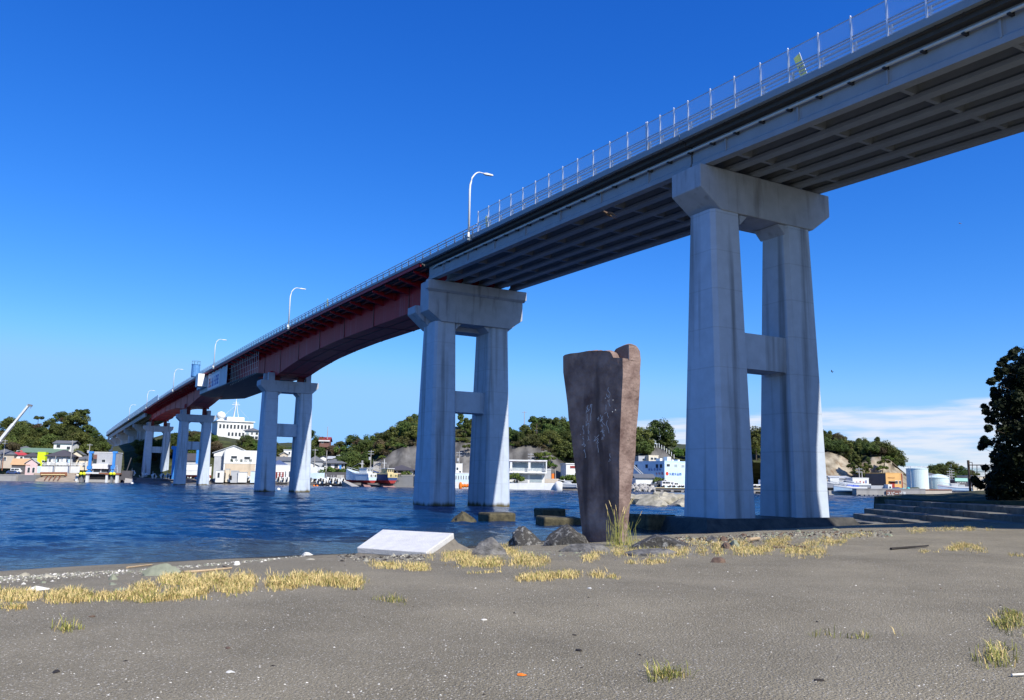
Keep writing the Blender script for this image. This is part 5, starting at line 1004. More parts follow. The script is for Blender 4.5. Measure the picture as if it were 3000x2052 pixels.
def pole(px, pyt, pyb, Y, lab, arms=2, box=False, m='concq', name='utility_pole', cat='utility pole', r=.17):
    a, b = W(px, pyb, Y), W(px, pyt, Y); b = Vector((a.x, a.y, b.z)); t = thing(name, lab, cat, a); mb = MB(); mb.tube([a - Vector((0, 0, .4)), b], r, 6, r * .7); mb.build('pole', M[m], t)
    for k in range(arms): z = b.z - .5 - k * .9; mb = MB(); mb.tube([Vector((a.x - 1.0, a.y, z)), Vector((a.x + 1.0, a.y, z))], .09, 4); mb.build('cross_arm', M['wallgrey'], t)
    if box: mb = MB(); mb.tube([Vector((a.x - .45, a.y, b.z - 3.4)), Vector((a.x - .45, a.y, b.z - 2.4))], .35, 8); mb.build('transformer', M['wallgrey'], t)
    return t
for a in ((9, 1288, 1350, 305, 'utility pole in front of the bare brown tree at the far left', 2), (204, 1290, 1384, 299, 'tall leaning utility pole crossing the white slate-roofed house', 1), (257, 1300, 1372, 304, 'utility pole with a grey transformer left of the blue lift column', 1, True), (159, 1336, 1384, 299, 'thin pole in front of the dark hip-roofed house', 0), (6, 1342, 1376, 298, 'thin reddish mast at the left frame edge', 1, False, 'rustm'),
          (921, 1315, 1368, 297, 'white utility pole with a loop bracket right of the third pier', 1), (954, 1320, 1400, 290, 'tall white pole in front of the grey-roofed house', 0), (993, 1331, 1350, 305, 'short lamp pole behind the big grey roof', 1), (1085, 1319, 1381, 291, 'utility pole beside the hill steps', 2, True), (1062, 1350, 1385, 286, 'thin pale mast behind the blue-white fishing boat', 0), (1094, 1352, 1382, 288, 'thin mast left of the hill steps rack', 0), (1136, 1363, 1388, 282, 'short pale pole beside the dark-roofed house under the cliff', 0),
          (1344, 1322, 1390, 282, 'utility pole seen between the legs of the second pier', 2, True), (1555, 1327, 1358, 279, 'utility pole rising behind the white balcony house', 3), (959, 1250, 1284, 345, 'tall thin mast behind the red-roofed hilltop house', 0), (1536, 1205, 1240, 330, 'thin floodlight mast on the central hill skyline', 1), (2518, 1370, 1404, 258, 'utility pole in front of the sandstone cliff', 2), (2526, 1385, 1404, 257, 'pale pole just right of the cliff utility pole', 0), (774, 1338, 1372, 296, 'slender pole between the third pier legs', 1), (1627, 1376, 1412, 271, 'thin white mast right of the white balcony house', 0), (2783, 1378, 1402, 300, 'utility pole behind the smaller storage tank', 2), (2789, 1378, 1405, 290, 'pylon-like pole right of the smaller storage tank', 3)): pole(*a)
t = thing('mobile_crane', 'white telescopic crane boom rising from the left frame edge', 'crane', W(-62, 1392, 300)); mb = MB(); A, Bq = W(-60, 1365, 300), W(84, 1188, 300)
for i, (f0, f1, r) in enumerate(((0, .42, .62), (.4, .68, .48), (.66, 1.0, .34))):
    p, q = A.lerp(Bq, f0), A.lerp(Bq, f1); d = (q - p).normalized(); sd_ = Vector((0, 1, 0)); upv = d.cross(sd_); mb = MB(); mb.obox((p + q) / 2, d * (q - p).length / 2, sd_ * r, upv * r); mb.build('boom_section', M['wallwhite'], t)
mb = MB(); mb.obox(Bq + Vector((.5, 0, 0)), Vector((.75, 0, -.15)), Vector((0, .35, 0)), Vector((.05, 0, .35))); mb.tube([Bq + Vector((.9, 0, -.3)), Bq + Vector((.9, 0, -1.2))], .12, 4); mb.tube([Bq + Vector((.5, 0, -.3)), Bq + Vector((.5, 0, -3.5))], .03, 3); mb.build('boom_head', M['concd'], t)
mb = MB(); mb.box(A.x - 5, A.x + 4, 298.6, 301.4, 2.3, 4.2); mb.box(A.x + 1.5, A.x + 4, 298.7, 301.3, 4.2, 5.2); mb.build('chassis', M['wallwhite'], t); mb = MB()
for k in (-4, -2.4, 1.2, 2.8): mb.tube([(A.x + k, 298.5, 2.3), (A.x + k, 301.5, 2.3)], .6, 10)
mb.build('wheel', M['black'], t)
# ---- vehicles
def car(lab, px, pyb, Y, m, rz=20, kind='van', L_=4.2, h=1.8):
    b = W(px, pyb, Y); b.z = max(b.z, 1.5); t = thing({'van': 'parked_van', 'car': 'parked_car', 'truck': 'parked_truck'}[kind], lab, kind, b, R(rz)); l = L_ / 2
    prof = {'van': [(-l, .35), (l, .35), (l, .95), (l * .8, 1.05), (l * .55, h), (-l * .97, h), (-l, 1.2)], 'car': [(-l, .35), (l, .35), (l, .8), (l * .5, .92), (l * .2, h), (-l * .6, h), (-l * .95, .95)], 'truck': [(-l, .45), (l, .45), (l, 1.05), (l * .85, h), (l * .42, h), (l * .4, .85), (-l, .85)]}[kind]
    mb = MB(); mb.prism([(x, -.8, z) for x, z in prof], (0, 1.6, 0)); mb.build('body', M[m], t, w=False, bevel=.08)
    for x0, x1 in (((-.85, -.3), (-.22, .2), (.26, .58)) if kind == 'van' else ((-.5, -.12), (-.06, .25)) if kind == 'car' else ((.48, .74),)): mb = MB(); mb.box(x0 * l, x1 * l, -.83, .83, h * .58, h * .88); mb.build('side_window', M['glass'], t, w=False)
    for x in (-.62, .62): mb = MB(); mb.tube([(x * l, -.84, .33), (x * l, .84, .33)], .33, 12); mb.build('wheel', M['black'], t, w=False)
    return t
car('small white van parked inside the tan-roofed open shed', 47, 1387, 297, 'wallwhite', 15, 'van', 3.4); car('dark blue car on the quay below the tan-roofed shed', 38, 1391, 293, 'navy', 10, 'car', 4.2, 1.4)
# ---- big white shed, gantry and cruiser by the far piers
B_('tall white building seen between the legs of the fourth far pier', 440, 488, 1337, 1381, 362, 12, 'wallwhite', 'flat', 2, 'roofdark', rz=18, name='warehouse', cat='building')
B_('house with a dark brown gable roof behind the blue gantry', 545, 574, 1352, 1372, 312, 9, 'wallgrey', 'side', 22, 'roofdark', rz=20)
t = thing('boat_gantry', 'bright blue boat gantry with two legs beside the fourth pier', 'gantry', W(540, 1392, 300), 0)
for px in (508, 577): mb = MB(); a = W(px, 1392, 300); mb.box(a.x - .55, a.x + .55, 299.4, 300.6, 1.5, W(px, 1310, 300).z); mb.build('leg', M['blueb'], t)
mb = MB(); a, b = W(504, 1312, 300), W(581, 1312, 300); mb.box(a.x, b.x, 299.5, 300.5, a.z - .6, a.z + .55); mb.build('beam', M['blueb'], t)
def bigboat(name, lab, cat, loc, rz, Lh, Wd, H, m, mb_, deck, red=.35, txt=None, cabin=(.1, .42, 1.9), mast=4.0):
    """hull with flared bow (towards +y), boot topping, deckhouse, mast; the stern faces -y"""
    t = thing(name, lab, cat, loc, rz); st = []
    for f in np.linspace(0, 1, 9):
        y = -Lh / 2 + Lh * f; wd = Wd / 2 * (1 - max(0, f - .45) ** 1.8 * 2.6) ; wd = max(wd, .06); zt = H * (1 + .55 * max(0, f - .45) ** 1.3 * 2); st.append((y, wd, zt))
    def ring(y, wd, z0, z1, k0, k1): return [(-wd * k0, y, z0), (wd * k0, y, z0), (wd * k1, y, z1), (-wd * k1, y, z1)]
    up, lo = MB(), MB(); zb = H * red
    up.loft([ring(y, wd, zb, zt, .84, 1.0) for y, wd, zt in st]); lo.loft([ring(y, wd, 0, zb - .02, .35, .84) for y, wd, zt in st]); hull = up.build('hull', M[m], t, w=False, smooth=False); lo.build('hull_bottom', M[mb_], hull, w=False)
    mb = MB()
    for s_ in (-1, 1):
        for (y0, w0, z0), (y1, w1, z1) in zip(st[:-1], st[1:]): mb.hexa([(s_ * (w0 - .08), y0, z0 - .1), (s_ * (w0 + .05), y0, z0 - .1), (s_ * (w1 + .05), y1, z1 - .1), (s_ * (w1 - .08), y1, z1 - .1), (s_ * (w0 - .08), y0, z0 + .3), (s_ * (w0 + .05), y0, z0 + .3), (s_ * (w1 + .05), y1, z1 + .3), (s_ * (w1 - .08), y1, z1 + .3)])
    mb.box(-Wd / 2, Wd / 2, -Lh / 2 - .05, -Lh / 2 + .1, H * .62, H + .3); mb.build('gunwale', M[deck], t, w=False)
    y0, y1 = -Lh / 2 + Lh * cabin[0], -Lh / 2 + Lh * cabin[1]; cb = lbox('deckhouse', 'wallwhite' if deck != 'ochre' else 'ochre', t, -Wd * .32, Wd * .32, y0, y1, H * .9, H + cabin[2]); lbox('cabin_roof', 'wallwhite', cb, -Wd * .37, Wd * .37, y0 - .3, y1 + .3, H + cabin[2], H + cabin[2] + .15)
    for k in range(3): x = Wd * (-.24 + .2 * k); lbox('pane', 'glass', cb, x, x + Wd * .12, y0 - .04, y0 + .03, H + cabin[2] * .45, H + cabin[2] * .85)
    mb = MB(); mb.tube([(0, y1 + .3, H), (0, y1 + .3, H + mast)], .09, 5); mb.tube([(-1, y1 + .3, H + mast * .75), (1, y1 + .3, H + mast * .75)], .06, 4); mb.tube([(0, y1 + .3, H + mast * .9), (0, Lh * .42, st[-1][2])], .025, 3); mb.build('mast', M['wallwhite'], t, w=False)
    mb = MB(); mb.tube([(s_ * q[1] * .9, q[0], q[2] + .9) for s_ in (1,) for q in st[3:]], .04, 4); mb.tube([(-q[1] * .9, q[0], q[2] + .9) for q in st[3:]], .04, 4)
    for q in st[3::2]:
        for s_ in (-1, 1): mb.tube([(s_ * q[1] * .9, q[0], q[2] + .2), (s_ * q[1] * .9, q[0], q[2] + .9)], .035, 4)
    mb.build('bow_rail', M['wallwhite'], t, w=False)
    if txt: text(txt, H * .3, M['ink'], t, Matrix.Translation((-Wd * .3, -Lh / 2 - .07, H * .7)) @ Matrix.Rotation(math.pi / 2, 4, 'X'), hull)
    return t
def text(s, size, m, t, mx_, parent=None, name='lettering', align='LEFT', space=1.15):
    cu = bpy.data.curves.new('txt', 'FONT'); cu.body = s; cu.size = size; cu.extrude = .01; cu.align_x = align; cu.space_character = space; cu.offset = size * .012; o = bpy.data.objects.new('txt', cu); COL.objects.link(o)
    bpy.context.view_layer.update(); dg = bpy.context.evaluated_depsgraph_get(); me = bpy.data.meshes.new_from_object(o.evaluated_get(dg)); bpy.data.objects.remove(o); bpy.data.curves.remove(cu); me.materials.clear(); me.materials.append(m); me.transform(mx_)
    q = bpy.data.objects.new(name, me); COL.objects.link(q); q.parent = parent or t; return q
bigboat('motor_cruiser', 'big white cabin cruiser with a red bottom on the hard behind the fourth pier', 'boat', W(565, 1398, 294), R(-60), 12, 3.6, 2.3, 'wallwhite', 'redp', 'wallwhite', .3, None, (.25, .7, 2.1), 3)
# ---- hilltop buildings
t = B_('long white three-storey building on the hilltop with a radar dome and lattice mast', 642, 733, 1238, 1290, 372, 16, 'wallwhite', 'flat', 3, 'wallwhite', rz=28, wins=[(u, u + .055, .62, .84) for u in np.arange(.05, .95, .1)] + [(u, u + .055, .22, .42) for u in np.arange(.3, .95, .1)], name='hilltop_building', cat='building', ov=1.4); w, h = t['_w'], t['_h']
lbox('penthouse', 'wallwhite', t, -w * .2, w * .28, 4, 12, h + .3, h + 2.4); mb = MB(); mb.lathe([(1.9, h), (1.9, h + .8), (1.3, h + 1.0), (1.3, h + 1.8), (1.9, h + 2.0), (2.0, h + 3.2), (1.4, h + 4.3), (.1, h + 4.8)], (-w * .36, 6, 0), 14); mb.build('radar_dome', M['wallwhite'], t, w=False, smooth=True)
mb = MB(); x = w * .05
for a in range(3): c_, s_ = math.cos(a * 2.1), math.sin(a * 2.1); mb.tube([(x + c_ * 1.5, 7 + s_ * 1.5, h + 2), (x + c_ * .35, 7 + s_ * .35, h + 8), (x, 7, h + 10)], .16, 5)
mb.tube([(x, 7, h + 8), (x, 7, h + 15.5)], .16, 5, .07); mb.tube([(x - 1.7, 7, h + 8.2), (x + 1.7, 7, h + 8.2)], .13, 4); mb.tube([(x - 1.2, 7, h + 9), (x + 1.2, 7, h + 9)], .1, 4)
for s_ in (-1, 1): mb.tube([(x, 7, h + 8), (x + s_ * 6, 7, h + 2)], .03, 3)
mb.build('lattice_mast', M['wallwhite'], t, w=False)
t = B_('two-storey white house on concrete stilts just below the long hilltop building', 716, 756, 1263, 1290, 352, 9, 'wallwhite', 'hip', 9, 'roofgrey', rz=8, wins=((.12, .3, .58, .85, 'glassl'), (.12, .3, .1, .42, 'glassl'), (.48, .58, .58, .82), (.45, .7, .1, .4), (.8, .95, .58, .82), (.76, .96, .1, .4)), ov=.6); w, h = t['_w'], t['_h']; lbox('terrace', 'concq', t, -w * .55, w * .6, -2.2, 1, -.5, 0.0); lbox('stilt', 'concq', t, -w * .25, -w * .2, -2, -1.4, -3.5, -.5)
t = B_('hilltop house with a dark red roof seen beyond the third pier', 936, 964, 1293, 1300, 344, 8, 'brick', 'side', 12, 'roofmaroon', rz=6, ov=.5, wins=((.2, .4, .2, .8),)); w, h = t['_w'], t['_h']; lbox('fascia', 'wallwhite', t, -w * .58, w * .58, -.62, -.5, h - .15, h + .35)
# ---- boathouse and sheds
t = B_('big white boathouse with a false front, two windows and black characters over a boarded shutter', 657, 748, 1325, 1396, 297, 16, 'wallwhite', 'flat', 1.0, 'wallwhite', rz=16, wins=((.21, .38, .70, .80), (.6, .77, .68, .78)), name='boathouse', cat='boathouse', ov=.1); w, h = t['_w'], t['_h']
lbox('shutter', 'shutter', t, -w * .46, w * .44, -.1, .1, h * .02, h * .49); lbox('sign_band', 'wallwhite', t, -w * .5, w * .5, -.16, -.02, h * .5, h * .545)
mb = MB(); mb.prism([(-w * .82, 2.5, h * .78), (w * .1, 2.5, h * .78), (w * .1, 2.5, h * 1.0), (-w * .23, 2.5, h * 1.2), (-w * .82, 2.5, h * .92)], (0, 13, 0)); mb.build('rear_hall', M['wallwhite'], t, w=False); mb = MB()
for a, b in (((-w * .87, h * .9), (-w * .23, h * 1.215)), ((w * .16, h * 1.0), (-w * .23, h * 1.215))): mb.hexa([(x, y, z + q) for q in (0, .22) for x, z, y in ((a[0], a[1], 2), (b[0], b[1], 2), (b[0], b[1], 16), (a[0], a[1], 16))])
mb.build('roof', M['rooflight'], t, w=False); lbox('side_wall', 'wallgrey', t, -w * .8, -w * .5, 2.6, 14, -1, h * .8)  # left side wall coloured grey for the shade on it
text('亀や造心所', 1.15, M['ink'], t, Matrix.Translation((-w * .32, -.05, h * .575)) @ Matrix.Rotation(math.pi / 2, 4, 'X'), space=1.75)
for a in (('small white shed with a dark doorway left of the boathouse', 632, 654, 1381, 1401, 291, 4, 'wallwhite', 'flat', .8, 'rooflight'), ('cream upright locker shed against the boathouse shutter', 661, 671, 1377, 1400, 292, 2.5, 'wallcream', 'flat', .8, 'rooflight'), ('grey sheet shed in front of the boathouse shutter', 676, 697, 1382, 1402, 291, 3, 'wallgrey', 'flat', .8, 'rooflight'), ('long white low shed in front of the boathouse, right of the grey sheet shed', 698, 722, 1386, 1401, 291, 3, 'wallwhite', 'flat', .8, 'rooflight'), ('light grey shed at the right corner of the boathouse', 734, 750, 1383, 1402, 291, 3, 'ltfence', 'flat', .8, 'rooflight')): B_(*a, rz=14, name='shed', cat='shed', ov=.15, wins=((.25, .5, .05, .75),) if 'doorway' in a[0] else ())
# ---- behind the third pier
B_('small tan gabled house framed by the third pier legs', 820, 843, 1334, 1346, 312, 8, 'wallbeige', 'gable', 8, 'rooflight', rz=15, wins=((.35, .65, .1, .7),)); B_('white block house behind the small tan gable', 831, 860, 1320, 1336, 322, 8, 'wallwhite', 'flat', 1, 'rooflight', rz=10, wins=((.5, .65, .3, .7),)); B_('wide low house with a grey roof above the blue roof', 810, 868, 1352, 1366, 306, 8, 'wallgrey', 'side', 12, 'roofgrey', rz=10)
B_('low house with a dark blue hip roof framed by the third pier legs', 795, 838, 1362, 1372, 302, 8, 'wallgrey', 'hip', 14, 'roofblue', rz=15); B_('white net shed with rusty streaks framed by the third pier legs', 798, 856, 1366, 1398, 296, 6, 'wallwhite', 'flat', .8, 'wallwhite', rz=8, wins=((.64, .68, .02, .5), (.82, .87, .02, .5)), name='shed', cat='shed', ov=.15)
t = thing('red_rack', 'red steel rack in front of the white net shed', 'rack', W(819, 1400, 290)); mb = MB()
for x in (-1.1, 0, 1.1): mb.box(x - .12, x + .12, -.5, .5, -.3, 1.9)
for z in (.5, 1.1, 1.75): mb.box(-1.35, 1.35, -.55, .55, z, z + .16)
mb.build('frame', M['redp'], t, w=False)
B_('house with a grey hip roof at the back right of the third pier', 900, 946, 1352, 1372, 304, 9, 'wallgrey', 'hip', 16, 'roofgrey', rz=12); B_('white gabled shed right of the third pier', 886, 932, 1367, 1380, 297, 9, 'wallwhite', 'gable', 12, 'rooflight', rz=20, name='shed', cat='shed'); B_('small dark-roofed gable house peeping over the big grey roof', 934, 962, 1344, 1352, 314, 7, 'wallwhite', 'gable', 8, 'roofdark', rz=14); B_('house with a pale blue-grey roof behind the big grey roof', 962, 990, 1346, 1354, 312, 7, 'wallwhite', 'side', 8, 'rooflight', rz=10); B_('small gable house at the right end of the big grey roof', 988, 1006, 1348, 1356, 310, 6, 'wallgrey', 'gable', 7, 'roofdark', rz=14)
t = B_('large white-walled house with a broad grey hip roof by the far beach', 950, 1008, 1358, 1384, 298, 10, 'wallwhite', 'hip', 13, 'roofgrey', rz=8, wins=((.15, .32, .55, .85), (.5, .68, .45, .85), (.85, .95, .55, .85)), ov=.9); w, h = t['_w'], t['_h']; lbox('porch_roof', 'brick', t, -w * .3, w * .5, -1.8, .1, h * .3, h * .42); lbox('dark_ground_floor', 'walldark', t, -w * .35, w * .45, -.12, 0, -1, h * .28); lbox('blue_banner', 'blueb', t, w * .26, w * .36, -2.0, -1.9, h * .22, h * .75)
wallrun('rust-spotted white sheet wall in front of the grey-roofed houses', 906, 948, 1369, 1386, 290, 'wallwhite', 'sheet_fence', 'fence', .3); wallrun('light blue sheet fence below the rust-spotted wall', 906, 950, 1386, 1403, 287, 'ltfence', 'sheet_fence', 'fence', .3); wallrun('dark retaining wall below the large grey-roofed house', 950, 1014, 1384, 1403, 288, 'walldark', 'retaining_wall', 'wall', 1); wallrun('low pale concrete wall in front of the dark retaining wall', 987, 1008, 1392, 1402, 285, 'concq', 'low_wall', 'wall', .5)
# ---- slipways with two fishing boats
for i, (a, b, c, d, lab) in enumerate((((1002, 1409), (1030, 1425), (1052, 1425), (1015, 1409), 'narrow pale boat ramp left of the blue-white fishing boat'), ((1058, 1413), (1068, 1426), (1088, 1426), (1072, 1413), 'reddish boat ramp under the blue-white fishing boat'), ((1112, 1415), (1125, 1428), (1160, 1428), (1138, 1414), 'wide reddish boat ramp under the dark fishing boat'))):
    t = thing('boat_ramp', lab, 'ramp', W(b[0], b[1], 276)); mb = MB(); p = [W(*b, 274), W(*c, 274), W(*d, 282), W(*a, 282)]; mb.hexa([q - Vector((0, 0, 2)) for q in p] + p); mb.build('ramp', M['rampr' if i else 'concq'], t)
bigboat('fishing_boat', 'blue-white fishing boat with a red bottom hauled out on the slip', 'fishing boat', W(1052, 1415, 281), R(52), 13, 3.9, 2.9, 'ltblue', 'redp', 'wallwhite', .3, '春八幡丸', (.12, .4, 1.9), 4.5)
bigboat('fishing_boat', 'dark-hulled fishing boat with a yellow ochre stern hauled out on the slip', 'fishing boat', W(1115, 1416, 280), R(45), 13, 4.0, 3.0, 'navy', 'redp', 'ochre', .32, '第二幸漁丸', (.1, .35, 1.7), 4.8)
for t in (x for x in list(bpy.data.objects) if x.name.startswith('fishing_boat')): pass
t = thing('hill_steps', 'steep concrete steps with railings climbing beside the grey cliff', 'steps', W(1098, 1388, 292)); mb = MB()
for k in range(12): a = W(1094, 1388 - k * 3.2, 290 + k * .7); mb.box(a.x, a.x + 2.6, a.y, a.y + .9, a.z - 1, a.z)
mb.build('flight', M['concq'], t); mb = MB()
for q in (0, 2.6): mb.tube([W(1094, 1380, 290) + Vector((q, 0, 0)), W(1094, 1346, 298) + Vector((q, 0, 0))], .08, 4)
mb.build('railing', M['walldark'], t)
t = B_('house with a broad dark hip roof and white veranda under the grey cliff', 1140, 1208, 1378, 1397, 284, 9, 'wallwhite', 'hip', 15, 'roofdark', rz=4, wins=((.1, .3, .55, .85), (.38, .6, .55, .85), (.7, .9, .55, .85)), ov=1.2); w, h = t['_w'], t['_h']; lbox('porch_roof', 'brick', t, -w * .52, w * .42, -2, .1, h * .28, h * .42); lbox('veranda_rail', 'wallcream', t, -w * .42, w * .52, -.9, -.75, h * .36, h * .52)
plant('s', W(1190, 1396, 281), .9, 'round clipped green bush in front of the dark hip-roofed house')
wallrun('long grey sea wall in front of the dark hip-roofed house', 1140, 1214, 1394, 1431, 279, 'concd', 'sea_wall', 'wall', 2, 'concq', z0=-1); wallrun('pale sea wall section beside the second pier', 1214, 1252, 1395, 1412, 278.5, 'concq', 'sea_wall', 'wall', 2, 'concq', z0=-1)
# ---- between the second pier legs
B_('narrow white house framed by the second pier legs', 1335, 1354, 1362, 1392, 281, 6, 'wallwhite', 'flat', 1, 'wallwhite', rz=10, wins=((.1, .4, .45, .7), (.55, .8, .1, .4)), ov=.2); B_('long pale grey building with slit windows framed by the second pier legs', 1325, 1392, 1389, 1412, 276, 6, 'ltfence', 'flat', .8, 'wallwhite', rz=4, wins=[(.15 + .11 * k, .18 + .11 * k, .3, .75) for k in range(6)], name='building', cat='building', ov=.2)
wallrun('white quay wall framed by the second pier legs', 1318, 1400, 1412, 1434, 270, 'wallwhite', z0=-1, th=3)
for i in range(7):
    p = W(1349 + i * 4.2, 1431 - (i % 2), 267.5); mb = MB(); mb.sphere(p + Vector((0, 0, .7)), .42 + .16 * (i == 0), 8, 6, 1.4 if i else 2.2); tag(mb.build('float_ball', M['orange'], org=p, smooth=True), 'bright orange float in the row on the quay framed by the second pier legs', 'float', 'orange floats on the quay')
# ---- white balcony house
t = B_('modern white two-storey house with a long glazed balcony on the sea wall', 1492, 1596, 1354, 1415, 268, 9, 'wallwhite', None, 0, rz=4, name='balcony_house'); w, h = t['_w'], t['_h']
lbox('roof', 'wallwhite', t, -w / 2 - .5, w / 2 + .6, -1.9, 9.3, h - .05, h + .35); lbox('balcony_slab', 'wallwhite', t, -w / 2 - .4, w / 2 + .5, -1.8, .1, h * .44, h * .5); lbox('side_screen', 'wallwhite', t, w / 2 + .2, w / 2 + .5, -1.8, .3, h * .5, h - .06); lbox('eaves_shade', 'pinkw', t, -w / 2 - .45, w / 2 + .55, -1.85, -1.8, h - .16, h - .06)
for x0, x1 in ((.08, .5), (.6, .94)): window(t, -w / 2 + w * x0, -w / 2 + w * x1, h * .55, h * .92, g='glassl')
for x in (.0, .52): lbox('pillar', 'wallwhite', t, -w / 2 + w * x, -w / 2 + w * (x + .06), -1.6, -1.2, h * .5, h - .06)
window(t, w * .08, w * .42, h * .03, h * .36, g='glassl'); lbox('garage_recess', 'wallgrey', t, -w * .24, w * .02, -.08, .05, 0, h * .38); lbox('door', 'walldark', t, -w * .3, -w * .25, -.1, .05, 0, h * .36)
mb = MB()
for z in (.56, .6, .645): mb.tube([(-w * .5, -1.75, h * z), (w * .5, -1.75, h * z)], .05, 4)
for k in range(9): mb.tube([(-w * .5 + w * k / 8, -1.75, h * .5), (-w * .5 + w * k / 8, -1.75, h * .645)], .05, 4)
mb.build('balcony_rail', M['wallwhite'], t, w=False)
plant('s', W(1509, 1414, 264), 1.35, 'dark round bush at the left end of the balcony house terrace', sq=1.15); wallrun('long white sea wall below the balcony house', 1488, 1636, 1416, 1438, 262, 'wallwhite', 'sea_wall', 'wall', 2.5, z0=-1)
mb = MB(); c = W(1636, 1437, 261); mb.lathe([(.0, -1), (1.25, -1), (1.25, 2.0), (.9, 2.6), (.3, 2.75), (0, 2.8)], (0, 0, 0), 16); o = mb.build('round_bollard', M['wallwhite'], org=(0, 0, 0), smooth=True); o.location = (c.x, c.y, 0); tag(o, 'white rounded end post of the long white sea wall', 'bollard')
B_('grey boat shed with an orange panel right of the balcony house', 1596, 1614, 1379, 1412, 270, 6, 'wallgrey', 'side', 3, 'rooflight', rz=4, name='shed', cat='shed', ov=.1); lbox('orange_panel', 'orange', ALLB[-1], 1.2, 2.0, -.3, -.02, .4, 2.6); wallrun('beige garden wall right of the grey boat shed', 1596, 1636, 1403, 1416, 266, 'wallbeige', 'garden_wall', 'wall', .4)
B_('white house with a red-edged flat roof just left of the standing stone', 1658, 1716, 1362, 1384, 284, 8, 'wallwhite', 'flat', 3, 'wallwhite', rz=10, wins=((.2, .5, .5, .8, 'roofmaroon'),), ov=.6)
for px, s_, k in ((1668, 1.5, 's'), (1690, 1.7, 's'), (1678, 1.3, 's'), (1702, 1.8, 's')): plant(k, W(px, 1418, 268), s_, 'green bush by the shore just left of the standing stone', 'bushes left of the standing stone')
bigboat('motor_boat', 'white motor boat drawn up on the shore left of the standing stone', 'boat', W(1662, 1430, 262), R(70), 6.5, 2.1, 1.1, 'wallwhite', 'wallwhite', 'wallwhite', .3, None, (.3, .6, 1.0), 1.6)
# ---- light blue warehouse
t = B_('light blue flat-roofed warehouse with blue lettering and a red round mark', 1942, 2042, 1357, 1424, 274, 22, 'ltblue', 'flat', 1.2, 'ltblue', rz=30, wins=((.07, .17, .80, .9, 'glass'), (.32, .42, .79, .9, 'glassl'), (.56, .66, .78, .88, 'glassl')), name='warehouse', cat='warehouse', ov=.15); w, h = t['_w'], t['_h']
text('丸徳水産㈱', 1.0, M['blueink'], t, Matrix.Translation((-w * .355, -.05, h * .44)) @ Matrix.Rotation(math.pi / 2, 4, 'X'), space=1.12); mb = MB(); mb.tube([(-w * .42, .05, h * .5), (-w * .42, -.04, h * .5)], .62, 16); mb.build('round_mark', M['redink'], t, w=False); lbox('blue_door', 'blueb', t, w * .22, w * .4, -.05, .05, 0, h * .2)
rn = random.Random(21); mb, mc = MB(), MB(); glyphs(mb, Vector((-w / 2 - .06, 8.2, h * .62)), Vector((0, -1, 0)), Vector((0, 0, 1)), 5, 1.1, .9, rn); glyphs(mc, Vector((-w / 2 - .06, 4.4, h * .46)), Vector((0, -1, 0)), Vector((0, 0, 1)), 3, 1.1, .8, rn); mb.build('lettering', M['blueink'], t, w=False); mc.build('lettering', M['redink'], t, w=False)
for y in (1.2, 3.2, 8.5, 14): window(t, y, y + 1.0, h * .75, h * .88, face=-w / 2, g='glass', fr='roofblue')
mb = MB(); mb.tube([(-w / 2 - .4, 17, h), (-w / 2 - 1.0, 4, .2)], .2, 4); mb.tube([(-w / 2 - 1.4, 17, h), (-w / 2 - 2.0, 4, .2)], .2, 4); mb.build('stair_rail', M['rooflight'], t, w=False)
for x, s_ in ((-.45, .45), (-.2, .8), (-.05, .25), (.15, .3)): lbox('roof_unit', 'wallwhite', t, w * x, w * x + 1.4 * s_ + .4, 3, 5, h + .2, h + .4 + 1.6 * s_)
B_('white building on the terrace above the light blue warehouse', 1900, 1930, 1337, 1355, 300, 7, 'wallcream', 'flat', .8, 'wallcream', rz=14, wins=((.2, .45, .4, .75), (.55, .8, .4, .75)), name='terrace_building', cat='building', ov=.15); B_('shaded grey annexe left of the white terrace building', 1870, 1900, 1339, 1356, 302, 6, 'wallgrey', 'flat', .8, 'wallgrey', rz=14, wins=((.4, .6, .35, .7), (.72, .9, .35, .7)), name='terrace_building', cat='building', ov=.15)
B_('white shed with a long grey roof beside the tetrapods', 1862, 1917, 1402, 1419, 268, 6, 'wallwhite', 'side', 11, 'roofgrey', rz=5, name='shed', cat='shed', ov=.5)
plant('s', W(1929, 1418, 268), 1.1, 'green bush between the grey-roofed shed and the blue warehouse')
car('black pickup on the quay left of the white vans', 1917, 1428, 262, 'walldark', 8, 'truck', 4.4, 1.7); car('white open-top cart behind the black pickup', 1937, 1421, 266, 'wallwhite', 5, 'truck', 4.0, 1.7); car('white van with three side windows on the yellow-edged quay', 1952, 1430, 260, 'wallwhite', 6, 'van', 3.2, 1.9); car('small white van right of the three-window van', 1967, 1430, 260.5, 'wallwhite', 6, 'van', 2.6, 1.7); car('white car at the right end of the yellow-edged quay', 1981, 1430, 260, 'wallwhite', 6, 'car', 2.8, 1.5); car('white kei truck glimpsed beside the near pier on the quay', 2007, 1430, 260, 'wallwhite', 6, 'truck', 2.6, 1.7); car('white truck glimpsed through the near pier legs', 2219, 1428, 258, 'wallwhite', 6, 'truck', 3.2, 2.3)
t = wallrun('concrete quay with a yellow kerb in front of the blue warehouse', 1915, 2480, 1432, 1446, 257, 'concq', 'quay', 'quay', 14, z0=-1, Y1=250); mb = MB(); a, b = W(1912, 1430, 256.8), W(2480, 1436, 249.8); mb.tube([a, b], .14, 4); mb.build('yellow_kerb', M['ochre'], t); mb = MB()
for px in range(1925, 2480, 30): p = W(px, 1445, 256.4 - (px - 1915) * .0124); mb.box(p.x - 1.1, p.x + 1.1, p.y - .15, p.y + .3, -.2, .65)
tag(mb.build('quay_opening', M['black'], t), kind='stuff')
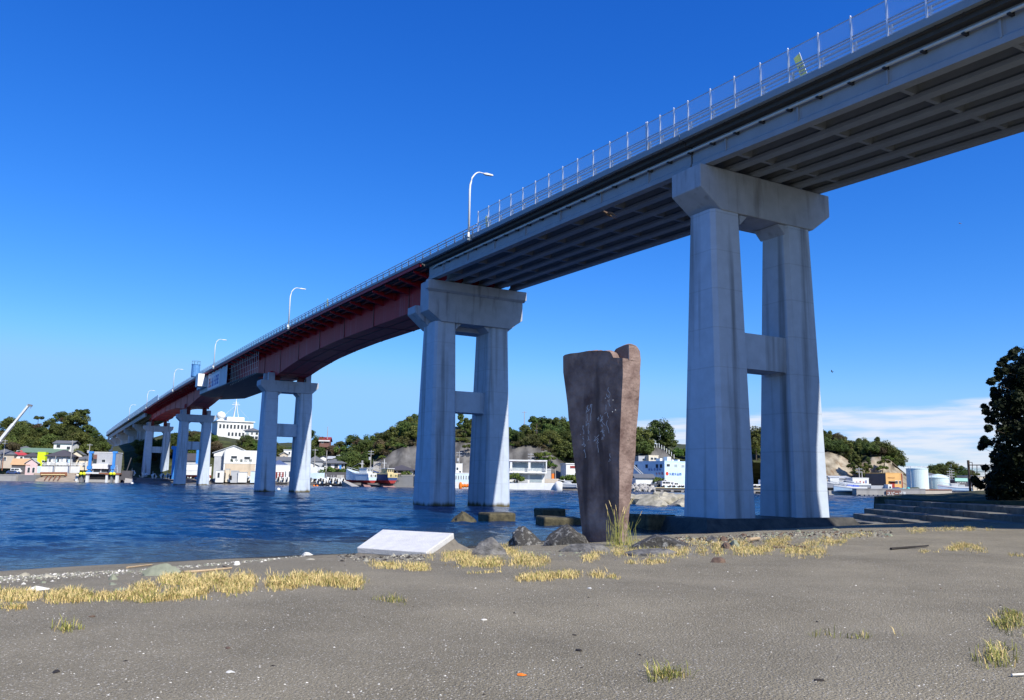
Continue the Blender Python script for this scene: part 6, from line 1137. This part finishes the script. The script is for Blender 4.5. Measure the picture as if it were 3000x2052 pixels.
# tetrapods
tp = None
def tetra():
    t = thing('tetrapod', 'grey four-legged concrete tetrapod in the heap right of the standing stone', 'tetrapod', (0, 0, 0), 0, 'tetrapods heaped at the shore'); mb = MB()
    for d in ((0, 0, 1), (.94, 0, -.33), (-.47, .82, -.33), (-.47, -.82, -.33)): mb.tube([(0, 0, 0), Vector(d) * 1.35], .55, 8, .36)
    mb.build('block', M['concq'], t, w=False); return t
rg = random.Random(9)
for i in range(26):
    px = 1853 + rg.uniform(0, 62); lev = rg.random(); py = 1438 - lev * 18 * (1 - abs(px - 1878) / 50); p = W(px, py, 254 + lev * 6)
    tp_ = tetra() if i == 0 else copy_tree(tp)
    if i == 0: tp = tp_
    tp_.location = p; tp_.rotation_euler = (rg.uniform(0, 6), rg.uniform(0, 6), rg.uniform(0, 6)); tp_.scale = (.85,) * 3
# ---- right harbour
wallrun('long pale breakwater wall painted with white-on-brown katakana warning', 2510, 2712, 1435, 1454, 238, 'concq', 'breakwater', 'wall', 3, 'concq', z0=.25, Y1=236); t = [o for o in bpy.data.objects if o.name.startswith('breakwater')][0]
a = W(2597, 1450.2, 237); text('スピード落せ', 1.08, M['wallwhite'], t, Matrix.Translation(a - ORG[t.name] + Vector((0, -.42, 0))) @ Matrix.Rotation(math.pi / 2, 4, 'X'), space=1.0); mb = MB(); p = W(2597, 1451, 237); mb.box(p.x - .15, p.x + 3.95, p.y - .34, p.y - .1, p.z, p.z + 1.35); mb.build('painted_panel', M['brick'], t)
mb = MB()
for k in range(14): p = W(2525 + k * 13, 1453, 236.6); mb.box(p.x - .42, p.x + .42, p.y - .3, p.y + 2, -.6, .42)
tag(mb.build('footing_pier', M['concd'], t), kind='stuff')
wallrun('low rocky quay with a yellow edge left of the breakwater', 2428, 2508, 1438, 1450, 244, 'concq', 'quay', 'quay', 6, z0=-1); wallrun('tan concrete wharf with rusty frames right of the breakwater', 2712, 2790, 1437, 1456, 242, 'wallbeige', 'wharf', 'quay', 6, 'rustm', z0=-1)
t = B_('low white building with small red and blue emblems behind the right boats', 2498, 2548, 1404, 1436, 256, 9, 'wallwhite', 'flat', .8, 'wallwhite', rz=6, wins=((.78, .9, .22, .36),), name='white_building', cat='building', ov=.15); w, h = t['_w'], t['_h']; rn = random.Random(3)
for k, (m, x) in enumerate((('redink', -.3), ('redink', -.08), ('redink', .12), ('blueink', .24))): mb = MB(); glyphs(mb, Vector((w * x, -.06, h * .6)), Vector((1, 0, 0)), Vector((0, 0, 1)), 1, .5 + .3 * (k == 3), .7 + .3 * (k == 3), rn); mb.build('emblem', M[m], t, w=False)
B_('grey shed with a pale roof at the left of the low white building', 2444, 2498, 1404, 1430, 260, 9, 'wallgrey', 'side', 7, 'rooflight', rz=6, name='shed', cat='shed'); B_('small house with a dark gable roof beside the near pier, right harbour', 2415, 2440, 1408, 1426, 262, 7, 'wallbeige', 'gable', 9, 'roofdark', rz=15)
t = B_('rusty orange warehouse with a red door and shaded side wall', 2590, 2650, 1390, 1430, 262, 14, 'orangeb', 'flat', .8, 'orangeb', rz=26, wins=((.6, .73, .3, .5), (.82, .93, .3, .5)), name='warehouse', cat='warehouse', ov=.1); w, h = t['_w'], t['_h']; lbox('red_door', 'redp', t, -w * .23, w * .02, -.1, .05, 0, h * .42); lbox('door_canopy', 'walldark', t, -w * .34, w * .12, -.7, 0, h * .43, h * .47); lbox('shaded_side', 'walldark', t, -w / 2 - .06, -w / 2 + .02, .1, 14, 0, h * .98); lbox('corner_strip', 'roofmaroon', t, w * .5 - .1, w * .5 + .25, -.1, .4, 0, h); mb = MB(); glyphs(mb, Vector((-w * .38, -.04, h * .66)), Vector((1, 0, 0)), Vector((0, 0, 1)), 6, .42, .4, rn); mb.build('lettering', M['rustm'], t, w=False)  # left side coloured dark to stand for its shade
B_('long hall with a dark grey roof behind the rusty orange warehouse', 2612, 2690, 1400, 1428, 285, 16, 'walldark', 'side', 18, 'roofgrey', rz=30, name='hall', cat='building', ov=.4)
B_('long hall with a grey-brown gable roof behind the storage tanks', 2725, 2785, 1402, 1428, 285, 14, 'walldark', 'side', 14, 'roofgrey', rz=25, name='hall', cat='building')
for px0, px1, pyt, Y, lab in ((2674, 2734, 1376, 246, 'taller pale green cylindrical storage tank, left of two'), (2735, 2796, 1402, 250, 'shorter pale green cylindrical storage tank, right of two')):
    b = W((px0 + px1) / 2, 1431, Y); r_ = (px1 - px0) * mpp(Y) / 2; h = (1431 - pyt) * Y / F_PX * 1.02; t = thing('storage_tank', lab, 'tank', b); M.setdefault('tankp', mat('tank_paint', (.60, .72, .69), .55, .05, .3)); mb = MB(); mb.lathe([(r_, -1), (r_, h)], (0, r_, 0), 40); mb.build('shell', M['tankp'], t, w=False, smooth=False)
    mb = MB(); mb.lathe([(r_ + .08, h - .1), (r_ + .08, h + .1), (r_ * .5, h + (.25 if pyt < 1390 else .9)), (.05, h + (.35 if pyt < 1390 else 1.2))], (0, r_, 0), 40); mb.build('roof', M['tankp'], t, w=False)
    mb = MB(); mb.tube([(-r_ * .97, r_ - r_ * .2, 0), (-r_ * .97, r_ - r_ * .25, h + .6)], .09, 4); mb.tube([(-r_ * .9, r_ - r_ * .5, 0), (-r_ * .9, r_ - r_ * .5, h + .6)], .05, 4)
    for k in range(int(h / .6)): mb.tube([(-r_ * .97, r_ * .8, k * .6), (-r_ * .9, r_ * .5, k * .6)], .04, 3)
    mb.build('ladder', M['wallwhite'], t, w=False); mb = MB(); mb.tube([(r_ * math.cos(a), r_ + r_ * math.sin(a), h + .7) for a in np.linspace(0, 6.28, 25)], .05, 4)
    for a in np.linspace(0, 6.28, 13): mb.tube([(r_ * math.cos(a), r_ + r_ * math.sin(a), h), (r_ * math.cos(a), r_ + r_ * math.sin(a), h + .7)], .04, 3)
    mb.build('roof_rail', M['wallwhite'], t, w=False)
B_('small white kiosk with one dark window on the breakwater', 2602, 2614, 1423, 1435, 241, 2, 'wallwhite', 'flat', .6, 'wallwhite', rz=4, wins=((.3, .75, .35, .75),), name='kiosk', cat='kiosk', ov=.1); wallrun('long grey sheet wall left of the white kiosk', 2552, 2602, 1423, 1436, 243, 'wallgrey', 'sheet_wall', 'wall', .4)
for px0, px1, m, lab in ((2614, 2641, 'navy', 'dark blue covered pile left of the turquoise tarpaulins'), (2641, 2651, 'turq', 'turquoise tarpaulin over gear on the breakwater, left one'), (2655, 2665, 'turq', 'turquoise tarpaulin over gear on the breakwater, right one'), (2665, 2702, 'mossd', 'long dark green covered pile right of the turquoise tarpaulins')):
    p = W((px0 + px1) / 2, 1435, 242); wd = (px1 - px0) * mpp(242); rock('tarpaulin', lab, p, (wd * .55, .9, .75), M[m], px0, cat='tarpaulin', amp=.2)
B_('dark shop building with a white shop sign and pale canopy near the frame gate', 2797, 2836, 1408, 1430, 262, 8, 'walldark', 'flat', .8, 'wallwhite', rz=5, wins=((.35, .75, .05, .35, 'glassl'),), name='shop', cat='building', ov=.15); t = ALLB[-1]; w, h = t['_w'], t['_h']; lbox('sign_board', 'mint', t, -w * .5, w * .5, -.3, 0, h * .84, h * 1.25); mb = MB(); glyphs(mb, Vector((-w * .35, -.08, h * .6)), Vector((1, 0, 0)), Vector((0, 0, 1)), 6, .42, .45, rn); mb.build('lettering', M['wallwhite'], t, w=False)
B_('pale buildings block behind the wire fence at the right', 2850, 2905, 1398, 1434, 270, 8, 'wallcream', 'flat', .8, 'wallwhite', rz=5, wins=[(.1 + .2 * k, .22 + .2 * k, .6, .78) for k in range(4)] + [(.1 + .2 * k, .22 + .2 * k, .15, .35) for k in range(4)], name='building', cat='building')
bigboat('motor_boat', 'grey motor boat with a white flybridge at the right harbour quay', 'boat', W(2445, 1434, 249), R(78), 8.5, 2.5, 1.6, 'wallgrey', 'walldark', 'wallwhite', .3, None, (.35, .65, 1.9), 2.2); bigboat('motor_boat', 'white boat under a bright blue cover at the right harbour quay', 'boat', W(2504, 1433, 246), R(82), 8.5, 2.4, 1.2, 'wallgrey', 'walldark', 'wallwhite', .3, None, (.3, .5, .5), 1.0); rock('boat_cover', 'bright blue cover spread over the middle boat of the right harbour', W(2500, 1428, 245.5), (2.6, 1.2, 1.0), M['tarpb'], 5, cat='boat cover', amp=.25); bigboat('motor_boat', 'low pale blue-white boat in front of the blue-covered boat', 'boat', W(2490, 1441, 243), R(84), 9, 2.3, 1.1, 'ltblue', 'ltblue', 'wallwhite', .3, None, (.5, .6, .4), 1.2); bigboat('motor_boat', 'white moored boat with a thin frame in front of the shop', 'boat', W(2797, 1441, 244), R(80), 9, 2.4, 1.2, 'ltblue', 'wallwhite', 'wallwhite', .3, None, (.4, .6, 1.0), 3.2)
# ---- small outboard boats on the far beach, sterns towards the water
def skiff():
    t = thing('outboard_boat', 'x', 'boat', (0, 0, 0), 0, 'small outboard boats drawn up on the far beach'); st = []
    for f in np.linspace(0, 1, 7): st.append((-2.2 + 4.6 * f, .85 * (1 - max(0, f - .4) ** 2 * 2.4), .85 + .45 * f * f))
    mb = MB(); mb.loft([[(-wd * .55, y, .05 + .2 * max(0, (y + .5) / 3)), (wd * .55, y, .05 + .2 * max(0, (y + .5) / 3)), (wd, y, z), (-wd, y, z)] for y, wd, z in st]); mb.build('hull', M['wallwhite'], t, w=False)
    mb = MB(); mb.box(-.45, .45, -1.3, -.2, .7, 1.55); mb.build('console', M['wallwhite'], t, w=False); mb = MB(); mb.box(-.2, .2, -2.75, -2.2, .55, 1.5); mb.tube([(0, -2.5, .6), (0, -2.6, -.05)], .12, 5); mb.build('outboard_motor', M['black'], t, w=False)
    mb = MB(); mb.tube([(-.4, 0, 1), (-.4, 0, 2.3)], .04, 4); mb.build('rod', M['wallwhite'], t, w=False); mb = MB(); mb.box(-.8, .8, -.1, 1.3, .9, 1.02); mb.build('deck_cover', M['ltblue'], t, w=False); return t
sk = None
BO = ((607, 1408, 'navy'), (640, 1411, 'ltblue'), (661, 1410, 'wallwhite'), (686, 1410, 'big'), (705, 1404, 'wallwhite'), (723, 1406, 'blueb'), (743, 1406, 'wallwhite'), (803, 1409, 'wallcream'), (822, 1411, 'blueb'), (831, 1412, 'wallwhite'), (841, 1411, 'ochre'), (912, 1411, 'wallgrey'), (934, 1416, 'ltblue'), (944, 1414, 'wallcream'), (953, 1415, 'wallwhite'), (957, 1413, 'mint'), (974, 1415, 'mint'), (981, 1414, 'wallwhite'), (993, 1416, 'ltblue'), (1002, 1415, 'wallwhite'), (388, 1392, 'blueb'), (422, 1398, 'ltblue'), (449, 1401, 'wallwhite'), (474, 1401, 'navy'), (492, 1400, 'wallwhite'), (505, 1403, 'wallwhite'), (555, 1400, 'wallwhite'))
for i, (px, py, m) in enumerate(BO):
    t = skiff() if i == 0 else copy_tree(sk)
    if i == 0: sk = t
    y = yshore(px) + 3.5 + (1414 - py) * .55; p = W(px, py, y); t.location = (p.x, y, max(.15, p.z - .1)); t.rotation_euler = (R(4), R(random.Random(i).uniform(-5, 5)), R(10 + random.Random(i).uniform(-16, 20))); s_ = 1.5 if m == 'big' else random.Random(i + 7).uniform(1.0, 1.2); t.scale = (s_,) * 3
    cov = M['wallwhite' if m == 'big' else m]
    for ch in t.children:
        if ch.name.startswith('deck_cover'): ch.data = ch.data.copy(); ch.data.materials[0] = cov
    t['label'] = 'largest white outboard boat on the far beach, in front of the boathouse' if m == 'big' else ('small white outboard boat in the shade under the far piers' if px < 580 else 'small white outboard boat stern-on, drawn up on the far grey beach')
    t['group'] = 'small outboard boats drawn up on the far beach'
# ---- barge gear and ramp block in the bridge shade, buoys
t = thing('work_barge', 'dark work raft with a leaning derrick in the shade under the far piers', 'barge', W(372, 1392, 296)); mb = MB(); a = W(372, 1392, 296); mb.box(a.x - 2.8, a.x + 2.6, 294, 298, 1.0, 2.2); mb.box(a.x - 1.5, a.x + 1.5, 295, 297.5, 2.2, 4.2); mb.build('raft', M['walldark'], t); mb = MB(); mb.tube([a + Vector((-.3, 0, 1)), a + Vector((1.0, 0, 6.0))], .16, 5); mb.build('derrick', M['walldark'], t)
t = thing('ramp_block', 'sunlit pale concrete ramp block at the edge of the far bridge shadow', 'ramp', W(380, 1414, 291)); mb = MB(); p = [W(364, 1414, 290), W(393, 1416, 290), W(388, 1401, 295), W(368, 1398, 295)]; mb.hexa([q - Vector((0, 0, 2)) for q in p] + p); mb.build('ramp', M['concq'], t)
for px, py, m, lab in ((387, 1418.5, 'wallwhite', 'small white buoy afloat off the far bridge shadow'), (920, 1426, 'orange', 'orange buoy line float off the far beach, left one'), (929, 1426, 'orange', 'orange buoy line float off the far beach, right one'), (968, 1427, 'wallwhite', 'small white buoy off the far beach'), (816, 1437, 'wallwhite', 'white buoy afloat between the third pier legs')):
    p = Zp(px, py, 0); mb = MB(); mb.sphere((0, 0, .12), .42, 8, 6); o = mb.build('buoy', M[m], org=(0, 0, 0), smooth=True); o.location = p; tag(o, lab, 'buoy')
for t in ALLB:
    for k in ('_w', '_h'):
        if k in t: del t[k]
# unused tree kinds stay out of the picture
for k, t in PROTO.items():
    if k not in USED:
        for c in list(t.children): bpy.data.objects.remove(c)
        bpy.data.objects.remove(t)
# ================================================================ grass, pebbles, litter, birds
def blades(name, tufts, mats, lab, hgt=(.025, .105), wd=.004, kind='stuff', seed=1, nb=(5, 10), spread=.12, cat=None):
    g = random.Random(seed); V, Fc, mi = [], [], []
    for p, sc_ in tufts:
        for _ in range(g.randint(*nb)):
            a = g.uniform(0, 6.283); r = g.uniform(0, spread) * sc_; x, y = p.x + math.cos(a) * r, p.y + math.sin(a) * r; h = g.uniform(*hgt) * sc_; ln = g.uniform(.2, 1.5) * h; b = g.uniform(0, 6.283); d = (math.cos(b), math.sin(b)); k = wd * g.uniform(.7, 1.4); q = (-d[1] * k, d[0] * k); n = len(V)
            V += [(x - q[0], y - q[1], p.z - .01), (x + q[0], y + q[1], p.z - .01), (x + d[0] * ln * .4 + q[0] * .8, y + d[1] * ln * .4 + q[1] * .8, p.z + h * .65), (x + d[0] * ln * .4 - q[0] * .8, y + d[1] * ln * .4 - q[1] * .8, p.z + h * .65), (x + d[0] * ln, y + d[1] * ln, p.z + h * g.uniform(.75, 1))]
            Fc += [(n, n + 1, n + 2, n + 3), (n + 3, n + 2, n + 4)]; m = 0 if g.random() < .72 else 1; mi += [m, m]
    me = bpy.data.meshes.new(name); me.from_pydata(V, [], Fc)
    for m in mats: me.materials.append(m)
    me.polygons.foreach_set('material_index', mi); o = bpy.data.objects.new(name, me); COL.objects.link(o); return tag(o, lab, cat, None, kind)
M['straw'] = mat('dry_grass', (.62, .43, .14), .8, .35, 3, c2=(.85, .66, .3)); M['grn'] = mat('green_grass', (.2, .22, .04), .8, .4, 3, c2=(.4, .38, .1))
PATCH = [([(0, 1748), (120, 1752), (240, 1745)], 22, 1.0), ([(0, 1780), (60, 1782)], 8, .8), ([(150, 1758), (300, 1752), (420, 1748)], 16, 1.0), ([(390, 1738), (560, 1728), (700, 1720)], 30, 1.15), ([(480, 1700), (620, 1700), (760, 1705), (930, 1700), (1050, 1712)], 22, 1.15), ([(700, 1722), (880, 1718)], 14, 1.0), ([(420, 1760), (560, 1748)], 12, .9),
         ([(1090, 1655), (1180, 1662), (1300, 1662)], 14, .9), ([(1150, 1668), (1260, 1668)], 10, .9), ([(1260, 1632), (1340, 1625), (1385, 1640)], 26, 1.1), ([(1330, 1650), (1460, 1650), (1600, 1645)], 20, 1.1), ([(1470, 1600), (1500, 1620), (1560, 1640)], 18, 1.2), ([(1600, 1640), (1700, 1640), (1800, 1625)], 15, 1.0), ([(1380, 1680), (1470, 1678)], 5, .6), ([(1520, 1700), (1640, 1688), (1770, 1688)], 13, 1.1), ([(1780, 1690), (1805, 1692)], 8, .8), ([(1840, 1650), (1960, 1648)], 10, .9), ([(1730, 1612), (1830, 1622), (1960, 1622)], 16, 1.1), ([(1960, 1622), (2100, 1612), (2250, 1615), (2420, 1617)], 20, 1.0), ([(2010, 1590), (2200, 1595), (2320, 1580)], 16, .9), ([(2250, 1600), (2480, 1588)], 14, .9), ([(2400, 1582), (2540, 1566), (2650, 1560)], 12, .9), ([(2640, 1558), (2800, 1550), (2905, 1552)], 12, 1.0), ([(2700, 1618), (2750, 1616)], 7, .8), ([(2780, 1612), (2830, 1600), (2900, 1618)], 14, 1.1), ([(2960, 1628), (3000, 1630)], 5, .8)]
rg = random.Random(31); T = []
for path, hw, s_ in PATCH:
    ln = sum(math.dist(a, b) for a, b in zip(path[:-1], path[1:])); n = int(ln * hw / 7 * s_)
    for _ in range(n):
        f = rg.uniform(0, len(path) - 1); i = min(int(f), len(path) - 2); f -= i; px = path[i][0] * (1 - f) + path[i + 1][0] * f; py = path[i][1] * (1 - f) + path[i + 1][1] * f
        dens = noise.noise(Vector((px * .02, py * .06, 0))) ; q = rg.gauss(0, .7) * hw
        if dens < -.08 + .1 * noise.noise(Vector((px * .09, py * .2, 4))) or abs(q) > hw * 1.9 or rg.random() < abs(q) / hw * .35: continue
        T.append((G(px + rg.uniform(-8, 8), py + q * .6), s_ * rg.uniform(.7, 1.3)))
blades('grass', T, [M['straw'], M['grn']], 'dry yellow grass growing in patchy strips along the top of the beach', seed=2)
T = [(G(rg.gauss(px, sx), rg.gauss(py, sy)), rg.uniform(.6, 1.1)) for px, py, sx, sy, n in ((1948, 1985, 22, 8, 26), (2960, 1825, 26, 16, 70), (2925, 1925, 22, 18, 36), (195, 1848, 12, 5, 12), (1840, 1600, 34, 10, 90), (1160, 1765, 30, 5, 14), (2460, 1870, 60, 5, 8), (420, 1758, 20, 5, 20)) for _ in range(n)]
blades('green_grass', T, [M['grn'], M['straw']], 'small green weed tufts scattered on the sand', hgt=(.04, .14), seed=3)
# tall grass with seed heads at the foot of the stone
t = thing('grass_clump', 'tall grass clump with pale seed heads at the foot of the standing stone', 'grass', G(1818, 1597)); rg = random.Random(12); mb, hb = MB(), MB(); c = ORG[t.name]
for i in range(46):
    a = rg.uniform(0, 6.28); b = c + Vector((rg.gauss(0, .22), rg.gauss(0, .15) - .15, 0)); h = rg.uniform(.4, .8) if i > 9 else rg.uniform(1.0, 1.45); ln = rg.uniform(.05, .4) * h; d = Vector((math.cos(a), math.sin(a), 0)); m_ = b + d * ln * .3 + Vector((0, 0, h * .6)); e = b + d * ln + Vector((0, 0, h)); mb.tube([b, m_, e], .009, 3, .004)
    if i <= 9: hb.tube([e - (e - m_) * .35, e - (e - m_) * .15, e], .012, 4, .006)
mb.build('stems', M['grn'], t); hb.build('seed_heads', M['straw'], t)
def scatter(name, n, region, size, mats, lab, seed, flat=.35, zoff=0, pick=None):
    g = random.Random(seed); b = MB()
    for _ in range(n):
        px, py = region(g); p = G(px, py); s = g.uniform(*size) * (1 if g.random() < .85 else 2.2); a = g.uniform(0, 6.28); b.cur = g.randrange(len(mats)); k = g.randint(4, 6)
        ring = [Vector((p.x + math.cos(a + 6.283 * i / k) * s * g.uniform(.6, 1.2), p.y + math.sin(a + 6.283 * i / k) * s * g.uniform(.5, 1.0), p.z - .004)) for i in range(k)]; tp_ = p + Vector((g.uniform(-.2, .2) * s, g.uniform(-.2, .2) * s, s * flat * g.uniform(.5, 1.2))); b.add(ring + [tp_], [(i, (i + 1) % k, k) for i in range(k)])
    return tag(b.build(name, mats), lab, None, None, 'stuff')
M['char'] = mat('charred_bits', (.03, .025, .022), .9); M['shl'] = mat('shell_bits', (.66, .62, .54), .7, .2, 8); M['peb'] = mat('pebbles', (.16, .15, .13), .9, .4, 6)
def reg_fore(g):
    py = 1720 + 332 * g.random() ** 1.3; return g.uniform(-20, 3020), py
scatter('shell_flecks', 3600, reg_fore, (.004, .010), [M['shl'], M['shl'], M['peb'], M['shell']], 'tiny broken shell flecks strewn over the foreground sand', 4)
scatter('shell_flecks', 900, lambda g: (g.uniform(600, 3000), g.uniform(1640, 1760)), (.006, .014), [M['shl'], M['peb']], 'tiny shell flecks strewn over the sand behind the grass strips', 5)
scatter('gravel', 2600, lambda g: (lambda x: (x, float(np.interp(x, [0, 237, 445, 710, 900], [1690, 1678, 1666, 1645, 1627])) + abs(g.gauss(0, 7 if x < 500 else 3))))(900 * g.random() ** 1.6), (.010, .028), [M['shl'], M['peb'], M['peb'], M['rockt'], M['rockgn']], 'pale gravel and shells heaped along the left waterline', 6, .6)
scatter('gravel', 3200, lambda g: (lambda x: (x, float(np.interp(x, [1960, 2150, 2300, 2600], [1577, 1571, 1560, 1555])) + abs(g.gauss(0, 9))))(g.uniform(1980, 2610)), (.015, .045), [M['rockgn'], M['peb'], M['rockt'], M['rockb'], M['char']], 'mixed pale gravel and drift bits on the ridge by the right pier', 7, .7)
scatter('gravel', 700, lambda g: (g.uniform(990, 1240), g.gauss(1628, 8)), (.015, .05), [M['peb'], M['rockt'], M['char']], 'dark gravel and drift bits round the foot of the plaque', 8, .6)
scatter('gravel', 900, lambda g: (g.uniform(1380, 2060), g.gauss(1618, 10)), (.012, .035), [M['peb'], M['rockg'], M['rockgn']], 'loose grit between the rocks at the foot of the standing stone', 9, .6)
scatter('beach_litter', 150, reg_fore, (.006, .018), [M['char'], M['rockb'], M['char']], 'scattered dark bits of weed and charred wood on the sand', 10, .4)
for px, py, s_, m, lab in ((1530, 1980, .05, 'orange', 'dry orange leaf lying on the foreground sand'), (1727, 1725, .06, 'shell', 'white open shell on the sand in front of the standing stone'), (1420, 1818, .05, 'shl', 'pale broken shell in the middle of the bare sand'), (1695, 1907, .055, 'char', 'dark reddish bark piece in the middle foreground'), (1683, 1862, .035, 'char', 'small dark bark piece above the reddish bark piece'), (165, 1970, .05, 'char', 'black charred stick bit at the lower left'), (668, 1900, .04, 'rockb', 'brown bark sliver on the left foreground sand'), (2400, 1995, .05, 'char', 'dark half-buried lump in the right foreground'), (675, 1972, .05, 'shell', 'white shell fragment on the left foreground sand'), (270, 1808, .05, 'rockb', 'red-brown bark piece below the left grass strip'), (1040, 1728, .05, 'char', 'black lump at the right end of the left grass strip')):
    p = G(px, py); rock('beach_bit', lab, p + Vector((0, 0, .005)), (s_ * .95, s_ * .6, s_ * .3), M[m], px, rz=px, cat='litter', sub=2, flat=.2)
mb = MB(); p0 = G(2965, 1985); mb.tube([p0 + Vector((0, 0, .02)), G(3010, 1982) + Vector((0, 0, .02))], .012, 5); tag(mb.build('twig', M['shl'], org=p0), 'bleached straight twig at the lower right frame edge', 'driftwood')
mb = MB(); p0 = G(2620, 1618); mb.tube([G(2610, 1612) + Vector((0, 0, .03)), G(2680, 1608) + Vector((0, 0, .05)), G(2720, 1603) + Vector((0, 0, .04))], .035, 6, .02); tag(mb.build('driftwood', M['char'], org=p0), 'black weed-covered branch on the sand left of the right grass tufts', 'driftwood')
# kite gliding under the near span, and two specks of birds
M['feather'] = mat('kite_feathers', (.10, .06, .035), .8, .3, 4, c2=(.2, .13, .08))
def bird(px, py, Y, s, rz, lab):
    c = W(px, py, Y); t = thing('bird', lab, 'bird', c, rz, None); mb = MB(); mb.tube([(0, -.32, 0), (0, -.15, .0), (0, .1, .02), (0, .25, .05), (0, .34, .05)], .075, 7, .03); body = MB(); rings = []
    for y, r in ((-.3, .03), (-.18, .08), (.0, .1), (.15, .08), (.24, .055), (.3, .05), (.36, .01)): rings.append([(math.cos(a) * r * s, y * s, math.sin(a) * r * s + .0) for a in np.linspace(0, 5.5, 8)])
    body.loft([[Vector(q) for q in r] for r in rings])
    for sg in (-1, 1):                                         # broad fingered wings in one piece with the body
        P = [(0, .12, 0), (.3, .18, .1), (.62, .12, .12), (.85, .0, .05), (.82, -.1, .04), (.76, -.08, .05), (.7, -.2, .05), (.62, -.14, .07), (.3, -.16, .08), (0, -.1, .01)]
        body.prism([Vector((sg * x * s, y * s, z * s)) for x, y, z in P], (0, 0, .012 * s))
    body.prism([Vector((x * s, y * s, 0)) for x, y in ((-.04, -.25), (.04, -.25), (.16, -.62), (0, -.55), (-.16, -.62))], (0, 0, .012 * s)); body.build('body', M['feather'], t, w=False); return t
b = bird(1781, 628, 47, 1.0, R(40), 'brown kite gliding below the near girders of the bridge'); b.rotation_euler = (R(20), R(-25), R(115))
b = bird(2437, 1089, 60, .22, R(20), 'tiny dark bird in the sky right of the near pier'); b.rotation_euler = (R(10), R(30), R(60))
b = bird(2812, 655, 70, .3, R(20), 'tiny dark bird high in the sky at the right'); b.rotation_euler = (R(10), R(-30), R(80))
